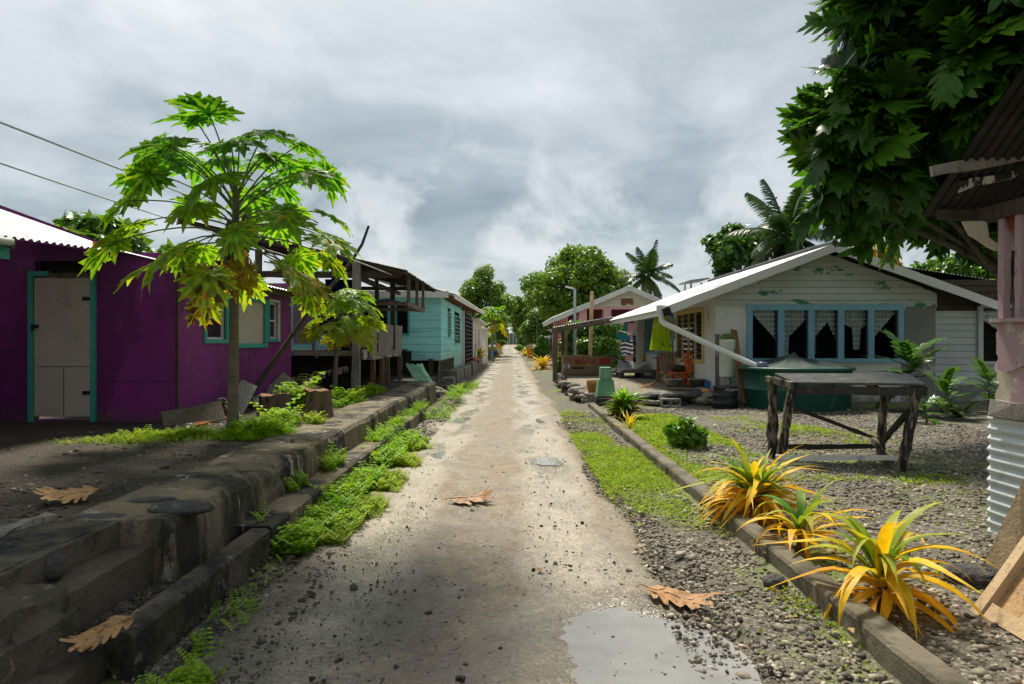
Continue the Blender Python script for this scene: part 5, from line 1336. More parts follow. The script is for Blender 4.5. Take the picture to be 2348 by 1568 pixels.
g = MB(); P0 = np.array([-2.85, 18.3, 0.95]); U_, W_ = np.meshgrid(np.linspace(0, 1, 14), np.linspace(0, 1, 22))
Pp = P0 + np.array([0.32, 0.9, 0.0]) * U_[..., None] + np.array([0.42, -0.5, -0.62]) * W_[..., None]; Pp[..., 2] += fbm(Pp * 5, 8, 3) * 0.12 + np.sin(U_ * 20) * 0.02
g.grid(Pp); o = g.build('green_sheet', M('green_tarp', (0.05, 0.19, 0.09, 1), 0.5, 0.3, 4, [((0.20, 0.34, 0.06, 1), 3, 0.58, 0.1, None)], 0.1)); tag(o, 'crumpled green sheet hanging off the end of the veranda onto rubble', 'sheet')

# white house farther on, pillar, wall, things beside it
WH2 = thing('white_cottage', 'small white walled house beyond the turquoise one on the left', 'house', (-3, 45, 0.4))
g = MB(); g.holed((-2.12, 37.2, 0), (0, 1), 11, 0.3, 2.72, 0.15, (1, 0), [(2.0, 2.9, 1.2, 2.3), (5.6, 7.4, 1.2, 2.35)]); g.holed((-6, 37.2, 0), (1, 0), 3.85, 0.3, 2.72, 0.1, (0, -1), []); g.holed((-6, 48, 0), (1, 0), 3.85, 0.3, 2.72, 0.1, (0, 1), []); g.build('wall', m_white, WH2)
g = MB(); g.box((-6.2, 37.0, 2.725), (-1.75, 48.6, 2.85)); g.build('roof', m_white, WH2)
for a0, a1, z0, z1 in ((2.0, 2.9, 1.2, 2.3), (5.6, 7.4, 1.2, 2.35)):
    g = MB(); g.box((-2.26, 37.2 + a0, z0), (-2.24, 37.2 + a1, z1)); wo = g.build('window', m_brownwood, WH2)
    g = MB(); g.box((-2.11, 37.2 + a0 - 0.06, z0 - 0.08), (-2.05, 37.2 + a1 + 0.06, z0)); g.build('sill', m_white, wo)
g = MB(); g.box((-2.2, 48.8, 0), (-1.75, 49.3, 2.45)); g.box((-2.25, 48.75, 2.45), (-1.7, 49.35, 2.55)); o = g.build('gate_pillar', m_white, None, 0.02); tag(o, 'plain white gate pillar at the corner of the white cottage', 'pillar')
# ------------------------------------------------------------------ white gable house on the right
m_wallwhite = M('white_render', (0.68, 0.67, 0.62, 1), 0.8, 0.10, 1.5, [((0.30, 0.29, 0.26, 1), 1.6, 0.58, 0.12, (1, 1, 0.6)), ((0.17, 0.17, 0.165, 1), 5, 0.68, 0.04, (1, 1, 0.4))], 0.25, 25)
splash(m_wallwhite, 0.02, 0.35, (0.17, 0.145, 0.11, 1), 0.75)
m_gable = M('gable_board_paint', (0.48, 0.50, 0.45, 1), 0.7, 0.12, 1.2, [((0.03, 0.19, 0.11, 1), 1.3, 0.555, 0.03, (0.6, 1, 1.4)), ((0.24, 0.23, 0.20, 1), 9, 0.64, 0.06, (0.3, 1, 3))], 0.10, 40, facevar=0.10)
m_board = M('white_board_paint', (0.42, 0.44, 0.44, 1), 0.7, 0.14, 1.2, [((0.20, 0.20, 0.19, 1), 6, 0.60, 0.06, (0.3, 1, 3)), ((0.05, 0.045, 0.04, 1), 12, 0.68, 0.04, (0.3, 1, 2))], 0.10, 40, facevar=0.14)
m_blueframe = M('blue_frame_paint', (0.19, 0.38, 0.48, 1), 0.6, 0.15, 3, [((0.36, 0.44, 0.46, 1), 8, 0.58, 0.08, (1, 1, 0.4)), ((0.10, 0.07, 0.05, 1), 20, 0.70, 0.04, None)], 0.12)
m_yellowframe = M('yellow_frame_paint', (0.58, 0.44, 0.16, 1), 0.6, 0.15, 3, [((0.60, 0.58, 0.50, 1), 8, 0.60, 0.06, (1, 1, 0.4))], 0.1)
m_bluedoor = M('blue_door_paint', (0.10, 0.28, 0.44, 1), 0.6, 0.15, 2, [((0.26, 0.44, 0.56, 1), 4, 0.56, 0.1, (1, 1, 0.4))], 0.08)
m_louvre = glassmat('louvre_glass', (0.86, 0.9, 0.9, 1), 0.95, 0.08)
m_tealglass = M('tinted_louvre', (0.02, 0.085, 0.10, 1), 0.15, 0.3, 3, (), 0.0, spec=0.6)
m_lace = clothmat('lace_curtain', (0.85, 0.85, 0.85, 1), 0.25, holes=0.35)
m_cement = M('bare_cement', (0.19, 0.185, 0.17, 1), 0.85, 0.2, 2, [((0.38, 0.38, 0.36, 1), 2.2, 0.55, 0.04, None)], 0.2, 30)
YH = 17.2
hx = lambda u: (u - U0) / FPX * YH
hz_ = lambda v: H - (v - V0) / FPX * YH
XL, XM = hx(1640), hx(2145)
HH = thing('white_house', 'white gabled house with blue louvre windows behind the green water tank', 'house', (XL, YH, 0))
wx0, wx1, wz0, wz1 = hx(1717), hx(2064), hz_(826), hz_(706)
g = MB()
g.holed((XL + 0.003, YH, 0), (1, 0), XM - XL, -0.05, 2.47, 0.12, (0, -1), [(wx0 - XL, wx1 - XL, wz0, wz1)])
SW = [(18.25 - YH, 21.1 - YH, 1.02, 2.42), (21.7 - YH, 23.9 - YH, 0.32, 2.35), (24.4 - YH, 26.1 - YH, 1.15, 2.42)]
g.holed((XL, YH + 0.003, 0), (0, 1), 9.99, -0.05, 2.95, 0.12, (-1, 0), SW)
g.holed((XL, 27.2, 0), (1, 0), 8, 0, 2.5, 0.1, (0, 1), [(1.2, 2.0, 1.2, 2.2), (3.3, 4.2, 1.2, 2.2), (5.2, 6.3, 1.2, 2.2)]); g.holed((13.2, YH, 0), (0, 1), 10, 0, 3, 0.1, (1, 0), [])
g.box((XL + 0.13, YH + 0.2, 0.3), (13, 27, 0.32))
g.build('wall', m_wallwhite, HH)
g = MB(); g.holed((XL + 0.13, YH + 2.4, 0), (1, 0), 7.9, 0.32, 2.9, 0.05, (0, -1), [(1.05, 1.55, 1.1, 2.25), (3.2, 3.5, 1.2, 2.2)]); g.box((XL + 0.13, YH + 0.13, 2.48), (13, YH + 9.8, 2.52)); g.build('blackout_wall', m_dark, HH)  # black partition added to keep the room behind the windows dark
g = MB(); g.box((hx(2066), YH - 0.012, -0.03), (XM - 0.01, YH - 0.004, 2.46)); g.build('cement_patch', m_cement, HH)
g = MB(); g.box((XL - 0.014, YH - 0.015, 0.0), (XL + 0.10, YH - 0.004, 1.75)); g.build('cement_patch', m_cement, HH)
# gable boards
PKX, PKZ = at(1912, 585, 16.9)[0], hz_(575)
RL, RR = at(1520, 712, 16.8), at(2292, 700, 16.8); RP = at(1912, 565, 16.8)
zl_ = lambda x: RP[2] + (RL[2] - RP[2]) * (RP[0] - x) / (RP[0] - RL[0]) - 0.1
def gspan(z):
    a = RP[0] - (RP[2] - 0.12 - z) / (RP[2] - RL[2]) * (RP[0] - RL[0]); b = RP[0] + (RP[2] - 0.12 - z) / (RP[2] - RR[2]) * (RR[0] - RP[0])
    a = max(a, XL - 0.02); b = min(b, XM + 0.02); return (a, max(b, a + 0.001))
g = MB(); g.siding((0, YH - 0.004, 0), (1, 0), (0, -1), 2.44, RP[2] - 0.12, 0.165, gspan, seed=11, lip=0.02)
g.box((XL, YH + 0.02, 2.46), (XM, YH + 0.03, 2.48)); g.build('gable_boards', m_gable, HH)
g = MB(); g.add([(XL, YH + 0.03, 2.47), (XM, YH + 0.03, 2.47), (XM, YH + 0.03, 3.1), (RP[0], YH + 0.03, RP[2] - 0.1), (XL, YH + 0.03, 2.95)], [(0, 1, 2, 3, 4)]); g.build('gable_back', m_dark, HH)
# roof
g = MB(); back = np.array([0, 10.6, 0]); upv = np.array([0, 0, 0.06])
RLx = RL + (RL - RP) * 0.02
g.corr(RLx + upv, RLx + back + upv, RP + back + upv, RP + upv, 62, 0.013, 0, 4, 3); g.build('roof', m_whitetin, HH)
g = MB(); RRx = RR + (RR - RP) * 0.02
g.corr(RP + upv + [0, 0, 0.004], RP + back + upv + [0, 0, 0.004], RRx + back + upv, RRx + upv, 62, 0.013, 0, 4, 3); g.build('roof', m_darktin, HH)
g = MB(); g.bar(RP + [0.0, -0.02, -0.03], RL + [0, -0.02, -0.03], 0.03, 0.20, seg=10, jit=0.004); g.bar(RP + [0.03, -0.023, -0.03], RR + [0, -0.023, -0.03], 0.03, 0.20, seg=10, jit=0.004); g.build('barge_board', m_white, HH)
g = MB(); g.bar(RL + [0.02, 0.05, -0.04], RL + back + [0.02, 0, -0.04], 0.03, 0.15, seg=8, jit=0.004); g.build('eave_board', m_white, HH)
g = MB(); g.bar(RL + [-0.01, -0.03, -0.06], RL + [0.18, -0.03, 0.0], 0.06, 0.17, seg=3, jit=0.012); g.build('rotten_board_end', m_blackwood, HH)
g = MB(); g.tube([RP + upv + [0, -0.05, 0.03], RP + back + upv + [0, 0, 0.03]], 0.08, 8); g.build('ridge_cap', m_darktin, HH)
g = MB(); g.add([RL + [0.05, 0.1, -0.08], (XL, 16.9, 2.84), (XL, 27, 2.84), RL + back + [0.05, 0, -0.08]], [(0, 1, 2, 3)]); g.build('soffit', m_board, HH)
# front louvre window
g = MB(); uu = [1717, 1788, 1857, 1925, 1994, 2062]; fw = 0.15
for u in uu: g.bar((hx(u), YH - 0.03, wz0 + 0.05), (hx(u), YH - 0.03, wz1 - 0.06), fw if u not in (1717, 2062) else 0.13, 0.10, up=(0, 1, 0), seg=5, jit=0.002)
g.box((wx0 - 0.09, YH - 0.085, wz1 - 0.06), (wx1 + 0.09, YH + 0.02, wz1 + 0.09)); g.box((wx0 - 0.09, YH - 0.09, wz0 - 0.06), (wx1 + 0.09, YH + 0.02, wz0 + 0.05))
wo = g.build('window', m_blueframe, HH)
for i in range(5):
    x0, x1 = hx(uu[i]) + 0.08, hx(uu[i + 1]) - 0.08
    g = MB(); zs = np.linspace(wz0 + 0.12, wz1 - 0.10, 10)
    for z in zs: g.bar((x0 + 0.03, YH - 0.02, z), (x1 - 0.06, YH - 0.02, z), 0.13, 0.006, up=(0, -0.75, 0.66))
    g.build('louvre_blades', m_louvre, wo)
    g = MB()
    for z in zs: g.bar((x1 - 0.045, YH - 0.085, z - 0.055), (x1 - 0.045, YH + 0.03, z + 0.035), 0.03, 0.012)
    g.box((x1 - 0.035, YH - 0.02, wz0 + 0.05), (x1 - 0.005, YH + 0.0, wz1 - 0.06)); g.build('louvre_clips', m_black, wo)
def curtain(x0, x1, mode, sd):
    g = MB(); n = 26; m = 30
    U_, W_ = np.meshgrid(np.linspace(0, 1, n), np.linspace(0, 1, m))
    top = wz1 - 0.06; Hh = wz1 - wz0 - 0.12
    if mode == 'l': hem = 0.62 - 0.57 * U_          # gathered to the left
    elif mode == 'r': hem = 0.05 + 0.57 * U_
    elif mode == 'lt': hem = np.where(U_ < 0.28, 0.98, 0.55 - 0.5 * (U_ - 0.28))
    else: hem = np.where(np.abs(U_ - 0.62) < 0.16, 0.82, 0.42 - 0.25 * np.abs(U_ - 0.62))
    Pp = np.stack([x0 + (x1 - x0) * U_, YH + 0.06 + 0.02 * np.sin(U_ * 40 + sd), top - W_ * hem * Hh], -1)
    g.grid(Pp); g.build('lace_curtain', m_lace, wo)
for i, md in enumerate(('r', 'lt', 'l', 'm', 'l')): curtain(hx(uu[i]) + 0.08, hx(uu[i + 1]) - 0.08, md, i)
curtain(hx(uu[2]) + 0.35, hx(uu[3]) - 0.08, 'r', 8)
# side windows and door
def sidewin(a0, a1, z0, z1, nm, frame, bars):
    g = MB(); P3 = lambda y, z, d: np.array([XL - d, YH + y, z]); w = 0.10
    for a in (a0, a1): g.bar(P3(a, z0 - 0.05, 0.02), P3(a, z1 + 0.05, 0.02), w, 0.06, up=(1, 0, 0))
    for z in (z0, z1): g.bar(P3(a0 + 0.05, z, 0.02), P3(a1 - 0.05, z, 0.02), 0.056, w)
    for k in range(1, nm): a = a0 + (a1 - a0) * k / nm; g.bar(P3(a, z0 + 0.05, 0.03), P3(a, z1 - 0.05, 0.03), 0.05, 0.05, up=(1, 0, 0))
    wo2 = g.build('window', frame, HH)
    g = MB()
    for z in np.linspace(z0 + 0.1, z1 - 0.1, 9): g.bar(P3(a0 + 0.05, z, -0.03), P3(a1 - 0.05, z, -0.03), 0.15, 0.006, up=(-0.7, 0, 0.7))
    g.build('louvre_blades', m_tealglass, wo2)
    g = MB()
    for z in np.linspace(z0 + 0.1, z1 - 0.1, bars): g.bar(P3(a0 + 0.05, z, 0.0), P3(a1 - 0.05, z, 0.0), 0.02, 0.02)
    g.build('bars', m_black, wo2)
sidewin(*SW[0], 4, m_yellowframe, 10); sidewin(*SW[2], 3, m_blueframe, 10)
g = MB(); y0, y1 = YH + SW[1][0], YH + SW[1][1]
g.box((XL + 0.02, y0 + 0.9, 0.33), (XL + 0.06, y1, 2.35)); dr = g.build('door', m_bluedoor, HH)
g = MB(); g.bar((XL - 0.02, y0, 0.33), (XL - 0.02, y0, 2.4), 0.12, 0.08, up=(1, 0, 0)); g.bar((XL - 0.02, y1, 0.33), (XL - 0.02, y1, 2.4), 0.12, 0.08, up=(1, 0, 0)); g.bar((XL - 0.02, y0, 2.42), (XL - 0.02, y1, 2.42), 0.08, 0.12); g.build('door_frame', m_bluedoor, HH)
g = MB(); g.box((XL - 0.30, 26.3, 0.2), (XL - 0.02, 26.9, 2.75)); g.build('pillar', m_wallwhite, HH, 0.01)
# lean-to on the right
EX = 14.2; ez = lambda v: hz_(v)
g = MB(); g.siding((XM + 0.02, YH + 0.05, 0), (1, 0), (0, -1), ez(882), ez(712), 0.17, lambda z: (0, EX - XM), [(hx(2250) - XM, hx(2330) - XM, ez(826), ez(708))], seed=15); g.build('board_wall', m_board, HH)
g = MB(); g.siding((XM + 0.02, YH + 0.10, 0), (1, 0), (0, -1), ez(712), ez(640), 0.16, lambda z: (0, EX - XM), seed=16, lip=0.03); g.build('upper_boards', m_darkwood, HH)
g = MB(); g.box((XM + 0.02, YH + 0.06, -0.05), (EX, YH + 0.2, ez(882))); g.build('plinth', m_cement, HH)
g = MB(); g.corr(at(2075, 612, 17.45), at(2450, 668, 17.3), at(2450, 668, 17.3) + [0, 9, 0.6], at(2075, 612, 17.45) + [0, 9, 0.6], 46, 0.013, 0, 4, 3); g.build('lean_to_roof', m_darktin, HH)
g = MB(); a0, a1 = hx(2247), hx(2333)
for a in (a0, a1): g.bar((a, YH, ez(832)), (a, YH, ez(702)), 0.12, 0.06, up=(0, 1, 0))
g.bar((a0, YH, ez(832)), (a1, YH, ez(832)), 0.05, 0.08); g.bar((a0, YH, ez(702)), (a1, YH, ez(702)), 0.05, 0.08); w2 = g.build('window', m_board, HH)
g = MB()
for z in np.linspace(ez(820), ez(712), 9): g.bar((a0 + 0.06, YH + 0.06, z), (a1 - 0.06, YH + 0.06, z), 0.13, 0.006, up=(0, -0.75, 0.66))
g.build('louvre_blades', m_louvre, w2)
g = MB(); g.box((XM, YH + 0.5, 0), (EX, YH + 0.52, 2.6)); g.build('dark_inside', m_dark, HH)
g = MB(); U_, W_ = np.meshgrid(np.linspace(0, 1, 20), np.linspace(0, 1, 16)); Pp = np.stack([a0 + (a1 - a0) * U_, YH + 0.16 + 0.02 * np.sin(U_ * 30), ez(708) - W_ * (0.15 + 0.65 * U_)], -1); g.grid(Pp); g.build('lace_curtain', m_lace, w2)

# corrugated awning on posts
AW = thing('awning', 'low corrugated tin awning on thin posts reaching over the roadside from the white house', 'awning', (1.6, 25, 0.1))
A0, A1 = at(1266, 752, 24.9), at(1405, 727, 25.6)
g = MB(); g.corr(A0, A0 + [0.3, 4.0, 0], A1 + [0.3, 3.6, 0.05], A1, 26, 0.03, 0, 6, 4); g.build('roof', m_tin, AW)
g = MB(); g.corr(A0 + [0, -0.02, 0.02], A1 + [0, -0.02, 0.03], A1 + [0, 0.06, -0.01], A0 + [0, 0.06, -0.02], 26, 0.02, 0, 6, 1); g.build('ridge_edge', m_tin, AW)
g = MB(); g.bar(A0 + [0, 0.05, -0.09], A1 + [0, 0.05, -0.09], 0.06, 0.16, seg=8, jit=0.006); g.build('beam', m_wood, AW); g = MB(); g.bar(A0 + [0.2, 3.6, -0.09], A1 + [0.2, 3.4, -0.09], 0.06, 0.14); g.build('beam', m_wood, AW)
def vpost(u, vb, vt, Yy, w, m, par, z=None):
    g = MB(); b = at(u, vb, Yy); t = at(u, vt, Yy); t[0] = b[0]; g.bar(b, t, w, seg=6, jit=0.006, up=(0, 1, 0)); g.build('post', m, par)
vpost(1272.5, 874, 752, 24.95, 0.18, m_wood, AW); vpost(1290, 858, 748, 28.3, 0.13, m_wood, AW); vpost(1298, 886, 744, 24.3, 0.075, m_wood, AW)
g = MB(); g.tube([at(1268, 835, 25.6), at(1262, 760, 25.7)], 0.03, 6); g.build('post', m_darkwood, AW)

# ------------------------------------------------------------------ patio with stone edge
PZ = 0.28
px = axis([(1.85, 5.12, 0.09)]); py = axis([(16.75, 27.1, 0.12)])
X, Y = np.meshgrid(px, py); P = np.stack([X, Y, X * 0], -1)
P[..., 2] = PZ + fbm(P * 2.0, 33, 4) * 0.05 + fbm(P * 9, 34, 3) * 0.02 
P[..., 0] += np.where(X == px[0], fbm(P * 1.5, 35, 3) * 0.4, 0)
g = MB(); g.grid(P)
for e in (P[:, 0], P[0]): g.grid(np.stack([e, e * [1, 1, 0] + [0, 0, -0.1]], 1))
m_patio = stonymat('patio_gravel', (0.25, 0.215, 0.155, 1), (0.18, 0.155, 0.11, 1), (0.50, 0.44, 0.33, 1), 24, fac=0.8)
g.build('patio_ground', m_patio, kind='structure')
rg = np.random.default_rng(44)
SE = thing('stone_edging', 'rough dry stone edging around the raised gravel patio of the white house', 'stone edging', (2.6, 16.7, 0))
def edging(pts, n, smin, smax):
    pts = np.asarray(pts, float)
    for i in range(n):
        t = rg.uniform(0, 1) * (len(pts) - 1); k = min(int(t), len(pts) - 2); c = pts[k] + (pts[k + 1] - pts[k]) * (t - k)
        s_ = rg.uniform(smin, smax); c = c + rg.normal(0, 0.06, 3) * [1, 1, 0]; c[2] = rg.uniform(0.02, 0.30)
        nn = 12; th = np.linspace(0, np.pi, nn); ph = np.linspace(0, 2 * np.pi, 2 * nn, endpoint=False)
        T, Ph = np.meshgrid(th, ph, indexing='ij'); D = np.stack([np.sin(T) * np.cos(Ph), np.sin(T) * np.sin(Ph), np.cos(T)], -1)
        r = 1 + fbm(D * 1.3 + i * 3, i, 4) * 0.8; a = rg.uniform(0, 3.1); ca, sa = math.cos(a), math.sin(a)
        Pp = D * r[..., None] * np.array([s_ * 1.3, s_, s_ * 0.42]); Pp = np.stack([Pp[..., 0] * ca - Pp[..., 1] * sa, Pp[..., 0] * sa + Pp[..., 1] * ca, Pp[..., 2]], -1) + c
        g = MB(); Pp = Pp + (fbm(Pp * 7, i, 4) * 0.09)[..., None]; g.grid(Pp, closed_u=True); g.build('stone', m_palerock if rg.uniform() < 0.45 else m_rock, SE)
edging([(1.72, 22.5, 0), (1.85, 19, 0), (2.0, 17.0, 0), (2.5, 16.65, 0), (3.6, 16.6, 0), (4.6, 16.5, 0), (5.2, 16.6, 0)], 98, 0.11, 0.26)
# ------------------------------------------------------------------ downpipe, drum, tank
m_tank = M('green_tank_plastic', (0.007, 0.070, 0.050, 1), 0.45, 0.18, 1.2, [((0.10, 0.16, 0.14, 1), 3.5, 0.60, 0.08, (1, 1, 0.3)), ((0.03, 0.05, 0.045, 1), 1.6, 0.56, 0.1, None)], 0.05)
TC = np.array([6.62, 15.95, 0.0])
TK = thing('water_tank', 'wide round dark green water tank with collapsed ribbed lid in front of the white house', 'water tank', TC)
g = MB(); g.lathe([(1.16, -0.02), (1.17, 0.02), (1.185, 0.45), (1.195, 0.46), (1.195, 0.48), (1.185, 0.49), (1.20, 0.90), (1.26, 0.91), (1.27, 0.96), (1.22, 0.98)], TC, 64); g.build('tank_body', m_tank, TK)
n = 48; th = np.arange(n) / n * 2 * np.pi; rs = np.linspace(1.22, 0.02, 12); Pp = []
for r in rs:
    f = 1 - r / 1.22; h = 0.955 + 0.28 * f ** 0.9 * (1 - 0.35 * np.cos(th - 0.6)) + 0.03 * np.maximum(0, np.cos(th * 8)) ** 6 * math.sin(math.pi * min(1, f * 1.2)) - 0.07 * math.sin(math.pi * f) * (np.cos(th + 2.2) > 0.2)
    Pp.append(np.stack([TC[0] + np.cos(th) * r, TC[1] + np.sin(th) * r, h], -1))
g = MB(); g.grid(np.array(Pp), closed_u=True); g.build('lid', M('tank_lid', (0.014, 0.040, 0.030, 1), 0.6, 0.2, 1.5, [((0.06, 0.075, 0.062, 1), 3, 0.55, 0.1, None)], 0.05), TK)
DP = thing('downpipe', 'white plastic downpipe slanting from the eave to the green water tank', 'pipe', at(1517, 715, 16.9))
g = MB(); g.tube([at(1516, 700, 16.95), at(1516, 716, 16.95)], 0.13, 16); g.tube([at(1516, 716, 16.95), at(1516, 722, 16.95)], 0.10, 16); g.build('outlet', m_pvc, DP)
q = [at(1516, 722, 16.95), at(1516, 735, 16.92), at(1524, 742, 16.85), at(1545, 752, 16.7), at(1640, 797, 16.3), at(1742, 843, 15.6)]
g = MB(); g.tube(q, 0.072, 16); g.build('pipe', m_pvc, DP)
WC = at(1667, 822, 16.8)
HC = thing('water_heater', 'white upright cylinder strapped to the front corner of the white house', 'cylinder', WC)
g = MB(); g.lathe([(0.0, 0.47), (0.16, 0.47), (0.19, 0.45), (0.195, 0.42), (0.19, 0.40), (0.195, -0.40), (0.20, -0.42), (0.19, -0.46), (0.0, -0.46)], WC, 28); g.build('cylinder', M('ivory_enamel', (0.60, 0.64, 0.50, 1), 0.4, 0.06, 2, [((0.42, 0.42, 0.30, 1), 2, 0.58, 0.1, None)], 0.03), HC)
g = MB(); g.tube([WC + [0.03, 0, -0.46], WC + [0.03, 0, -0.62]], 0.07, 10); g.tube([WC + [0.03, 0, -0.60], WC + [0.03, 0.0, -0.72]], 0.045, 10); g.build('bottom_pipe', m_metalgrey, HC)
boulder('leaf_bundle', 'green leafy bundle stuffed on top of the white cylinder', 'bundle', WC + [-0.01, 0, 0.52], (0.16, 0.12, 0.10), 17, M('green_bundle', (0.12, 0.17, 0.04, 1), 0.8, 0.4, 9, (), 0.4), amp=0.5)
DC = np.array([4.93, 15.8, 0.0])
DR = thing('plastic_drum', 'short black plastic drum standing under the white cylinder', 'drum', DC)
g = MB(); g.lathe([(0.265, 0.0), (0.285, 0.03), (0.28, 0.12), (0.29, 0.13), (0.29, 0.15), (0.28, 0.16), (0.278, 0.30), (0.288, 0.31), (0.288, 0.33), (0.278, 0.34), (0.27, 0.50), (0.28, 0.51), (0.275, 0.53), (0.25, 0.53), (0.24, 0.45), (0.0, 0.44)], DC, 36); g.build('drum_body', M('black_plastic', (0.016, 0.017, 0.018, 1), 0.45, 0.2, 3, [((0.06, 0.06, 0.06, 1), 4, 0.6, 0.1, None)], 0.03), DR)
g = MB(); sq = [(-0.2, 0.05), (-0.14, 0.09), (-0.12, 0.03), (-0.06, 0.09), (-0.02, 0.03), (0.03, 0.08), (0.0, 0.05), (0.07, 0.03), (0.10, 0.09), (0.16, 0.04), (0.2, 0.08)]
g.tube([DC + [0.285 * math.sin(x * 2.6 + 0.25), -0.285 * math.cos(x * 2.6 + 0.25), 0.40 + z] for x, z in sq], 0.008, 5); g.build('white_scrawl', m_white, DR)
board('reddish brown plank leaning on the wall between the white cylinder and the tank', 'plank', at(1707, 925, 15.9), at(1682, 757, 17.0), 0.16, 0.03, m_brownwood, (0.2, -0.9, 0.3), 11)

# ------------------------------------------------------------------ work table
TB = thing('work_table', 'tall weathered timber table with splayed legs standing in the right yard', 'table', (3.9, 8.5, 0.03))
m_tabwood = M('table_wood', (0.18, 0.145, 0.095, 1), 0.75, 0.3, 4, [((0.012, 0.010, 0.008, 1), 4.0, 0.46, 0.06, (3, 3, 0.5)), ((0.36, 0.32, 0.25, 1), 6, 0.60, 0.08, (4, 4, 0.6))], 0.35, 30)
m_tabdark = M('table_wood_dark', (0.03, 0.025, 0.02, 1), 0.7, 0.3, 4, [((0.12, 0.10, 0.075, 1), 5, 0.58, 0.1, (4, 4, 0.6))], 0.35, 30)
m_tabtop = M('wet_table_top', (0.05, 0.048, 0.044, 1), 0.35, 0.3, 3, [((0.20, 0.19, 0.175, 1), 4, 0.56, 0.1, None)], 0.2)
c4 = [at(1776, 860, 9.2), at(1822, 881, 8.4), at(2122, 885, 7.9), at(2085, 862, 8.85)]
c4 = [c + 0 for c in c4]
g = MB(); g.prism(c4, (0, 0, 0.03)); g.build('table_top', m_tabtop, TB, 0.004)
g = MB()
for a, b in ((0, 1), (1, 2), (2, 3), (3, 0)): g.bar(c4[a] + [0, 0, -0.065], c4[b] + [0, 0, -0.065], 0.035, 0.10, seg=6, jit=0.004, seed=a)
for k in (0.33, 0.66): g.bar(c4[0] * (1 - k) + c4[3] * k + [0, 0, -0.06], c4[1] * (1 - k) + c4[2] * k + [0, 0, -0.06], 0.035, 0.07)
g.build('apron', m_tabdark, TB)
g = MB(); g.bar(at(1757, 868, 9.15), at(1825, 884, 8.36), 0.05, 0.07, seg=6, jit=0.005); g.build('end_rail', m_tabwood, TB)
def leg(b, t, w, m, j=0.005, s_=1):
    g = MB(); g.bar(b, t, w * 1.1, w * 0.75, up=(0, 1, 0), seg=10, jit=j, seed=s_, w1=w * 1.05, h1=w * 0.8); g.build('leg', m, TB)
leg(at(1771, 1052, 8.9), at(1771, 868, 9.1), 0.105, m_tabwood, 0.010, 2); leg(at(1789, 1048, 8.6), at(1815, 888, 8.45), 0.085, m_tabwood, 0.005, 3)
leg(at(2064, 1086, 7.9), at(2102, 893, 7.95), 0.088, m_tabwood, 0.006, 4); leg(at(2018, 1045, 8.85), at(2028, 890, 8.75), 0.075, m_tabwood, 0.005, 5)
def brace(a, b, w, h, m, s_=0):
    g = MB(); g.bar(a, b, w, h, seg=8, jit=0.004, seed=s_); g.build('brace', m, TB)
brace(at(1797, 925, 8.7), at(2012, 1008, 8.8), 0.03, 0.04, m_tabdark); brace(at(2088, 935, 8.05), at(2014, 1022, 8.75), 0.04, 0.06, m_tabdark)
brace(at(2002, 1008, 8.75), at(2052, 1083, 7.95), 0.05, 0.07, m_tabwood); brace(at(1780, 1024, 8.95), at(2014, 1023, 8.85), 0.04, 0.06, m_tabdark)
brace(at(1778, 1048, 8.42), at(2084, 1050, 7.9), 0.03, 0.055, m_white)

# ------------------------------------------------------------------ tin shack in the right foreground
m_shacktin = M('white_corrugated', (0.55, 0.60, 0.60, 1), 0.45, 0.10, 2, [((0.36, 0.38, 0.37, 1), 3, 0.60, 0.1, None), ((0.32, 0.12, 0.04, 1), 6, 0.72, 0.04, None)], 0.05)
m_pinkply = M('pink_plywood', (0.40, 0.27, 0.285, 1), 0.75, 0.15, 2, [((0.20, 0.14, 0.12, 1), 9, 0.60, 0.06, None), ((0.50, 0.46, 0.38, 1), 3.0, 0.585, 0.03, None), ((0.36, 0.20, 0.09, 1), 3.4, 0.67, 0.03, None)], 0.15)
m_torn = M('torn_ply', (0.58, 0.51, 0.38, 1), 0.8, 0.2, 3, [((0.40, 0.24, 0.10, 1), 4, 0.56, 0.1, None)], 0.2)
SX = 3.85
m_blacktin = M('black_tin', (0.022, 0.022, 0.024, 1), 0.55, 0.4, 1.5, [((0.008, 0.008, 0.008, 1), 2.0, 0.52, 0.10, None), ((0.06, 0.035, 0.02, 1), 3.0, 0.64, 0.06, None)], 0.08, metal=0.2)  # darkened copy of dark_tin for the roof slope seen from below
SH = thing('tin_shack', 'open shack of corrugated tin and pink peeling plywood at the right edge', 'shack', (SX, 5.0, 0))
g = MB(); g.corr((SX, 1.5, 0.0), (SX, 1.5, 1.0), (SX, 5.52, 1.0), (SX, 5.52, 0.0), 12, 0.014, 0, 8, 8, 0.02, 3)
g.corr((SX + 0.02, 5.5, 0.0), (SX + 0.02, 5.5, 1.0), (SX + 2.5, 5.5, 1.0), (SX + 2.5, 5.5, 0.0), 12, 0.014, 0, 8, 4); g.build('tin_wall', m_shacktin, SH)
g = MB(); g.bar((SX - 0.02, 1.5, 1.02), (SX - 0.02, 5.46, 1.02), 0.03, 0.13, seg=14, jit=0.006); g.build('batten', m_greywood, SH)
rg = np.random.default_rng(12)
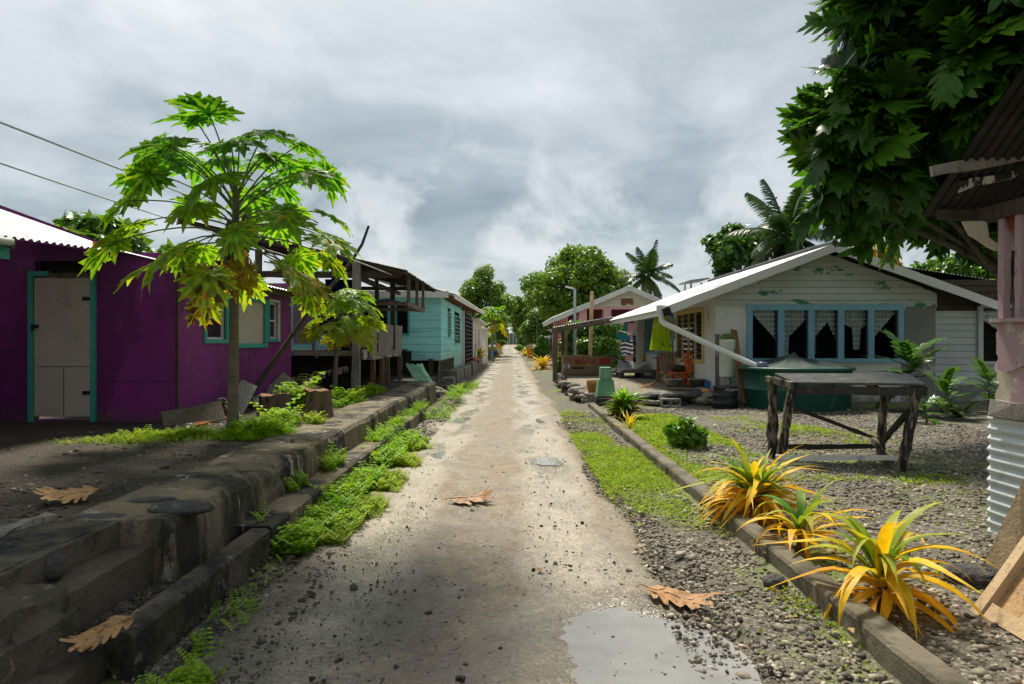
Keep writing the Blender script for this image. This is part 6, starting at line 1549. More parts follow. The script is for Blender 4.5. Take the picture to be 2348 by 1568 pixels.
def ragged(y0, y1, z0, z1, x, sd, rag_bottom=0.05, rag_far=0.04):
    n = 40; pts = [(y0, z0), (y0, z1), (y1, z1)]
    zz = np.linspace(z1, z0, n); yy = y1 + fbm(np.stack([zz * 9, zz * 0 + sd, zz * 0], -1), sd, 4) * rag_far * 3
    pts = [(y0, z1)] + [(a, b) for a, b in zip(yy, zz)]
    y2 = np.linspace(yy[-1], y0, n); z2 = z0 + fbm(np.stack([y2 * 7, y2 * 0 + sd + 5, y2 * 0], -1), sd + 2, 4) * rag_bottom * 3
    pts += [(a, b) for a, b in zip(y2[1:], z2[1:])]
    return [(x, a, b) for a, b in pts]
g = MB(); g.prism(ragged(1.5, 5.38, 1.34, 1.70, SX - 0.030, 3), (0.012, 0, 0)); g.build('plywood_panel', m_pinkply, SH)
g = MB(); g.prism(ragged(1.5, 5.40, 1.08, 1.42, SX - 0.008, 6, 0.02, 0.05), (0.012, 0, 0)); g.build('plywood_panel', m_torn, SH)
g = MB(); g.prism(ragged(1.5, 5.24, 1.09, 1.36, SX - 0.024, 9, 0.03, 0.06), (0.010, 0, 0)); g.build('plywood_panel', m_pinkply, SH)
g = MB(); g.bar((SX - 0.035, 1.5, 1.715), (SX - 0.035, 5.40, 1.715), 0.09, 0.035, seg=8, jit=0.003); g.build('rail', m_pinkply, SH)
for y in (5.40, 5.22):
    g = MB(); g.bar((SX + 0.045, y, 1.73), (SX + 0.045, y, 2.53), 0.06, 0.06, up=(0, 1, 0), seg=6, jit=0.003); g.build('post', m_pinkply, SH)
g = MB(); g.bar((SX + 0.03, 2.0, 2.60), (SX + 0.03, 5.62, 2.58), 0.09, 0.12, seg=8, jit=0.005); g.build('wall_plate', m_darkwood, SH)
for y, x in ((5.45, 6.2), (2.0, SX + 0.05)):
    g = MB(); g.bar((x, y, 0), (x, y, 2.9), 0.09, up=(0, 1, 0)); g.build('post', m_darkwood, SH)
e0, e1 = np.array([3.50, 5.85, 2.63]), np.array([7.5, 5.85, 2.60]); r0_, r1_ = np.array([3.50, 2.9, 4.70]), np.array([7.5, 2.9, 4.66])
g = MB(); g.corr(e0, e1, r1_, r0_, 50, 0.014, 0, 6, 8, 0.02, 6); g.build('roof', m_blacktin, SH)
g = MB(); g.corr(e0 * [1, 0, 0] + [0, 0.0, 2.6], e1 * [1, 0, 0] + [0, 0.0, 2.6], r1_ + [0, 0, 0.01], r0_ + [0, 0, 0.01], 50, 0.014, 0, 6, 3); g.build('roof', m_darktin, SH)
g = MB(); g.bar(at(2134, 393, 5.38), at(2500, 330, 5.35), 0.05, 0.075, seg=8, jit=0.005); g.build('purlin', m_greywood, SH)
g = MB(); g.bar(at(2195, 428, 5.50), at(2500, 360, 5.45), 0.05, 0.07, seg=8, jit=0.009, seed=4); g.build('purlin', m_peel, SH)
g = MB(); g.bar(at(2150, 492, 5.75), at(2500, 505, 5.7), 0.05, 0.075, seg=8, jit=0.004); g.build('purlin', m_darkwood, SH)
for x in (4.3, 5.2, 6.0):
    g = MB(); g.bar((x, 5.80, 2.57), (x, 2.95, 4.58), 0.05, 0.10, seg=4, jit=0.004); g.build('rafter', m_darkwood, SH)
g = MB(); pts = [at(u, v, 5.55) for u, v in ((2205, 508), (2262, 506), (2268, 545), (2290, 560), (2300, 572), (2282, 576), (2262, 566), (2240, 550), (2222, 540), (2212, 522))]; g.prism(pts, (0, 0.01, 0)); g.build('torn_sheet', m_torn, SH)
g = MB(); pts = [at(u, v, 5.52) for u, v in ((2316, 520), (2345, 512), (2420, 515), (2420, 600), (2345, 586), (2322, 572), (2316, 545))]; g.prism(pts, (0, 0.01, 0)); g.build('torn_sheet', m_torn, SH)
o = MB(); o.grid(drape(at(2312, 474, 5.3), (1, 0, 0), 0.6, 0.22, amp=0.02, folds=7, seed=3, bottom=0.2)); o = o.build('orange_cloth', clothmat('rust_cloth', (0.36, 0.10, 0.05, 1), 0.2)); tag(o, 'rust orange cloth hanging under the shack roof at the right edge', 'cloth')
# pallet and timbers leaning on the shack
m_osb = M('chip_board', (0.42, 0.27, 0.13, 1), 0.8, 0.3, 22, [((0.22, 0.12, 0.05, 1), 30, 0.56, 0.06, (1, 3, 1)), ((0.56, 0.42, 0.25, 1), 26, 0.60, 0.06, (3, 1, 1))], 0.2, 60)
PL = thing('wooden_pallet', 'pale timber frame with chipboard back leaning on the shack', 'pallet', (2.65, 3.6, 0))
L0, L1 = np.array([2.62, 3.80, 0.0]), np.array([3.66, 3.74, 1.52]); K0, K1 = np.array([2.60, 2.5, 0.0]), np.array([3.64, 2.45, 1.52])
nn = nrm(np.cross(L1 - L0, K0 - L0)); nn = nn if nn[2] > 0 else -nn
g = MB(); g.bar(L0 + nn * 0.04, L1 + nn * 0.04, 0.075, 0.05, up=nn, seg=6, jit=0.003); g.build('frame_bar', m_newwood, PL)
g = MB(); g.bar(K0 + nn * 0.04, K1 + nn * 0.04, 0.075, 0.05, up=nn, seg=6, jit=0.003); g.build('frame_bar', m_newwood, PL)
g = MB(); d_ = nrm(L1 - L0); g.bar(L0 + d_ * 0.06 + nn * 0.035 + nrm(K0 - L0) * 0.05, K0 + d_ * 0.06 + nn * 0.035 - nrm(K0 - L0) * 0.05, 0.09, 0.04, up=nn, seg=6, jit=0.003); g.build('frame_bar', m_newwood, PL)
g = MB(); g.prism([L0 + nn * 0.005 + d_ * 0.02, L1 + nn * 0.005, K1 + nn * 0.005, K0 + nn * 0.005 + d_ * 0.02], nn * 0.012); g.build('back_board', m_osb, PL)
board('pale new timber leaning against the white corrugated tin behind the pallet', 'timber', np.array([3.12, 4.44, 0.0]), np.array([3.86, 4.36, 1.75]), 0.12, 0.06, m_newwood, (-0.6, -0.5, 0.5), 12)
board('black rubber strip leaning between the timber and the pallet', 'strip', np.array([2.86, 4.08, 0.0]), np.array([3.80, 4.0, 1.4]), 0.07, 0.03, m_black, (-0.6, -0.5, 0.5), 13)
# ------------------------------------------------------------------ big trees
BR = lobed_leaf(5, 0.40, 0.44, 1, 0.55, 0.2); BR2 = lobed_leaf(6, 0.40, 0.42, 5, 0.9, 0.25)
def breadfruit(name, label, trunk, fork, r0, blobs, nros, size, seed, per=8, group=None):
    rg = np.random.default_rng(seed)
    t = thing(name, label, 'tree', trunk, group)
    g = MB(); limbs(g, trunk, fork, r0, [b[:3] for b in blobs], rg, lk=0.2)
    p, d, k, r = in_blobs(blobs, nros, rg, 0.42)
    for i in range(0, nros, 5):                        # twigs
        c = np.array(blobs[k[i]][:3]); m = (c + p[i]) / 2 + [0, 0, 0.1]
        g.tube([c, m, p[i]], [0.035, 0.022, 0.010], 5)
    g.build('trunk', m_bark, t)
    g = MB()
    for tm in (BR, BR2):
        N = nros * per // 2
        idx = rg.integers(0, nros, N); a = rg.uniform(0, 6.28, N); tl = rg.normal(-0.05, 0.6, N)
        out = np.stack([np.cos(a) * np.cos(tl), np.sin(a) * np.cos(tl), np.sin(tl)], -1)
        y = nrm(out + d[idx] * 0.55)
        zc = np.array([0, 0, 1.0]) + d[idx] * 0.45 + rg.normal(0, 0.42, (N, 3)); z = nrm(zc - y * np.sum(zc * y, 1)[:, None]); x = np.cross(y, z)
        s_ = size * rg.lognormal(0, 0.3, N)
        g.many(tm[0], tm[1], np.stack([x, y, z], -1) * s_[:, None, None], p[idx] + y * 0.06, 0, np.clip(rg.beta(2, 2, N) * 0.9 + 0.1 * d[idx, 2], 0, 1))
    g.build('crown', m_bread, t)
    return t
BL = [(*at(u, v, y), r) for u, v, y, r in (
    (2023, 40, 10.8, .75), (1988, 150, 10.6, .62), (1953, 250, 10.5, .62), (1922, 302, 10.6, .50), (1977, 362, 10.8, .55), (1947, 417, 10.9, .45), (1932, 472, 11.0, .34), (2007, 450, 11.3, .36),
    (2070, 60, 10.8, .8), (2050, 190, 11, .8), (2054, 282, 11.2, .75), (2044, 372, 11.4, .6), (2044, 442, 11.8, .38), (2114, 472, 11.8, .28),
    (2180, 80, 10.5, .9), (2160, 230, 11.2, .85), (2164, 332, 11.8, .8), (2144, 412, 12.2, .6), (2250, 160, 10, .9), (2270, 300, 11.0, .9), (2240, 430, 12, .75), (2240, 492, 12.5, .45), (2310, 517, 12.8, .5),
    (2350, 60, 9.5, 1.0), (2380, 240, 10, 1.1), (2400, 420, 11.5, 1.1), (2340, 552, 13, .45), (2480, 532, 13, .9), (2520, 300, 12, 1.3), (2500, 100, 10, 1.3),
    (2050, -80, 10.4, .9), (2200, -90, 10.2, 1.0), (2380, -110, 9.8, 1.2), (2550, -100, 9.8, 1.3), (2160, -240, 10.6, 1.0), (2330, -280, 10.4, 1.2))]
breadfruit('breadfruit_tree', 'huge dark breadfruit tree filling the upper right above the shack', (9.6, 12.6, 0), (9.2, 12.2, 3.4), 0.34, BL, 680, 0.48, 3, per=8)
# second breadfruit stands left of the road, out of the picture, and shades the near left corner
BL2 = [(-2.7, 8.9, 8.1, .8), (-1.8, 8.5, 8.0, .75), (-4.9, 8.2, 7.9, 1.0), (-3.6, 8.0, 8.1, .9), (-2.4, 7.9, 8.0, .8),  (-4.9, 7.3, 7.5, 1.0), (-3.6, 7.0, 7.7, .9), (-2.7, 6.8, 7.6, .75), (-5.8, 6.2, 7.7, 1.1), (-4.3, 6.1, 8.1, 1.1), (-3.1, 5.8, 8.0, .9), (-2.5, 5.9, 7.8, .6), (-6.6, 7.4, 7.4, 1.0), (-5.2, 5.2, 8.2, 1.1), (-3.8, 5.0, 8.3, 1.0), (-2.8, 4.9, 8.0, .7), (-7.4, 6.0, 7.8, 1.2), (-6.4, 4.6, 7.9, 1.1), (-7.8, 4.4, 7.4, 1.2)]
breadfruit('breadfruit_tree', 'breadfruit tree standing left of the steps, its crown overhanging the near corner', (-8.6, 4.6, ZT), (-8.0, 5.0, 5.0), 0.30, BL2, 310, 0.50, 5, per=9)

def tree(name, label, base, h, crown_c, crown_r, ncl, nleaf, size, seed, mat=None, r0=0.2, group=None, cr=0.34, vr=(0.15, 0.85), shell=0.30, cat='tree', tmpl=DIAM, low=-0.75):
    rg = np.random.default_rng(seed); t = thing(name, label, cat, base, group)
    cl = clumps(crown_c, crown_r, ncl, rg, cr, low)
    g = MB(); top = np.asarray(crown_c, float) - [0, 0, crown_r[2] * 0.25]
    limbs(g, base, top, r0, [c[:3] for c in cl[:14]], rg, n=7); g.build('trunk', m_bark, t)
    g = MB(); leaf_cloud(g, cl, nleaf, size, rg, tmpl, 0, shell, vr=vr); g.build('crown', mat or m_tree, t)
    return t
def pix_tree(name, label, u0, u1, vt, vb, Yy, nleaf, size, seed, z0=0.0, **k):
    a, b = at(u0, vt, Yy), at(u1, vb, Yy); c = (a + b) / 2
    rx = (b[0] - a[0]) / 2; rz = (a[2] - b[2]) / 2
    return tree(name, label, (c[0], Yy, z0), 0, c, (rx * 0.93, k.pop('ry', rx * 0.9), rz * 0.93), k.pop('ncl', 42), nleaf, size, seed, **k)
BT = 'broad leafed trees beyond the road'
pix_tree('broadleaf_tree', 'rounded tall tree at the left of the far road end, behind the white cottage', 1042, 1188, 600, 775, 72, 15000, 0.30, 21, 0.2, ncl=46, group=BT, r0=0.3, cr=0.30)
pix_tree('broadleaf_tree', 'largest broad domed tree behind the pink gabled house', 1186, 1452, 548, 770, 62, 26000, 0.32, 22, 0.2, ncl=75, group=BT, r0=0.4, cr=0.26)
pix_tree('broadleaf_tree', 'small low tree filling the gap between the two tall trees at the road end', 1165, 1240, 662, 785, 84, 8000, 0.30, 23, 0.6, ncl=26, group=BT, r0=0.2)
pix_tree('broadleaf_tree', 'dark low tree overhanging the right side of the far road end', 1190, 1290, 700, 800, 78, 9000, 0.26, 24, 0.5, ncl=26, group=BT, r0=0.2)
pix_tree('broadleaf_tree', 'loose leafy tree rising over the white roof left of the coconut palm', 1618, 1765, 500, 660, 30, 5200, 0.30, 25, 0.0, ncl=26, group=BT, r0=0.14, cr=0.30, mat=m_bush, vr=(0.0, 0.6), tmpl=LEAF)
pix_tree('broadleaf_tree', 'pale leafy tree behind the right end of the white house roof', 2085, 2280, 575, 690, 26, 6000, 0.24, 26, 0.0, ncl=26, group=BT, r0=0.14, mat=m_bush, vr=(0.3, 1.0), tmpl=LEAF)
pix_tree('broadleaf_tree', 'dark dense tree behind the shack posts at the far right', 2230, 2480, 560, 720, 24, 6500, 0.28, 27, 0.0, ncl=26, group=BT, r0=0.2, mat=m_tree, vr=(0.0, 0.6), tmpl=LEAF)
pix_tree('broadleaf_tree', 'bright leafed tree rising behind the tin roof of the purple house', 90, 330, 492, 640, 19, 6000, 0.30, 28, 0.4, ncl=26, group=BT, r0=0.14, mat=m_bush, vr=(0.4, 1.0), tmpl=LEAF)
pix_tree('broadleaf_tree', 'leafy tree glimpsed between the papaya crown and the veranda roof', 330, 560, 560, 680, 20, 5000, 0.28, 29, 0.4, ncl=22, group=BT, r0=0.14, mat=m_bush, vr=(0.3, 1.0), tmpl=LEAF)

# far hedge and fence that close the road
pix_tree('hedge_mass', 'dark green thicket closing the left side of the far road', 1120, 1170, 735, 792, 105, 5000, 0.28, 31, 0.8, ncl=20, cat='thicket')
pix_tree('hedge_mass', 'dark green thicket under the trees at the right of the far road', 1178, 1232, 742, 800, 100, 6000, 0.26, 32, 0.8, ncl=20, cat='thicket', vr=(0, 0.5))
g = MB()
for i in range(14):
    x = -6.5 + i * 0.75; g.box((x, 150, 0.8), (x + 0.72, 150.06, 3.5), v=0.3 + 0.4 * ((i * 7) % 5) / 5)
o = g.build('end_fence', M('green_grey_fence', (0.12, 0.15, 0.13, 1), 0.7, 0.2, 1, (), 0.1, facevar=0.25)); tag(o, 'grey green sheet fence standing across the far end of the road', 'fence')

# ------------------------------------------------------------------ palms and banana
def palm(label, base, top, r0, nf, L_, seed, el=(75, -25), bias=None):
    rg = np.random.default_rng(seed); base = np.asarray(base, float); top = np.asarray(top, float)
    t = thing('coconut_palm', label, 'palm', base)
    g = MB(); g.tube([base + (top - base) * q + np.array([0.25 * math.sin(q * 2.5), 0, 0]) for q in np.linspace(0, 1, 14)], np.linspace(r0, r0 * 0.65, 14), 10, jit=0.03); g.build('trunk', m_bark, t)
    tp = base + (top - base) + np.array([0.25 * math.sin(2.5), 0, 0])
    g = MB()
    for i in range(nf):
        az = i * 2.39996 + rg.uniform(-0.2, 0.2); e = R(el[0] + (el[1] - el[0]) * i / (nf - 1) + rg.uniform(-8, 8)); ln = L_ * rg.uniform(0.85, 1.1)
        pts = [tp.copy()]; d = np.array([math.cos(az) * math.cos(e), math.sin(az) * math.cos(e), math.sin(e)]); st_ = ln / 16
        for s_ in range(16):
            pts.append(pts[-1] + d * st_); d = nrm(d + np.array([0, 0, -0.045 - 0.05 * s_ / 16]) + 0.0)
        pts = np.array(pts); g.tube(pts, np.linspace(0.035, 0.006, 17), 5, 0, 0.3)
        tan = nrm(np.gradient(pts, axis=0)); sd = nrm(np.cross(tan, [0, 0, 1.0])); up = np.cross(sd, tan)
        m = 105; tt = np.linspace(0.10, 0.99, m); 
        pc = np.stack([np.interp(tt * 16, np.arange(17), pts[:, c]) for c in range(3)], -1); tc_ = np.stack([np.interp(tt * 16, np.arange(17), tan[:, c]) for c in range(3)], -1); sc_ = np.stack([np.interp(tt * 16, np.arange(17), sd[:, c]) for c in range(3)], -1)
        ll = 0.85 * np.sin(np.pi * (0.12 + 0.85 * tt)) ** 0.7 * (L_ / 3.2)
        for sg in (-1, 1):
            y = nrm(sc_ * sg * 0.85 + tc_ * 0.55 + np.array([0, 0, -0.42]) + rg.normal(0, 0.09, (m, 3))); z = nrm(np.cross(tc_, y) * -sg); x = np.cross(y, z)
            M3 = np.stack([x * 0.06 * (L_ / 3.2), y * ll[:, None], z * 0.2], -1)
            g.many(np.array([(-0.5, 0, 0), (0.5, 0, 0), (0.45, 0.6, -0.15), (0, 1, -0.6), (-0.45, 0.6, -0.15)]), [(0, 1, 2, 4), (4, 2, 3)], M3, pc, 0, np.clip(rg.uniform(0.35, 1, m) - (i > nf * 0.75) * 0.3, 0, 1))
    g.build('crown', m_palm, t); return t
palm('coconut palm with ragged fronds behind the pink gabled house', (10.2, 50, 0), at(1490, 632, 50) - [0.3, 0, 0], 0.20, 19, 2.5, 4, (82, -40))
palm('coconut palm close behind the white roof under the breadfruit branches', (9.5, 23.5, 0), at(1806, 540, 23.5) - [0.2, 0, 0], 0.16, 20, 2.1, 9, (84, -45))
def blade_plant(name, label, cat, base, n, L_, wid, seed, mat, el=(80, 5), arc=(0.4, 1.5), vfun=None, stem=0.0, group=None, wprof=None, tilt=0.0, sub=None):
    rg = np.random.default_rng(seed); t = thing(name, label, cat, base, group); base = np.asarray(base, float)
    wp = wprof or (lambda s_: (0.30 + 0.70 * math.sin(math.pi * min(1, s_ * 0.8 + 0.12)) ** 0.9) * (1 if s_ < 0.55 else max(0.02, (1 - s_) / 0.45) ** 0.8))
    g = MB()
    for i in range(n):
        f = i / max(1, n - 1); az = i * 2.39996 + rg.uniform(-0.4, 0.4); e = R(el[0] + (el[1] - el[0]) * f + rg.uniform(-12, 12)); ln = L_ * rg.uniform(0.7, 1.15) * (0.75 + 0.25 * math.sin(math.pi * min(1, f + 0.2)))
        ar = arc[0] + (arc[1] - arc[0]) * rg.uniform(0, 1)
        tv, tf = curve_leaf(9, lambda s_: wid / L_ * 0.5 * wp(s_), ar, rg.uniform(0.1, 0.5))
        kink = rg.uniform(0.45, 0.8) if rg.uniform() < 0.5 else 2
        tv = tv.copy(); b_ = tv[:, 1] > kink; tv[b_, 2] -= (tv[b_, 1] - kink) * rg.uniform(0.5, 1.6); tv[:, 2] += np.sin(tv[:, 1] * 9 + i) * 0.012; tv[:, 0] += np.sin(tv[:, 1] * 3 + i) * 0.05 * tv[:, 1] * rg.uniform(-1, 1)
        y = np.array([math.cos(az) * math.cos(e), math.sin(az) * math.cos(e), math.sin(e)]); zc = np.array([0, 0, 1.0]) if e < R(75) else np.array([-math.cos(az), -math.sin(az), 0.3]); z = nrm(zc - y * (zc @ y)); 
        tw = rg.normal(0, 0.25); x = np.cross(y, z); x, z = x * math.cos(tw) + z * math.sin(tw), z * math.cos(tw) - x * math.sin(tw)
        o_ = base + np.array([0, 0, stem * (1 - 0.75 * f)]) + np.array([math.cos(az), math.sin(az), 0]) * 0.015
        vv = (vfun(f, rg) if vfun else rg.uniform(0, 1)); vl = np.clip(np.repeat(np.linspace(0.15, -0.18, 9), 2) + vv + rg.normal(0, 0.03, 18), 0, 1)
        g.add((tv * ln) @ np.stack([x, y, z], 0) + o_, tf, 0, vl, smooth=True)
    g.build('leaves', mat, t)
    if stem:
        g = MB(); g.tube([base - [0, 0, 0.03], base + [0.01, 0, stem * 0.5], base + [0, 0, stem]], [stem * 0.16 + 0.01, stem * 0.12 + 0.008, 0.008], 8, jit=0.08); g.build('stem', sub or m_stem, t)
    return t
bw = lambda s_: 0.25 + 0.95 * math.sin(math.pi * min(1, s_ * 0.95 + 0.03)) ** 0.6
m_banana = leafmat('banana_leaf', [(0, (0.20, 0.20, 0.03, 1)), (0.3, (0.06, 0.16, 0.015, 1)), (1, (0.03, 0.11, 0.012, 1))], 0.4, 0.35, 1.8)
b = at(1113, 817, 58); b[2] = 0
blade_plant('banana_plant', 'banana plant with wide arching leaves beside the white gate pillar', 'banana', b + [0, 0, 0.1], 12, 2.6, 0.75, 6, m_banana, (82, 5), (0.8, 1.9), stem=1.4, wprof=bw, sub=m_bark)
m_lstem = M('lily_stem', (0.10, 0.07, 0.04, 1), 0.8, 0.3, 8, (), 0.2)
lv = lambda f, rg: np.clip(0.90 - 1.15 * f + rg.normal(0, 0.16), 0, 1)
LG = 'yellowing strap leaved lilies along the kerb'
p0 = np.array([2.05, 5.55, 0.05])
rg = np.random.default_rng(2)
blade_plant('lily_plant', 'largest dense clump of yellow and green strap leaves spilling over the kerb', 'lily', gnd(1735, 1195, 0.06) + [0.05, 0.2, 0], 190, 0.62, 0.062, 3, m_lily, (86, -5), (0.7, 2.5), lambda f, rg: np.clip(0.80 - 0.95 * f + rg.normal(0, 0.22), 0, 1), stem=0.16, group=LG, sub=m_lstem)
blade_plant('lily_plant', 'middle slim lily with green heart and few arching yellow leaves', 'lily', gnd(1833, 1258, 0.06), 36, 0.54, 0.062, 14, m_lily, (84, 0), (0.8, 2.5), lv, stem=0.16, group=LG, sub=m_lstem)
blade_plant('lily_plant', 'nearest big lily with broad yellow leaves by the front of the kerb', 'lily', gnd(2020, 1388, 0.06), 62, 0.62, 0.066, 25, m_lily, (86, 0), (0.7, 2.4), lv, stem=0.20, group=LG, sub=m_lstem)
blade_plant('lily_plant', 'tiny upright yellow lily behind the kerb in front of the red green shrub', 'lily', gnd(1442, 990, 0.03), 16, 0.42, 0.05, 8, m_croton, (85, 35), (0.2, 0.9), lambda f, rg: rg.uniform(0.2, 0.95), stem=0.08)
CG = 'bright yellow crotons along the far roadside'
blade_plant('croton_plant', 'bright yellow croton clump on the right roadside just beyond the awning posts', 'croton', gnd(1243, 848, 0.0), 60, 1.0, 0.14, 9, m_croton, (80, 5), (0.3, 1.2), lambda f, rg: rg.uniform(0, 0.8), stem=0.2, group=CG)
blade_plant('croton_plant', 'upper yellow croton beside the far green service box', 'croton', gnd(1236, 826, 0.0), 34, 1.1, 0.16, 10, m_croton, (80, 5), (0.3, 1.2), lambda f, rg: rg.uniform(0, 0.7), stem=0.2, group=CG)
blade_plant('croton_plant', 'orange yellow croton behind the blue tarpaulin on the left roadside', 'croton', at(1140, 802, 68) * [1, 1, 0], 40, 1.2, 0.18, 11, m_croton, (80, 5), (0.3, 1.2), lambda f, rg: rg.uniform(0, 0.5), stem=0.2, group=CG)
blade_plant('croton_plant', 'small greenish yellow croton at the foot of the white cottage wall', 'croton', at(1098, 826, 42) * [1, 1, 0] + [0, 0, 0.5], 30, 0.8, 0.16, 12, m_croton, (80, 15), (0.2, 0.8), lambda f, rg: rg.uniform(0.3, 1), stem=0.2, group=CG)
blade_plant('croton_plant', 'yellow green croton at the foot of the orange bin', 'croton', gnd(1204, 818, 0.0), 34, 1.0, 0.16, 13, m_croton, (80, 5), (0.3, 1.0), lambda f, rg: rg.uniform(0.2, 1), stem=0.2, group=CG)
blade_plant('cordyline_plant', 'bushy red and green strap leaved plant beside the kerb end and green service box', 'shrub', gnd(1428, 962, 0.03), 170, 0.52, 0.11, 15, leafmat('cordyline_leaf', [(0, (0.16, 0.045, 0.02, 1)), (0.35, (0.20, 0.14, 0.02, 1)), (0.6, (0.14, 0.30, 0.02, 1)), (1, (0.22, 0.44, 0.02, 1))], 0.45, 0.35, 1.5, 0.5), (88, 12), (0.3, 1.6), lambda f, rg: np.clip(1.0 - f * 0.75 + rg.normal(0, 0.2), 0, 1), stem=0.25)
def shrub(label, u0, u1, vt, vb, Yy, n, size, seed, mat, vr, z0=0.0, cat='bush', ncl=24, name='bush', shell=0.35, tmpl=LEAF, low=-0.9, **kw):
    return pix_tree(name, label, u0, u1, vt, vb, Yy, n, size, seed, z0, ncl=ncl, mat=mat, vr=vr, cat=cat, r0=0.05, shell=shell, tmpl=tmpl, cr=0.34, low=low, **kw)
shrub('large dense dark bush under the awning behind the cardboard box', 1284, 1446, 714, 872, 31.6, 8500, 0.24, 41, m_bush, (0.15, 0.95), ry=1.2)
shrub('round glossy bush on the right roadside beyond the awning', 1218, 1266, 765, 826, 57, 5500, 0.17, 42, m_bush, (0.1, 0.9))
shrub('low leafy shrub on the mossy ground of the right yard', 1522, 1618, 952, 1046, 9.8, 2600, 0.095, 43, m_bush, (0.45, 1.0), 0.03, ncl=34)
shrub('low weedy bush behind the orange bin at the right verge', 1178, 1215, 788, 808, 90, 1500, 0.2, 44, m_bush, (0.5, 1.0), 0.3)
shrub('green bushes under the lamp at the right verge', 1196, 1222, 790, 815, 75, 1500, 0.2, 45, m_bush, (0.0, 0.6), 0.1)
shrub('bright leafy bush behind the banana plant on the left roadside', 1108, 1168, 700, 760, 62, 3800, 0.34, 46, m_bush, (0.6, 1.0), 0.2, low=-1)
shrub('yellow green bush leaning over the far left verge', 1130, 1166, 745, 790, 74, 2200, 0.3, 47, m_bush, (0.5, 1.0), 0.3, low=-1)
shrub('leafy weeds growing behind the second post of the awning', 1278, 1300, 800, 860, 29, 700, 0.14, 48, m_bush, (0.3, 0.9), 0.1)
# young breadfruit saplings by the white house wall
def sapling(label, base, h, n, size, seed, spread=0.35, mat=None):
    rg = np.random.default_rng(seed); base = np.asarray(base, float); t = thing('breadfruit_sapling', label, 'sapling', base, 'young breadfruit plants by the white house')
    g = MB(); g.tube([base + [0, 0, -0.03], base + [0.03, 0, h * 0.5], base + [0, 0, h]], [0.03, 0.02, 0.01], 7); g.build('stem', m_stem, t)
    g = MB()
    for i in range(n):
        f = i / n; az = i * 2.4 + rg.uniform(-0.4, 0.4); z0 = h * (0.35 + 0.65 * f); e = R(-15 + 85 * f + rg.uniform(-12, 12))
        y = np.array([math.cos(az) * math.cos(e), math.sin(az) * math.cos(e), math.sin(e)]); zc = np.array([0, 0, 1.0]) if e < R(60) else np.array([-math.cos(az), -math.sin(az), .2]); z = nrm(zc - y * (zc @ y)); x = np.cross(y, z)
        tv, tf = (BR, BR2)[i % 2]; o_ = base + [0, 0, z0]; g.add((tv * size * rg.uniform(0.8, 1.15)) @ np.stack([x, y, z], 0) + o_ + y * 0.08, tf, 0, np.clip(rg.uniform(0.5, 1), 0, 1)); g.tube([o_, o_ + y * 0.1], 0.008, 4)
    g.build('leaves', mat or m_sap, t)
m_sap = leafmat('sapling_leaf', [(0, (0.02, 0.06, 0.012, 1)), (0.6, (0.05, 0.13, 0.02, 1)), (1, (0.10, 0.22, 0.025, 1))], 0.3, 0.3, 1.5, 0.5)
b = gnd(2085, 945, 0.0); sapling('tall breadfruit sapling with big lobed leaves behind the work table', b, 1.25, 15, 0.72, 3)
b = gnd(2168, 962, 0.0); sapling('slender leafy sapling right of the work table near the plank wall', b, 0.62, 16, 0.40, 4)
b = gnd(2265, 950, 0.0); sapling('broad leaved sapling beside the pink plywood of the shack', b, 0.75, 13, 0.55, 5)
b = gnd(2122, 975, 0.0); sapling('knee high seedling in the dark gravel behind the table', b, 0.30, 10, 0.28, 6)
# tall thin papayas behind the white house
b = np.array([at(2030, 600, 24)[0], 24, 0]); papaya('papaya_tree', 'tall thin papaya with orange dying leaves behind the white roof', b, at(2012, 505, 24), 0.11, 18, 0.8, 0.5, 31, hspan=0.9, vlow=0.1, vhigh=0.7)
b = np.array([at(2050, 600, 25)[0], 25, 0]); papaya('papaya_tree', 'second tall papaya trunk behind the white roof just to its right', b, at(2046, 470, 25), 0.12, 14, 0.7, 0.5, 32, hspan=0.8, vlow=0.3, vhigh=0.9)
b = at(1128, 815, 54) * [1, 1, 0]; papaya('papaya_tree', 'distant papaya rising above the white cottage roof', b, at(1128, 722, 54), 0.12, 22, 0.95, 0.62, 33, hspan=0.7, vlow=0.2, vhigh=0.8)
# ------------------------------------------------------------------ pink gabled house
m_pink = M('pink_paint', (0.72, 0.38, 0.39, 1), 0.65, 0.12, 2, [((0.45, 0.43, 0.40, 1), 2, 0.66, 0.03, None)], 0.08)
m_maroon = M('maroon_shutter', (0.16, 0.03, 0.04, 1), 0.6, 0.2, 3, (), 0.1)
m_creamboard = M('cream_board_paint', (0.62, 0.57, 0.45, 1), 0.7, 0.1, 1.5, [((0.40, 0.34, 0.24, 1), 5, 0.62, 0.06, (0.3, 1, 3)), ((0.60, 0.27, 0.28, 1), 1.1, 0.72, 0.02, None)], 0.1, facevar=0.08)
YP = 36.0
pX = lambda u: (u - U0) / FPX * YP
pZ = lambda v: H - (v - V0) / FPX * YP
PK = thing('pink_house', 'pink house with cream boarded gable behind the big bush', 'house', (pX(1400), YP, 0.2))
pk = at(1441, 656, YP - 0.3); le = at(1270, 728, YP - 0.3); re = at(1612, 728, YP - 0.3)
def pspan(z):
    f = (pk[2] - 0.15 - z) / (pk[2] - le[2]); return (pk[0] - f * (pk[0] - le[0]) + 0.02, pk[0] + f * (re[0] - pk[0]) - 0.02)
g = MB(); g.siding((0, YP, 0), (1, 0), (0, -1), pZ(703), pk[2] - 0.15, 0.2, pspan, seed=3); g.build('gable_boards', m_creamboard, PK)
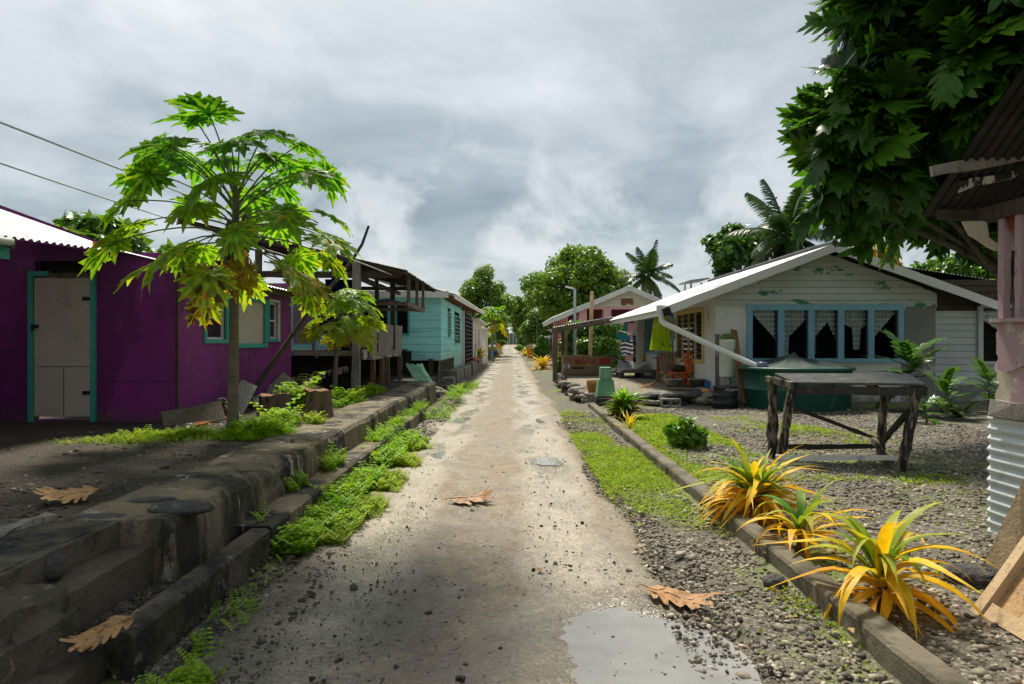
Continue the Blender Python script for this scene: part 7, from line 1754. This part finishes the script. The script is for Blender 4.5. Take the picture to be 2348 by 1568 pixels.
g = MB(); bk = np.array([0, 12, 0]); g.corr(le + [-0.1, 0, 0], le + bk + [-0.1, 0, 0], pk + bk, pk, 40, 0.02, 0, 4, 2); g.corr(pk, pk + bk, re + bk, re, 40, 0.02, 0, 4, 2); g.build('roof', m_whitetin, PK)
g = MB(); g.bar(pk + [0, -0.03, -0.1], le + [0, -0.03, -0.1], 0.05, 0.26); g.bar(pk + [0.03, -0.033, -0.1], re + [0, -0.033, -0.1], 0.05, 0.26); g.build('barge_board', m_white, PK)
g = MB(); g.bar(le + [0, 0, -0.12], le + bk + [0, 0, -0.12], 0.05, 0.2); g.build('gutter', m_white, PK)
g = MB(); x0, x1 = pX(1297), pX(1600)
g.holed((x0, YP + 1.6, 0), (1, 0), x1 - x0, 0.1, 3.02, 0.1, (0, -1), [(pX(1412) - x0, pX(1450) - x0, 1.6, 2.6)]); g.holed((x0, YP, 0), (0, 1), 11, 0.1, 2.86, 0.1, (-1, 0), [(1.0, 2.2, 1.4, 2.5)]); g.box((pX(1334), YP + 0.02, pZ(709)), (pX(1580), YP + 0.1, pZ(703)))
g.build('wall', m_pink, PK)
for u in (1336, 1392, 1474):
    g = MB(); w = 0.2 if u != 1474 else 0.26; g.box((pX(u) - w, YP - 0.04, 0.1), (pX(u) + w, YP + 0.3, pZ(709))); g.build('column', m_pink, PK)
g = MB(); g.box((pX(1345), YP + 1.5, 2.2), (pX(1386), YP + 1.56, pZ(704))); g.build('shutter', m_maroon, PK); g = MB(); g.box((pX(1302), YP + 1.5, 1.9), (pX(1328), YP + 1.56, pZ(716))); g.build('shutter', m_maroon, PK)
g = MB(); g.box((pX(1397), YP + 1.5, 2.6), (pX(1466), YP + 1.55, pZ(704))); g.build('shutter', m_maroon, PK)
g = MB(); g.box((pX(1410), YP + 1.53, 1.58), (pX(1452), YP + 1.57, 1.66)); wo = g.build('window', m_white, PK)
g = MB()
for z in np.linspace(1.7, 2.55, 8): g.bar((pX(1412), YP + 1.6, z), (pX(1450), YP + 1.6, z), 0.16, 0.02, up=(0, -0.8, 0.6))
g.build('louvre_blades', m_teal, wo)
g = MB(); pts = [at(u, v, YP - 0.03) for u, v in ((1423, 684), (1451, 684), (1452, 699), (1445, 699), (1440, 695), (1432, 701), (1424, 700))]; g.prism(pts, (0, 0.02, 0)); g.build('gable_patch', m_brownwood, PK)
g = MB(); g.box((x0 - 0.6, YP - 2.5, 0.1), (x1, YP + 1.5, 0.55)); g.build('porch_floor', m_white, PK)
# sheds with white roofs along the far right roadside
def shed(label, u0, u1, v0, v1, Yy, dep, wall, seed):
    a, b = at(u0, v1, Yy), at(u1, v0, Yy); t = thing('roadside_shed', label, 'shed', ((a[0] + b[0]) / 2, Yy, 0.1), 'small sheds on the far right roadside')
    g = MB(); g.corr(a, a + [0, dep, 0.05], b + [0, dep, 0.05], b, int(dep * 5), 0.02, 0, 4, 2); g.bar(a + [0, -0.02, -0.08], b + [0, -0.02, -0.08], 0.05, 0.16); g.build('roof', m_whitetin, t)
    g = MB(); g.holed((a[0] + 0.35, Yy + 0.3, 0), (1, 0), b[0] - a[0] - 0.35, 0.1, a[2] - 0.05, 0.1, (0, -1), []); g.holed((a[0] + 0.35, Yy + 0.3, 0), (0, 1), dep - 0.3, 0.1, a[2] - 0.05, 0.1, (-1, 0), [(0.6, 1.6, 1.0, 1.8)]); g.build('wall', wall, t)
shed('small shed with white tin roof between the awning and the pink house', 1261, 1340, 738, 757, 40, 4, m_pink, 1)
shed('low grey shed with white roof behind the round bush', 1245, 1320, 764, 774, 60, 5, m_greywood, 2)
shed('tan far shed beside the dark thicket at the road end', 1198, 1222, 765, 770, 105, 5, m_cream, 3)
# light frame seen over the white roof
RK = thing('roof_frame', 'bare white metal frame with flat sheet showing above the white roof', 'frame', at(1586, 660, 31) * [1, 1, 0])
g = MB(); a, b = at(1568, 648, 31), at(1612, 642, 31); g.bar(a, b, 2.0, 0.06, up=(0, 0, 1)); g.build('top_sheet', m_metalgrey, RK)
for u in (1570, 1584, 1608):
    g = MB(); p = at(u, 648, 31); g.bar(p * [1, 1, 0], p, 0.08, up=(0, 1, 0)); g.build('post', m_white, RK)
# ------------------------------------------------------------------ street lamps
def lamp(label, u, vb, vt, Yy, uh, vh):
    b, t_ = at(u, vb, Yy), at(u, vt, Yy); b[2] = max(0.0, b[2]); L = thing('street_lamp', label, 'street lamp', b, 'slim grey street lamps on the right')
    g = MB(); g.tube([b, t_], [0.075, 0.055], 12); g.build('pole', m_metalgrey, L)
    h = at(uh, vh, Yy); g = MB(); g.tube([t_ + [0, 0, -0.05], t_ + (h - t_) * 0.25 + [0, 0, -0.0]], 0.035, 8); g.build('arm', m_metalgrey, L)
    g = MB(); g.bar(t_ + (h - t_) * 0.22, h, 0.22, 0.06, seg=3, w1=0.16); g.build('lamp_head', m_pvc, L, 0.01)
    g = MB(); g.box(b + [-0.11, -0.11, -0.02], b + [0.11, 0.11, 0.05]); g.build('base', m_metalgrey, L)
lamp('nearer tall street lamp with angled head beside the big bush', 1317.5, 872, 662, 29.5, 1296, 657)
lamp('farther street lamp standing small before the dark trees', 1231, 815, 729, 76, 1222, 726)
g = MB(); g.bar(at(1352, 850, 30.2), at(1357, 668, 30.2), 0.15, 0.11, up=(0, 1, 0), seg=6, jit=0.006); o = g.build('timber_post', m_newwood); tag(o, 'tall bare timber post standing behind the big bush', 'post')
# ------------------------------------------------------------------ green service boxes
m_svc = M('service_green', (0.13, 0.30, 0.17, 1), 0.6, 0.15, 3, [((0.20, 0.38, 0.24, 1), 4, 0.58, 0.1, (1, 1, 0.3)), ((0.06, 0.13, 0.08, 1), 7, 0.66, 0.06, (1, 1, 0.3))], 0.08)
m_svcbase = M('service_base', (0.045, 0.045, 0.04, 1), 0.8, 0.3, 3, [((0.15, 0.14, 0.12, 1), 3, 0.6, 0.1, None)], 0.3)
def frust(g, c, w0, w1, z0, z1, d0=None, d1=None):
    d0 = d0 or w0; d1 = d1 or w1; V = []
    for w, d, z in ((w0, d0, z0), (w1, d1, z1)): V += [(c[0] - w / 2, c[1] - d / 2, z), (c[0] + w / 2, c[1] - d / 2, z), (c[0] + w / 2, c[1] + d / 2, z), (c[0] - w / 2, c[1] + d / 2, z)]
    g.add(V, [(3, 2, 1, 0), (4, 5, 6, 7), (0, 1, 5, 4), (1, 2, 6, 5), (2, 3, 7, 6), (3, 0, 4, 7)])
def svc(label, c, s_=1.0):
    t = thing('service_box', label, 'service box', c, 'green roadside service boxes')
    z = c[2]
    g = MB(); frust(g, c, .50 * s_, .50 * s_, z - 0.05, z + .27 * s_); g.build('base', m_svcbase, t, 0.006)
    g = MB(); frust(g, c, .44 * s_, .36 * s_, z + .272 * s_, z + .62 * s_); g.build('skirt', m_svc, t, 0.012)
    g = MB(); frust(g, c, .35 * s_, .35 * s_, z + .622 * s_, z + .665 * s_); g.build('collar', m_svc, t, 0.008)
    g = MB(); frust(g, c, .28 * s_, .255 * s_, z + .667 * s_, z + .955 * s_); g.build('cap', m_svc, t, 0.02)
    return t
c = np.array([2.215, 16.2, 0.0]); svc('nearest green tapered service box on a dark base at the end of the kerb', c)
c2 = at(1245, 824, 62); c2[2] = 0; svc('second green service box before the round bush on the right roadside', c2)
c3 = at(1206, 805, 100); c3[2] = 0.5; svc('farthest tiny green service box near the end of the road', c3)
def bin_(label, u, v, Yy, s_=1.0):
    c = at(u, v, Yy); t = thing('wheelie_bin', label, 'bin', c, 'orange wheeled bins along the road'); m = m_binorange
    g = MB(); frust(g, c, .50 * s_, .62 * s_, c[2] + .06, c[2] + .95 * s_, .55 * s_, .7 * s_); g.build('bin_body', m, t, 0.02)
    g = MB(); frust(g, c + [0, 0.02, 0], .68 * s_, .60 * s_, c[2] + .952 * s_, c[2] + 1.04 * s_, .78 * s_, .7 * s_); g.build('lid', m, t, 0.02)
    for sx in (-1, 1):
        g = MB(); g.tube([c + [sx * .20, .26, .09], c + [sx * .27, .26, .09]], 0.1, 14); g.build('wheel', m_black, t)
m_binorange = M('orange_plastic', (0.75, 0.25, 0.01, 1), 0.4, 0.1, 3, (), 0.03)
bin_('bright orange wheelie bin on the right roadside near the round bush', 1215.5, 823, 62); bin_('far orange wheelie bin on the left side of the road end', 1144, 801, 98)
# ------------------------------------------------------------------ yard clutter
m_card = M('cardboard', (0.31, 0.20, 0.115, 1), 0.8, 0.12, 2, [((0.24, 0.15, 0.085, 1), 3, 0.56, 0.1, None)], 0.05)
m_redink = M('red_print', (0.42, 0.05, 0.04, 1), 0.7, 0.2, 8, (), 0)
BC = at(1346, 860, 26.2); 
CB = thing('cardboard_box', 'long brown cardboard carton with red lettering lying under the awning', 'carton', BC)
z0 = PZ + 0.02; xa, xb = at(1291, 850, 26.2)[0], at(1402, 850, 26.2)[0]
g = MB(); g.box((xa, 26.2, z0), (xb, 27.0, z0 + 0.68)); bo = g.build('box_body', m_card, CB, 0.006)
def text(s_, size, loc, mat, par, rx=R(90), rz=0.0):
    cu = bpy.data.curves.new('lettering', 'FONT'); cu.body = s_; cu.size = size; cu.extrude = 0.001; cu.offset = 0.006 * size / 0.2
    to = bpy.data.objects.new('lettering_curve', cu); COL.objects.link(to); me = bpy.data.meshes.new_from_object(to.evaluated_get(bpy.context.evaluated_depsgraph_get())); bpy.data.objects.remove(to); me.materials.clear(); me.materials.append(mat); o = bpy.data.objects.new('lettering', me); COL.objects.link(o)
    off = np.zeros(3); p = par
    while p is not None: off += np.array(p.location); p = p.parent
    o.location = [float(q) for q in np.asarray(loc) - off]; o.rotation_euler = (rx, 0, rz); o.parent = par; return o
text('LY MAKA', 0.30, (xa + 0.03, 26.195, z0 + 0.40), m_redink, CB)
g = MB(); g.box((xa + 0.02, 26.190, z0 + 0.24), (xa + 0.26, 26.196, z0 + 0.40)); g.build('paper_label', m_white, CB)
g = MB(); g.box((xa + 0.32, 26.190, z0 + 0.22), (xa + 0.78, 26.196, z0 + 0.29)); g.build('black_strip', m_black, CB)
g = MB(); g.box((xa + 0.93, 26.190, z0 + 0.36), (xa + 1.05, 26.196, z0 + 0.41)); g.build('yellow_sticker', M('yellow_sticker', (0.65, 0.60, 0.03, 1), 0.6, 0.05, 3, (), 0), CB)
g = MB(); g.box((xa + 1.38, 26.190, z0 + 0.40), (xa + 1.80, 26.196, z0 + 0.62)); g.build('red_label', m_redink, CB)
board('pale plank resting on top of the cardboard carton', 'plank', np.array([xa - 0.1, 26.3, z0 + 0.72]), np.array([xb - 0.8, 26.6, z0 + 0.72]), 0.22, 0.06, m_newwood, (0, 0, 1), 21)
board('red brown board sloping from the carton over the ramp sheets', 'plank', np.array([xb - 0.2, 26.3, z0 + 0.70]), at(1442, 832, 25.6), 0.20, 0.04, m_brownwood, (0, 0, 1), 22)
def plate(label, cat, poly, th, mat, name='metal_sheet'):
    g = MB(); g.prism(poly, th); o = g.build(name, mat); return tag(o, label, cat)
plate('bent grey metal sheet lying on the wooden pallet by the patio', 'sheet', [at(1413, 846, 24.6), at(1418, 826, 25.4), at(1448, 840, 25.2), at(1450, 851, 24.5)], (0, 0, 0.03), m_metalgrey)
plate('white angled ramp board leaning beside the bent metal sheet', 'board', [at(1450, 849, 24.8), at(1484, 829, 25.2), at(1486, 833, 25.2), at(1452, 853, 24.8)], (0, 0.4, 0.0), m_white, 'ramp_board')
plate('light grey triangular sheet under the hanging yellow towel', 'sheet', [at(1452, 852, 24.9), at(1483, 832, 25.3), at(1490, 848, 24.8)], (0, 0.05, 0.02), m_metalgrey)
PLT = thing('wooden_pallet', 'low dark pallet of stacked boards on the gravel patio', 'pallet', (at(1465, 862, 24)[0], 24.2, PZ))
xa2, xb2 = at(1416, 862, 24)[0], at(1516, 862, 24)[0]
for i, (z, m) in enumerate(((PZ + 0.20, m_greywood), (PZ + 0.25, m_wood))):
    g = MB(); g.box((xa2 + 0.03 * i, 23.7, z), (xb2 - 0.05 * i, 24.9, z + 0.035)); g.build('deck_board', m, PLT)
for k in (0.04, 0.48, 0.92):
    g = MB(); xx = xa2 + (xb2 - xa2) * k; g.box((xx, 23.72, PZ), (xx + 0.12, 24.85, PZ + 0.198)); g.build('bearer', m_darkwood, PLT)
# woven baskets
def basket(label, c, r, h, mat, seed, flare=1.15):
    t = thing('woven_basket', label, 'basket', c); g = MB(); n = 22; tw = 1.6
    for sg in (-1, 1):
        for i in range(n):
            a0 = i / n * 2 * np.pi; q = []
            for s_ in np.linspace(0, 1, 9):
                rr = r * (0.85 + (flare - 0.85) * math.sin(s_ * 1.9)) + sg * 0.004 * (1 if i % 2 else -1) * math.cos(s_ * 20); a = a0 + sg * tw * s_ / 2
                q.append(c + np.array([math.cos(a) * rr, math.sin(a) * rr, s_ * h]))
            g.tube(q, r * 0.055, 5)
    g.build('weave', mat, t)
    g = MB(); q = [c + np.array([math.cos(a) * r * (0.85 + (flare - .85) * math.sin(1.9)), math.sin(a) * r * (0.85 + (flare - .85) * math.sin(1.9)), h]) for a in np.linspace(0, 2 * np.pi, 33)]; g.tube(q, r * 0.06, 6); g.build('rim', mat, t)
    g = MB(); g.lathe([(0, 0.01), (r * 0.83, 0.01), (r * 0.95, h * 0.5), (r * 0.98, h * 0.9)], c, 20); g.build('lining', m_darkwood, t)
m_cane = M('cane', (0.50, 0.24, 0.065, 1), 0.6, 0.25, 8, (), 0.1); m_palecane = M('pale_cane', (0.36, 0.30, 0.10, 1), 0.7, 0.25, 8, (), 0.1)
c = at(1362, 893, 17.2); c[2] = PZ + 0.0; basket('orange brown woven cane basket on the stone edge behind the green service box', c, 0.16, 0.30, m_cane, 1)
c = at(1538, 880, 19.6); c[2] = PZ; basket('yellowish woven basket on the patio beside the orange chair', c, 0.17, 0.34, m_palecane, 2)
c = at(1553, 848, 19.5); o = boulder('netting_heap', 'dark tangled netting heaped on the seat of the orange chair', 'netting', np.array([c[0], 19.5, 0.80]), (0.24, 0.16, 0.10), 23, M('dark_net', (0.06, 0.045, 0.03, 1), 0.9, 0.4, 30, [((0.16, 0.12, 0.08, 1), 25, 0.56, 0.05, None)], 0.6, 60), amp=0.5)
# orange chair
oc = np.array([4.78, 19.45, PZ])
CH = thing('orange_chair', 'small orange painted wooden chair by the side wall of the white house', 'chair', oc)
m_och = M('orange_paint', (0.56, 0.12, 0.02, 1), 0.55, 0.2, 4, [((0.25, 0.07, 0.02, 1), 6, 0.62, 0.08, None)], 0.1)
g = MB(); g.box(oc + [-0.32, -0.25, 0.38], oc + [0.24, 0.25, 0.42]); g.build('seat', m_och, CH, 0.005)
for dx, dy in ((-0.28, -0.21), (0.20, -0.21), (-0.28, 0.21)):
    g = MB(); g.box(oc + [dx - .04, dy - .03, 0], oc + [dx + .04, dy + .03, 0.38]); g.build('leg', m_och, CH)
g = MB(); g.box(oc + [0.16, 0.17, 0], oc + [0.25, 0.23, 0.38]); g.build('leg', m_och, CH)
bkp = [(0.15, 0.42), (0.33, 0.42), (0.37, 0.62), (0.36, 0.86), (0.30, 0.95), (0.22, 0.97), (0.14, 0.90), (0.12, 0.75), (0.17, 0.66), (0.14, 0.58)]
g = MB(); g.prism([oc + [x, -0.24, z] for x, z in bkp], (0, 0.46, 0)); bk_ = g.build('backrest', m_och, CH, 0.006)
g = MB(); 
for x in (0.21, 0.26): g.box(oc + [x, -0.248, 0.80], oc + [x + 0.018, -0.242, 0.90])
g.build('white_mark', m_white, bk_)
g = MB(); g.bar(oc + [-0.28, -0.23, 0.30], oc + [0.2, -0.23, 0.30], 0.02, 0.08); g.build('rail', m_och, CH); g = MB(); g.bar(oc + [-0.28, 0.23, 0.30], oc + [0.2, 0.23, 0.30], 0.02, 0.08); g.build('rail', m_och, CH)
# slatted lounge chair
lc = np.array([4.75, 20.6, PZ]); LC = thing('slatted_chair', 'slatted bamboo chair back rising behind the orange chair', 'chair', lc)
m_bamboo = M('bamboo', (0.34, 0.19, 0.08, 1), 0.6, 0.3, 6, [((0.20, 0.10, 0.04, 1), 5, 0.56, 0.1, (3, 3, 0.5))], 0.15)
g = MB()
for i in range(9):
    x = -0.28 + i * 0.062; g.tube([lc + [x * 0.9, -0.05, 0.38], lc + [x, 0.1, 0.98]], 0.024, 7)
g.bar(lc + [-0.3, 0.11, 0.55], lc + [0.28, 0.11, 0.55], 0.03, 0.05); g.bar(lc + [-0.3, 0.13, 0.88], lc + [0.28, 0.13, 0.88], 0.03, 0.05); g.build('backrest', m_bamboo, LC)
g = MB(); g.box(lc + [-0.3, -0.5, 0.34], lc + [0.3, -0.02, 0.385]); g.build('seat', m_bamboo, LC)
for dx in (-0.27, 0.27):
    for dy in (-0.46, -0.06):
        g = MB(); g.bar(lc + [dx, dy, 0], lc + [dx, dy, 0.34], 0.05); g.build('leg', m_bamboo, LC)
bc = np.array([at(1525, 818, 22)[0], 22.0, PZ]); BN = thing('bench', 'plain brown plank bench beside the blue door', 'bench', bc)
g = MB(); g.bar(bc + [-0.38, 0, 0.76], bc + [0.5, 0, 0.76], 0.28, 0.045); g.build('seat', m_brownwood, BN)
for dx in (-0.22, 0.38):
    g = MB(); g.bar(bc + [dx, 0, 0], bc + [dx, 0, 0.74], 0.10, 0.2, up=(0, 1, 0)); g.build('leg', m_brownwood, BN)
# broom
bs = at(1500, 872, 18.9); bs[2] = PZ + 0.16; be = at(1592, 803, 19.3)
BM = thing('broom', 'straw broom lying on the patio with its handle propped on the orange chair', 'broom', bs)
g = MB(); g.tube([bs, be], 0.015, 8); g.build('handle', m_wood, BM)
rg = np.random.default_rng(8); g = MB(); d0 = nrm(bs - be)
for i in range(70):
    e = bs + d0 * 0.35 + rg.normal(0, 0.09, 3) * [1, 1, 0.5]; e[2] = max(PZ + 0.01, e[2] - 0.1); g.tube([bs + rg.normal(0, 0.012, 3), (bs + e) / 2 + rg.normal(0, 0.01, 3), e], 0.004, 4)
g.build('bristles', M('straw', (0.45, 0.26, 0.10, 1), 0.8, 0.3, 8, (), 0), BM)
# basins
m_alu = M('aluminium', (0.45, 0.45, 0.44, 1), 0.35, 0.12, 4, (), 0.03, metal=0.85)
SHF = board('thin dark plank on stones carrying the two metal basins', 'plank', np.array([4.12, 18.2, PZ + 0.10]), np.array([5.10, 17.95, PZ + 0.10]), 0.32, 0.035, m_darkwood, (0, 0, 1), 31)
for u, lab in ((1544, 'shallow metal basin nearer the broom on the dark plank'), (1598, 'shallow metal basin nearer the house wall on the dark plank')):
    c = at(u, 884, 18.05); c[2] = PZ + 0.12; g = MB(); g.lathe([(0.15, 0), (0.17, 0.01), (0.235, 0.16), (0.255, 0.165), (0.25, 0.175), (0.225, 0.165), (0.16, 0.02), (0.0, 0.018)], c, 30); o = g.build('basin', m_alu); tag(o, lab, 'basin')
g = MB(); c = at(1622, 884, 17.6); g.box(c + [-0.06, -0.04, -0.14], c + [0.05, 0.04, 0.13]); o = g.build('blue_carton', M('blue_card', (0.03, 0.13, 0.42, 1), 0.5, 0.2, 5, [((0.5, 0.5, 0.5, 1), 9, 0.64, 0.03, None)], 0.03), None, 0.004); tag(o, 'small upright blue carton at the corner of the white house', 'carton')
def bottle(label, u, v, Yy, tilt, cap, s_=1.0):
    c = at(u, v, Yy); t = thing('plastic_bottle', label, 'bottle', c, 'white plastic bottles dumped on the stones'); a = R(tilt); M3 = np.array([[math.cos(a), 0, math.sin(a)], [0, 1, 0], [-math.sin(a), 0, math.cos(a)]])
    g = MB(); g.lathe([(0, -0.14), (0.065, -0.138), (0.07, -0.12), (0.07, 0.05), (0.05, 0.10), (0.022, 0.12), (0.022, 0.15), (0, 0.15)], c, 16, M3=M3 * s_, sy=0.75); g.build('bottle_body', m_pvc, t)
    g = MB(); g.lathe([(0.028, 0.135), (0.028, 0.165), (0, 0.167)], c, 12, M3=M3 * s_); g.build('cap', cap, t)
m_bluecap = M('blue_cap', (0.02, 0.06, 0.25, 1), 0.4, 0.1, 4, (), 0); m_redcap = M('red_cap', (0.45, 0.03, 0.03, 1), 0.4, 0.1, 4, (), 0)
bottle('largest round white bottle tipped over on the stones', 1599, 911, 16.6, -25, m_bluecap, 1.3); bottle('slim white bottle leaning between the two others', 1613, 911, 16.6, 30, m_pvc, 0.95); bottle('white bottle with red cap nearest the black drum', 1625, 912, 16.55, 20, m_redcap, 1.1)
g = MB(); c = at(1619, 896, 16.8); g.lathe([(0, -0.05), (0.09, -0.04), (0.12, 0), (0.08, 0.05), (0, 0.055)], c, 18); o = g.build('orange_float', m_binorange); tag(o, 'flat orange float lying above the white bottles', 'float')
# cinder block and slab
c = at(1536, 925, 16.05); c[2] = 0.02; CBK = MB()
w, d, h, th = 0.46, 0.22, 0.20, 0.035
CBK.holed(c + [-w / 2, -d / 2, 0], (1, 0), w, 0.02, 0.02 + h, d, (0, -1), [(0.04, 0.21, 0.055, 0.02 + h - 0.035), (0.25, 0.42, 0.055, 0.02 + h - 0.035)]); o = CBK.build('cinder_block', m_cement); tag(o, 'hollow grey cinder block lying on its side below the stone edging', 'block')
board('flat pale concrete slab resting on the gravel beside the cinder block', 'slab', at(1474, 922, 16.4) * [1, 1, 0] + [0, 0, 0.12], at(1514, 922, 16.2) * [1, 1, 0] + [0, 0, 0.12], 0.3, 0.07, m_palerock, (0, 0, 1), 33, 'concrete_slab')
c = at(1730, 838, 15.0); g = MB(); g.lathe([(0.0, -0.06), (0.11, -0.06), (0.12, 0.02), (0.125, 0.03), (0.125, 0.05), (0, 0.06)], np.array([5.66, 15.45, 1.04]), 20); o = g.build('tub', M('clear_tub', (0.35, 0.37, 0.5, 1), 0.3, 0.1, 4, [((0.03, 0.04, 0.35, 1), 2, 0.55, 0.02, (0.2, 0.2, 6))], 0)); tag(o, 'small plastic tub with blue lid on the rim of the green tank', 'tub')
g = MB(); q = [at(1660, 728, 17.1), at(1660, 716, 17.05), at(1655, 716, 17.02), at(1655, 726, 17.02)]; g.tube(q, 0.02, 8); o = g.build('wall_hook', m_pvc); tag(o, 'white pipe hook on the front wall beside the louvre window', 'hook')
# washing
def cloth(name, label, cat, u, v, Yy, wpx, hpx, mat, seed, amp=0.04, folds=4, flare=0.0, ud=(1, 0.1, 0), vmap=None, group=None, bottom=0.1):
    o_ = at(u, v, Yy); k = Yy / FPX; Pp = drape(o_, ud, wpx * k, hpx * k, 24, 40, amp, folds, seed, bottom, flare)
    g = MB(); va = 0.5
    if vmap: 
        Wt, U_ = np.meshgrid(np.linspace(0, 1, 23), np.linspace(0, 1, 39), indexing='ij'); va = vmap(U_, Wt)
    g.grid(Pp, v=va); o = g.build(name, mat); return tag(o, label, cat, group)
WG = 'washing hung beside the white house'
m_lime = clothmat('lime_cloth', (0.36, 0.50, 0.02, 1), 0.45, layers=[((0.08, 0.17, 0.01, 1), 2.2, 0.60, 0.04, None), ((0.55, 0.62, 0.12, 1), 1.6, 0.58, 0.1, None)])
cloth('hanging_cloth', 'lime green cloth hanging from the eave by the blue door', 'cloth', 1501, 712, 18.2, 28, 92, m_lime, 3, 0.05, 3, 0.30, group=WG)
cloth('hanging_cloth', 'grey white cloth bunched behind the downpipe bend', 'cloth', 1528, 728, 18.6, 22, 52, clothmat('pale_grey_cloth', (0.42, 0.42, 0.40, 1)), 4, 0.05, 3, group=WG)
m_stripe = clothmat('striped_towel', (1, 1, 1, 1), 0.2, stripes=[(0, (0.02, 0.03, 0.10, 1)), (0.5, (0.72, 0.72, 0.70, 1))])
cloth('towel', 'navy and white wavy striped towel on the washing line', 'towel', 1424, 780, 27, 31, 34, m_stripe, 5, 0.05, 2, vmap=lambda U_, W: (((W + 0.06 * np.sin(U_ * 6)) * 3.5) % 1 > 0.5).astype(float), group=WG)
m_rain = clothmat('multi_towel', (1, 1, 1, 1), 0.15, stripes=[(0, (0.05, 0.02, 0.025, 1)), (0.12, (0.10, 0.24, 0.20, 1)), (0.3, (0.06, 0.12, 0.12, 1)), (0.45, (0.30, 0.34, 0.16, 1)), (0.58, (0.12, 0.05, 0.06, 1)), (0.68, (0.40, 0.10, 0.10, 1)), (0.8, (0.14, 0.24, 0.10, 1)), (0.9, (0.03, 0.02, 0.02, 1))])
cloth('towel', 'dark multicoloured towel between the striped and the yellow ones', 'towel', 1451, 770, 26.6, 25, 60, m_rain, 6, 0.05, 3, vmap=lambda U_, W: (W + 0.10 * np.sin(U_ * 3 + 1)) % 1, group=WG)
cloth('towel', 'bright yellow towel with dark motif nearest the white pillar', 'towel', 1476, 758, 26.2, 11, 74, clothmat('yellow_towel', (0.78, 0.42, 0.01, 1), 0.2, layers=[((0.10, 0.12, 0.01, 1), 2.5, 0.63, 0.02, None)]), 7, 0.04, 2, 0.1, group=WG)
for i, (u, v, w, h, c_, lab) in enumerate(((1450, 766, 8, 16, (0.02, 0.14, 0.5, 1), 'small royal blue garment on the washing line'), (1459, 768, 9, 14, (0.03, 0.22, 0.45, 1), 'pale blue patterned garment beside the royal blue one on the line'), (1470, 766, 6, 22, (0.12, 0.04, 0.22, 1), 'dark violet garment next to the yellow towel'), (1436, 770, 8, 12, (0.05, 0.2, 0.4, 1), 'tiny blue cloth above the striped towel'))):
    cloth('garment', lab, 'garment', u, v, 26.9, w, h, clothmat('garment_%d' % i, c_), 10 + i, 0.04, 2, group=WG)
for i, (u, v, w, h, c_, lab) in enumerate(((1402, 732, 13, 34, (0.20, 0.08, 0.36, 1), 'purple garment hung under the pink porch eave'), (1420, 732, 10, 14, (0.50, 0.22, 0.45, 1), 'mauve garment under the pink porch eave'), (1459, 731, 9, 14, (0.02, 0.02, 0.025, 1), 'black garment under the pink porch eave'), (1467, 731, 10, 26, (0.55, 0.38, 0.25, 1), 'flowered peach garment under the pink porch eave'), (1477, 731, 9, 26, (0.60, 0.55, 0.62, 1), 'pale lilac shirt at the right end of the pink porch eave'))):
    cloth('garment', lab, 'garment', u, v, 33, w, h, clothmat('porch_garment_%d' % i, c_), 20 + i, 0.05, 2, group='garments under the pink porch')
RL_ = thing('washing_line', 'white spoked clothes airer holding the towels by the white house', 'clothes airer', (at(1455, 800, 26.9)[0], 26.9, PZ))
cc = at(1456, 765, 26.8)
for i in range(6):
    a = i * math.pi / 3 + 0.25; g = MB(); g.tube([cc + [0, 0, -0.1], cc + [math.cos(a) * 0.75, math.sin(a) * 0.75, 0.12]], 0.018, 6); g.build('spoke', m_pvc, RL_)
g = MB(); g.tube([cc * [1, 1, 0] + [0, 0, PZ], cc + [0, 0, -0.05]], 0.03, 8); g.build('pole', m_metalgrey, RL_)
g = MB()
for r in (0.72, 0.48): g.tube([cc + [math.cos(a) * r, math.sin(a) * r, 0.09] for a in np.linspace(0.25, 0.25 + 2 * np.pi, 7)], 0.008, 5)
g.build('line', m_pvc, RL_)
# left far roadside things
o = boulder('blue_tarpaulin', 'crumpled bright blue tarpaulin bundle on the left roadside', 'tarpaulin', at(1131, 808, 60), (0.36, 0.3, 0.33), 25, M('blue_plastic', (0.005, 0.10, 0.55, 1), 0.4, 0.2, 3, (), 0.1), amp=0.6)
MW = thing('lawn_mower', 'red push mower with black handle beside the iron lattice', 'mower', at(1087, 830, 36.8))
c = at(1087, 832, 36.8); g = MB(); g.lathe([(0.0, 0.30), (0.12, 0.30), (0.16, 0.22), (0.25, 0.18), (0.27, 0.06), (0.0, 0.05)], c, 20, sy=1.3); g.build('deck', m_redcap, MW)
g = MB(); g.tube([c + [0, 0.2, 0.2], c + [0.02, 0.5, 0.75], c + [0.05, 0.6, 1.0], c + [0.15, 0.6, 1.03]], 0.022, 7); g.build('handle', m_black, MW)
for dx, dy in ((-0.24, -0.25), (0.24, -0.25), (-0.24, 0.25), (0.24, 0.25)):
    g = MB(); g.tube([c + [dx - .025, dy, 0.07], c + [dx + .025, dy, 0.07]], 0.075, 14); g.build('wheel', m_black, MW)
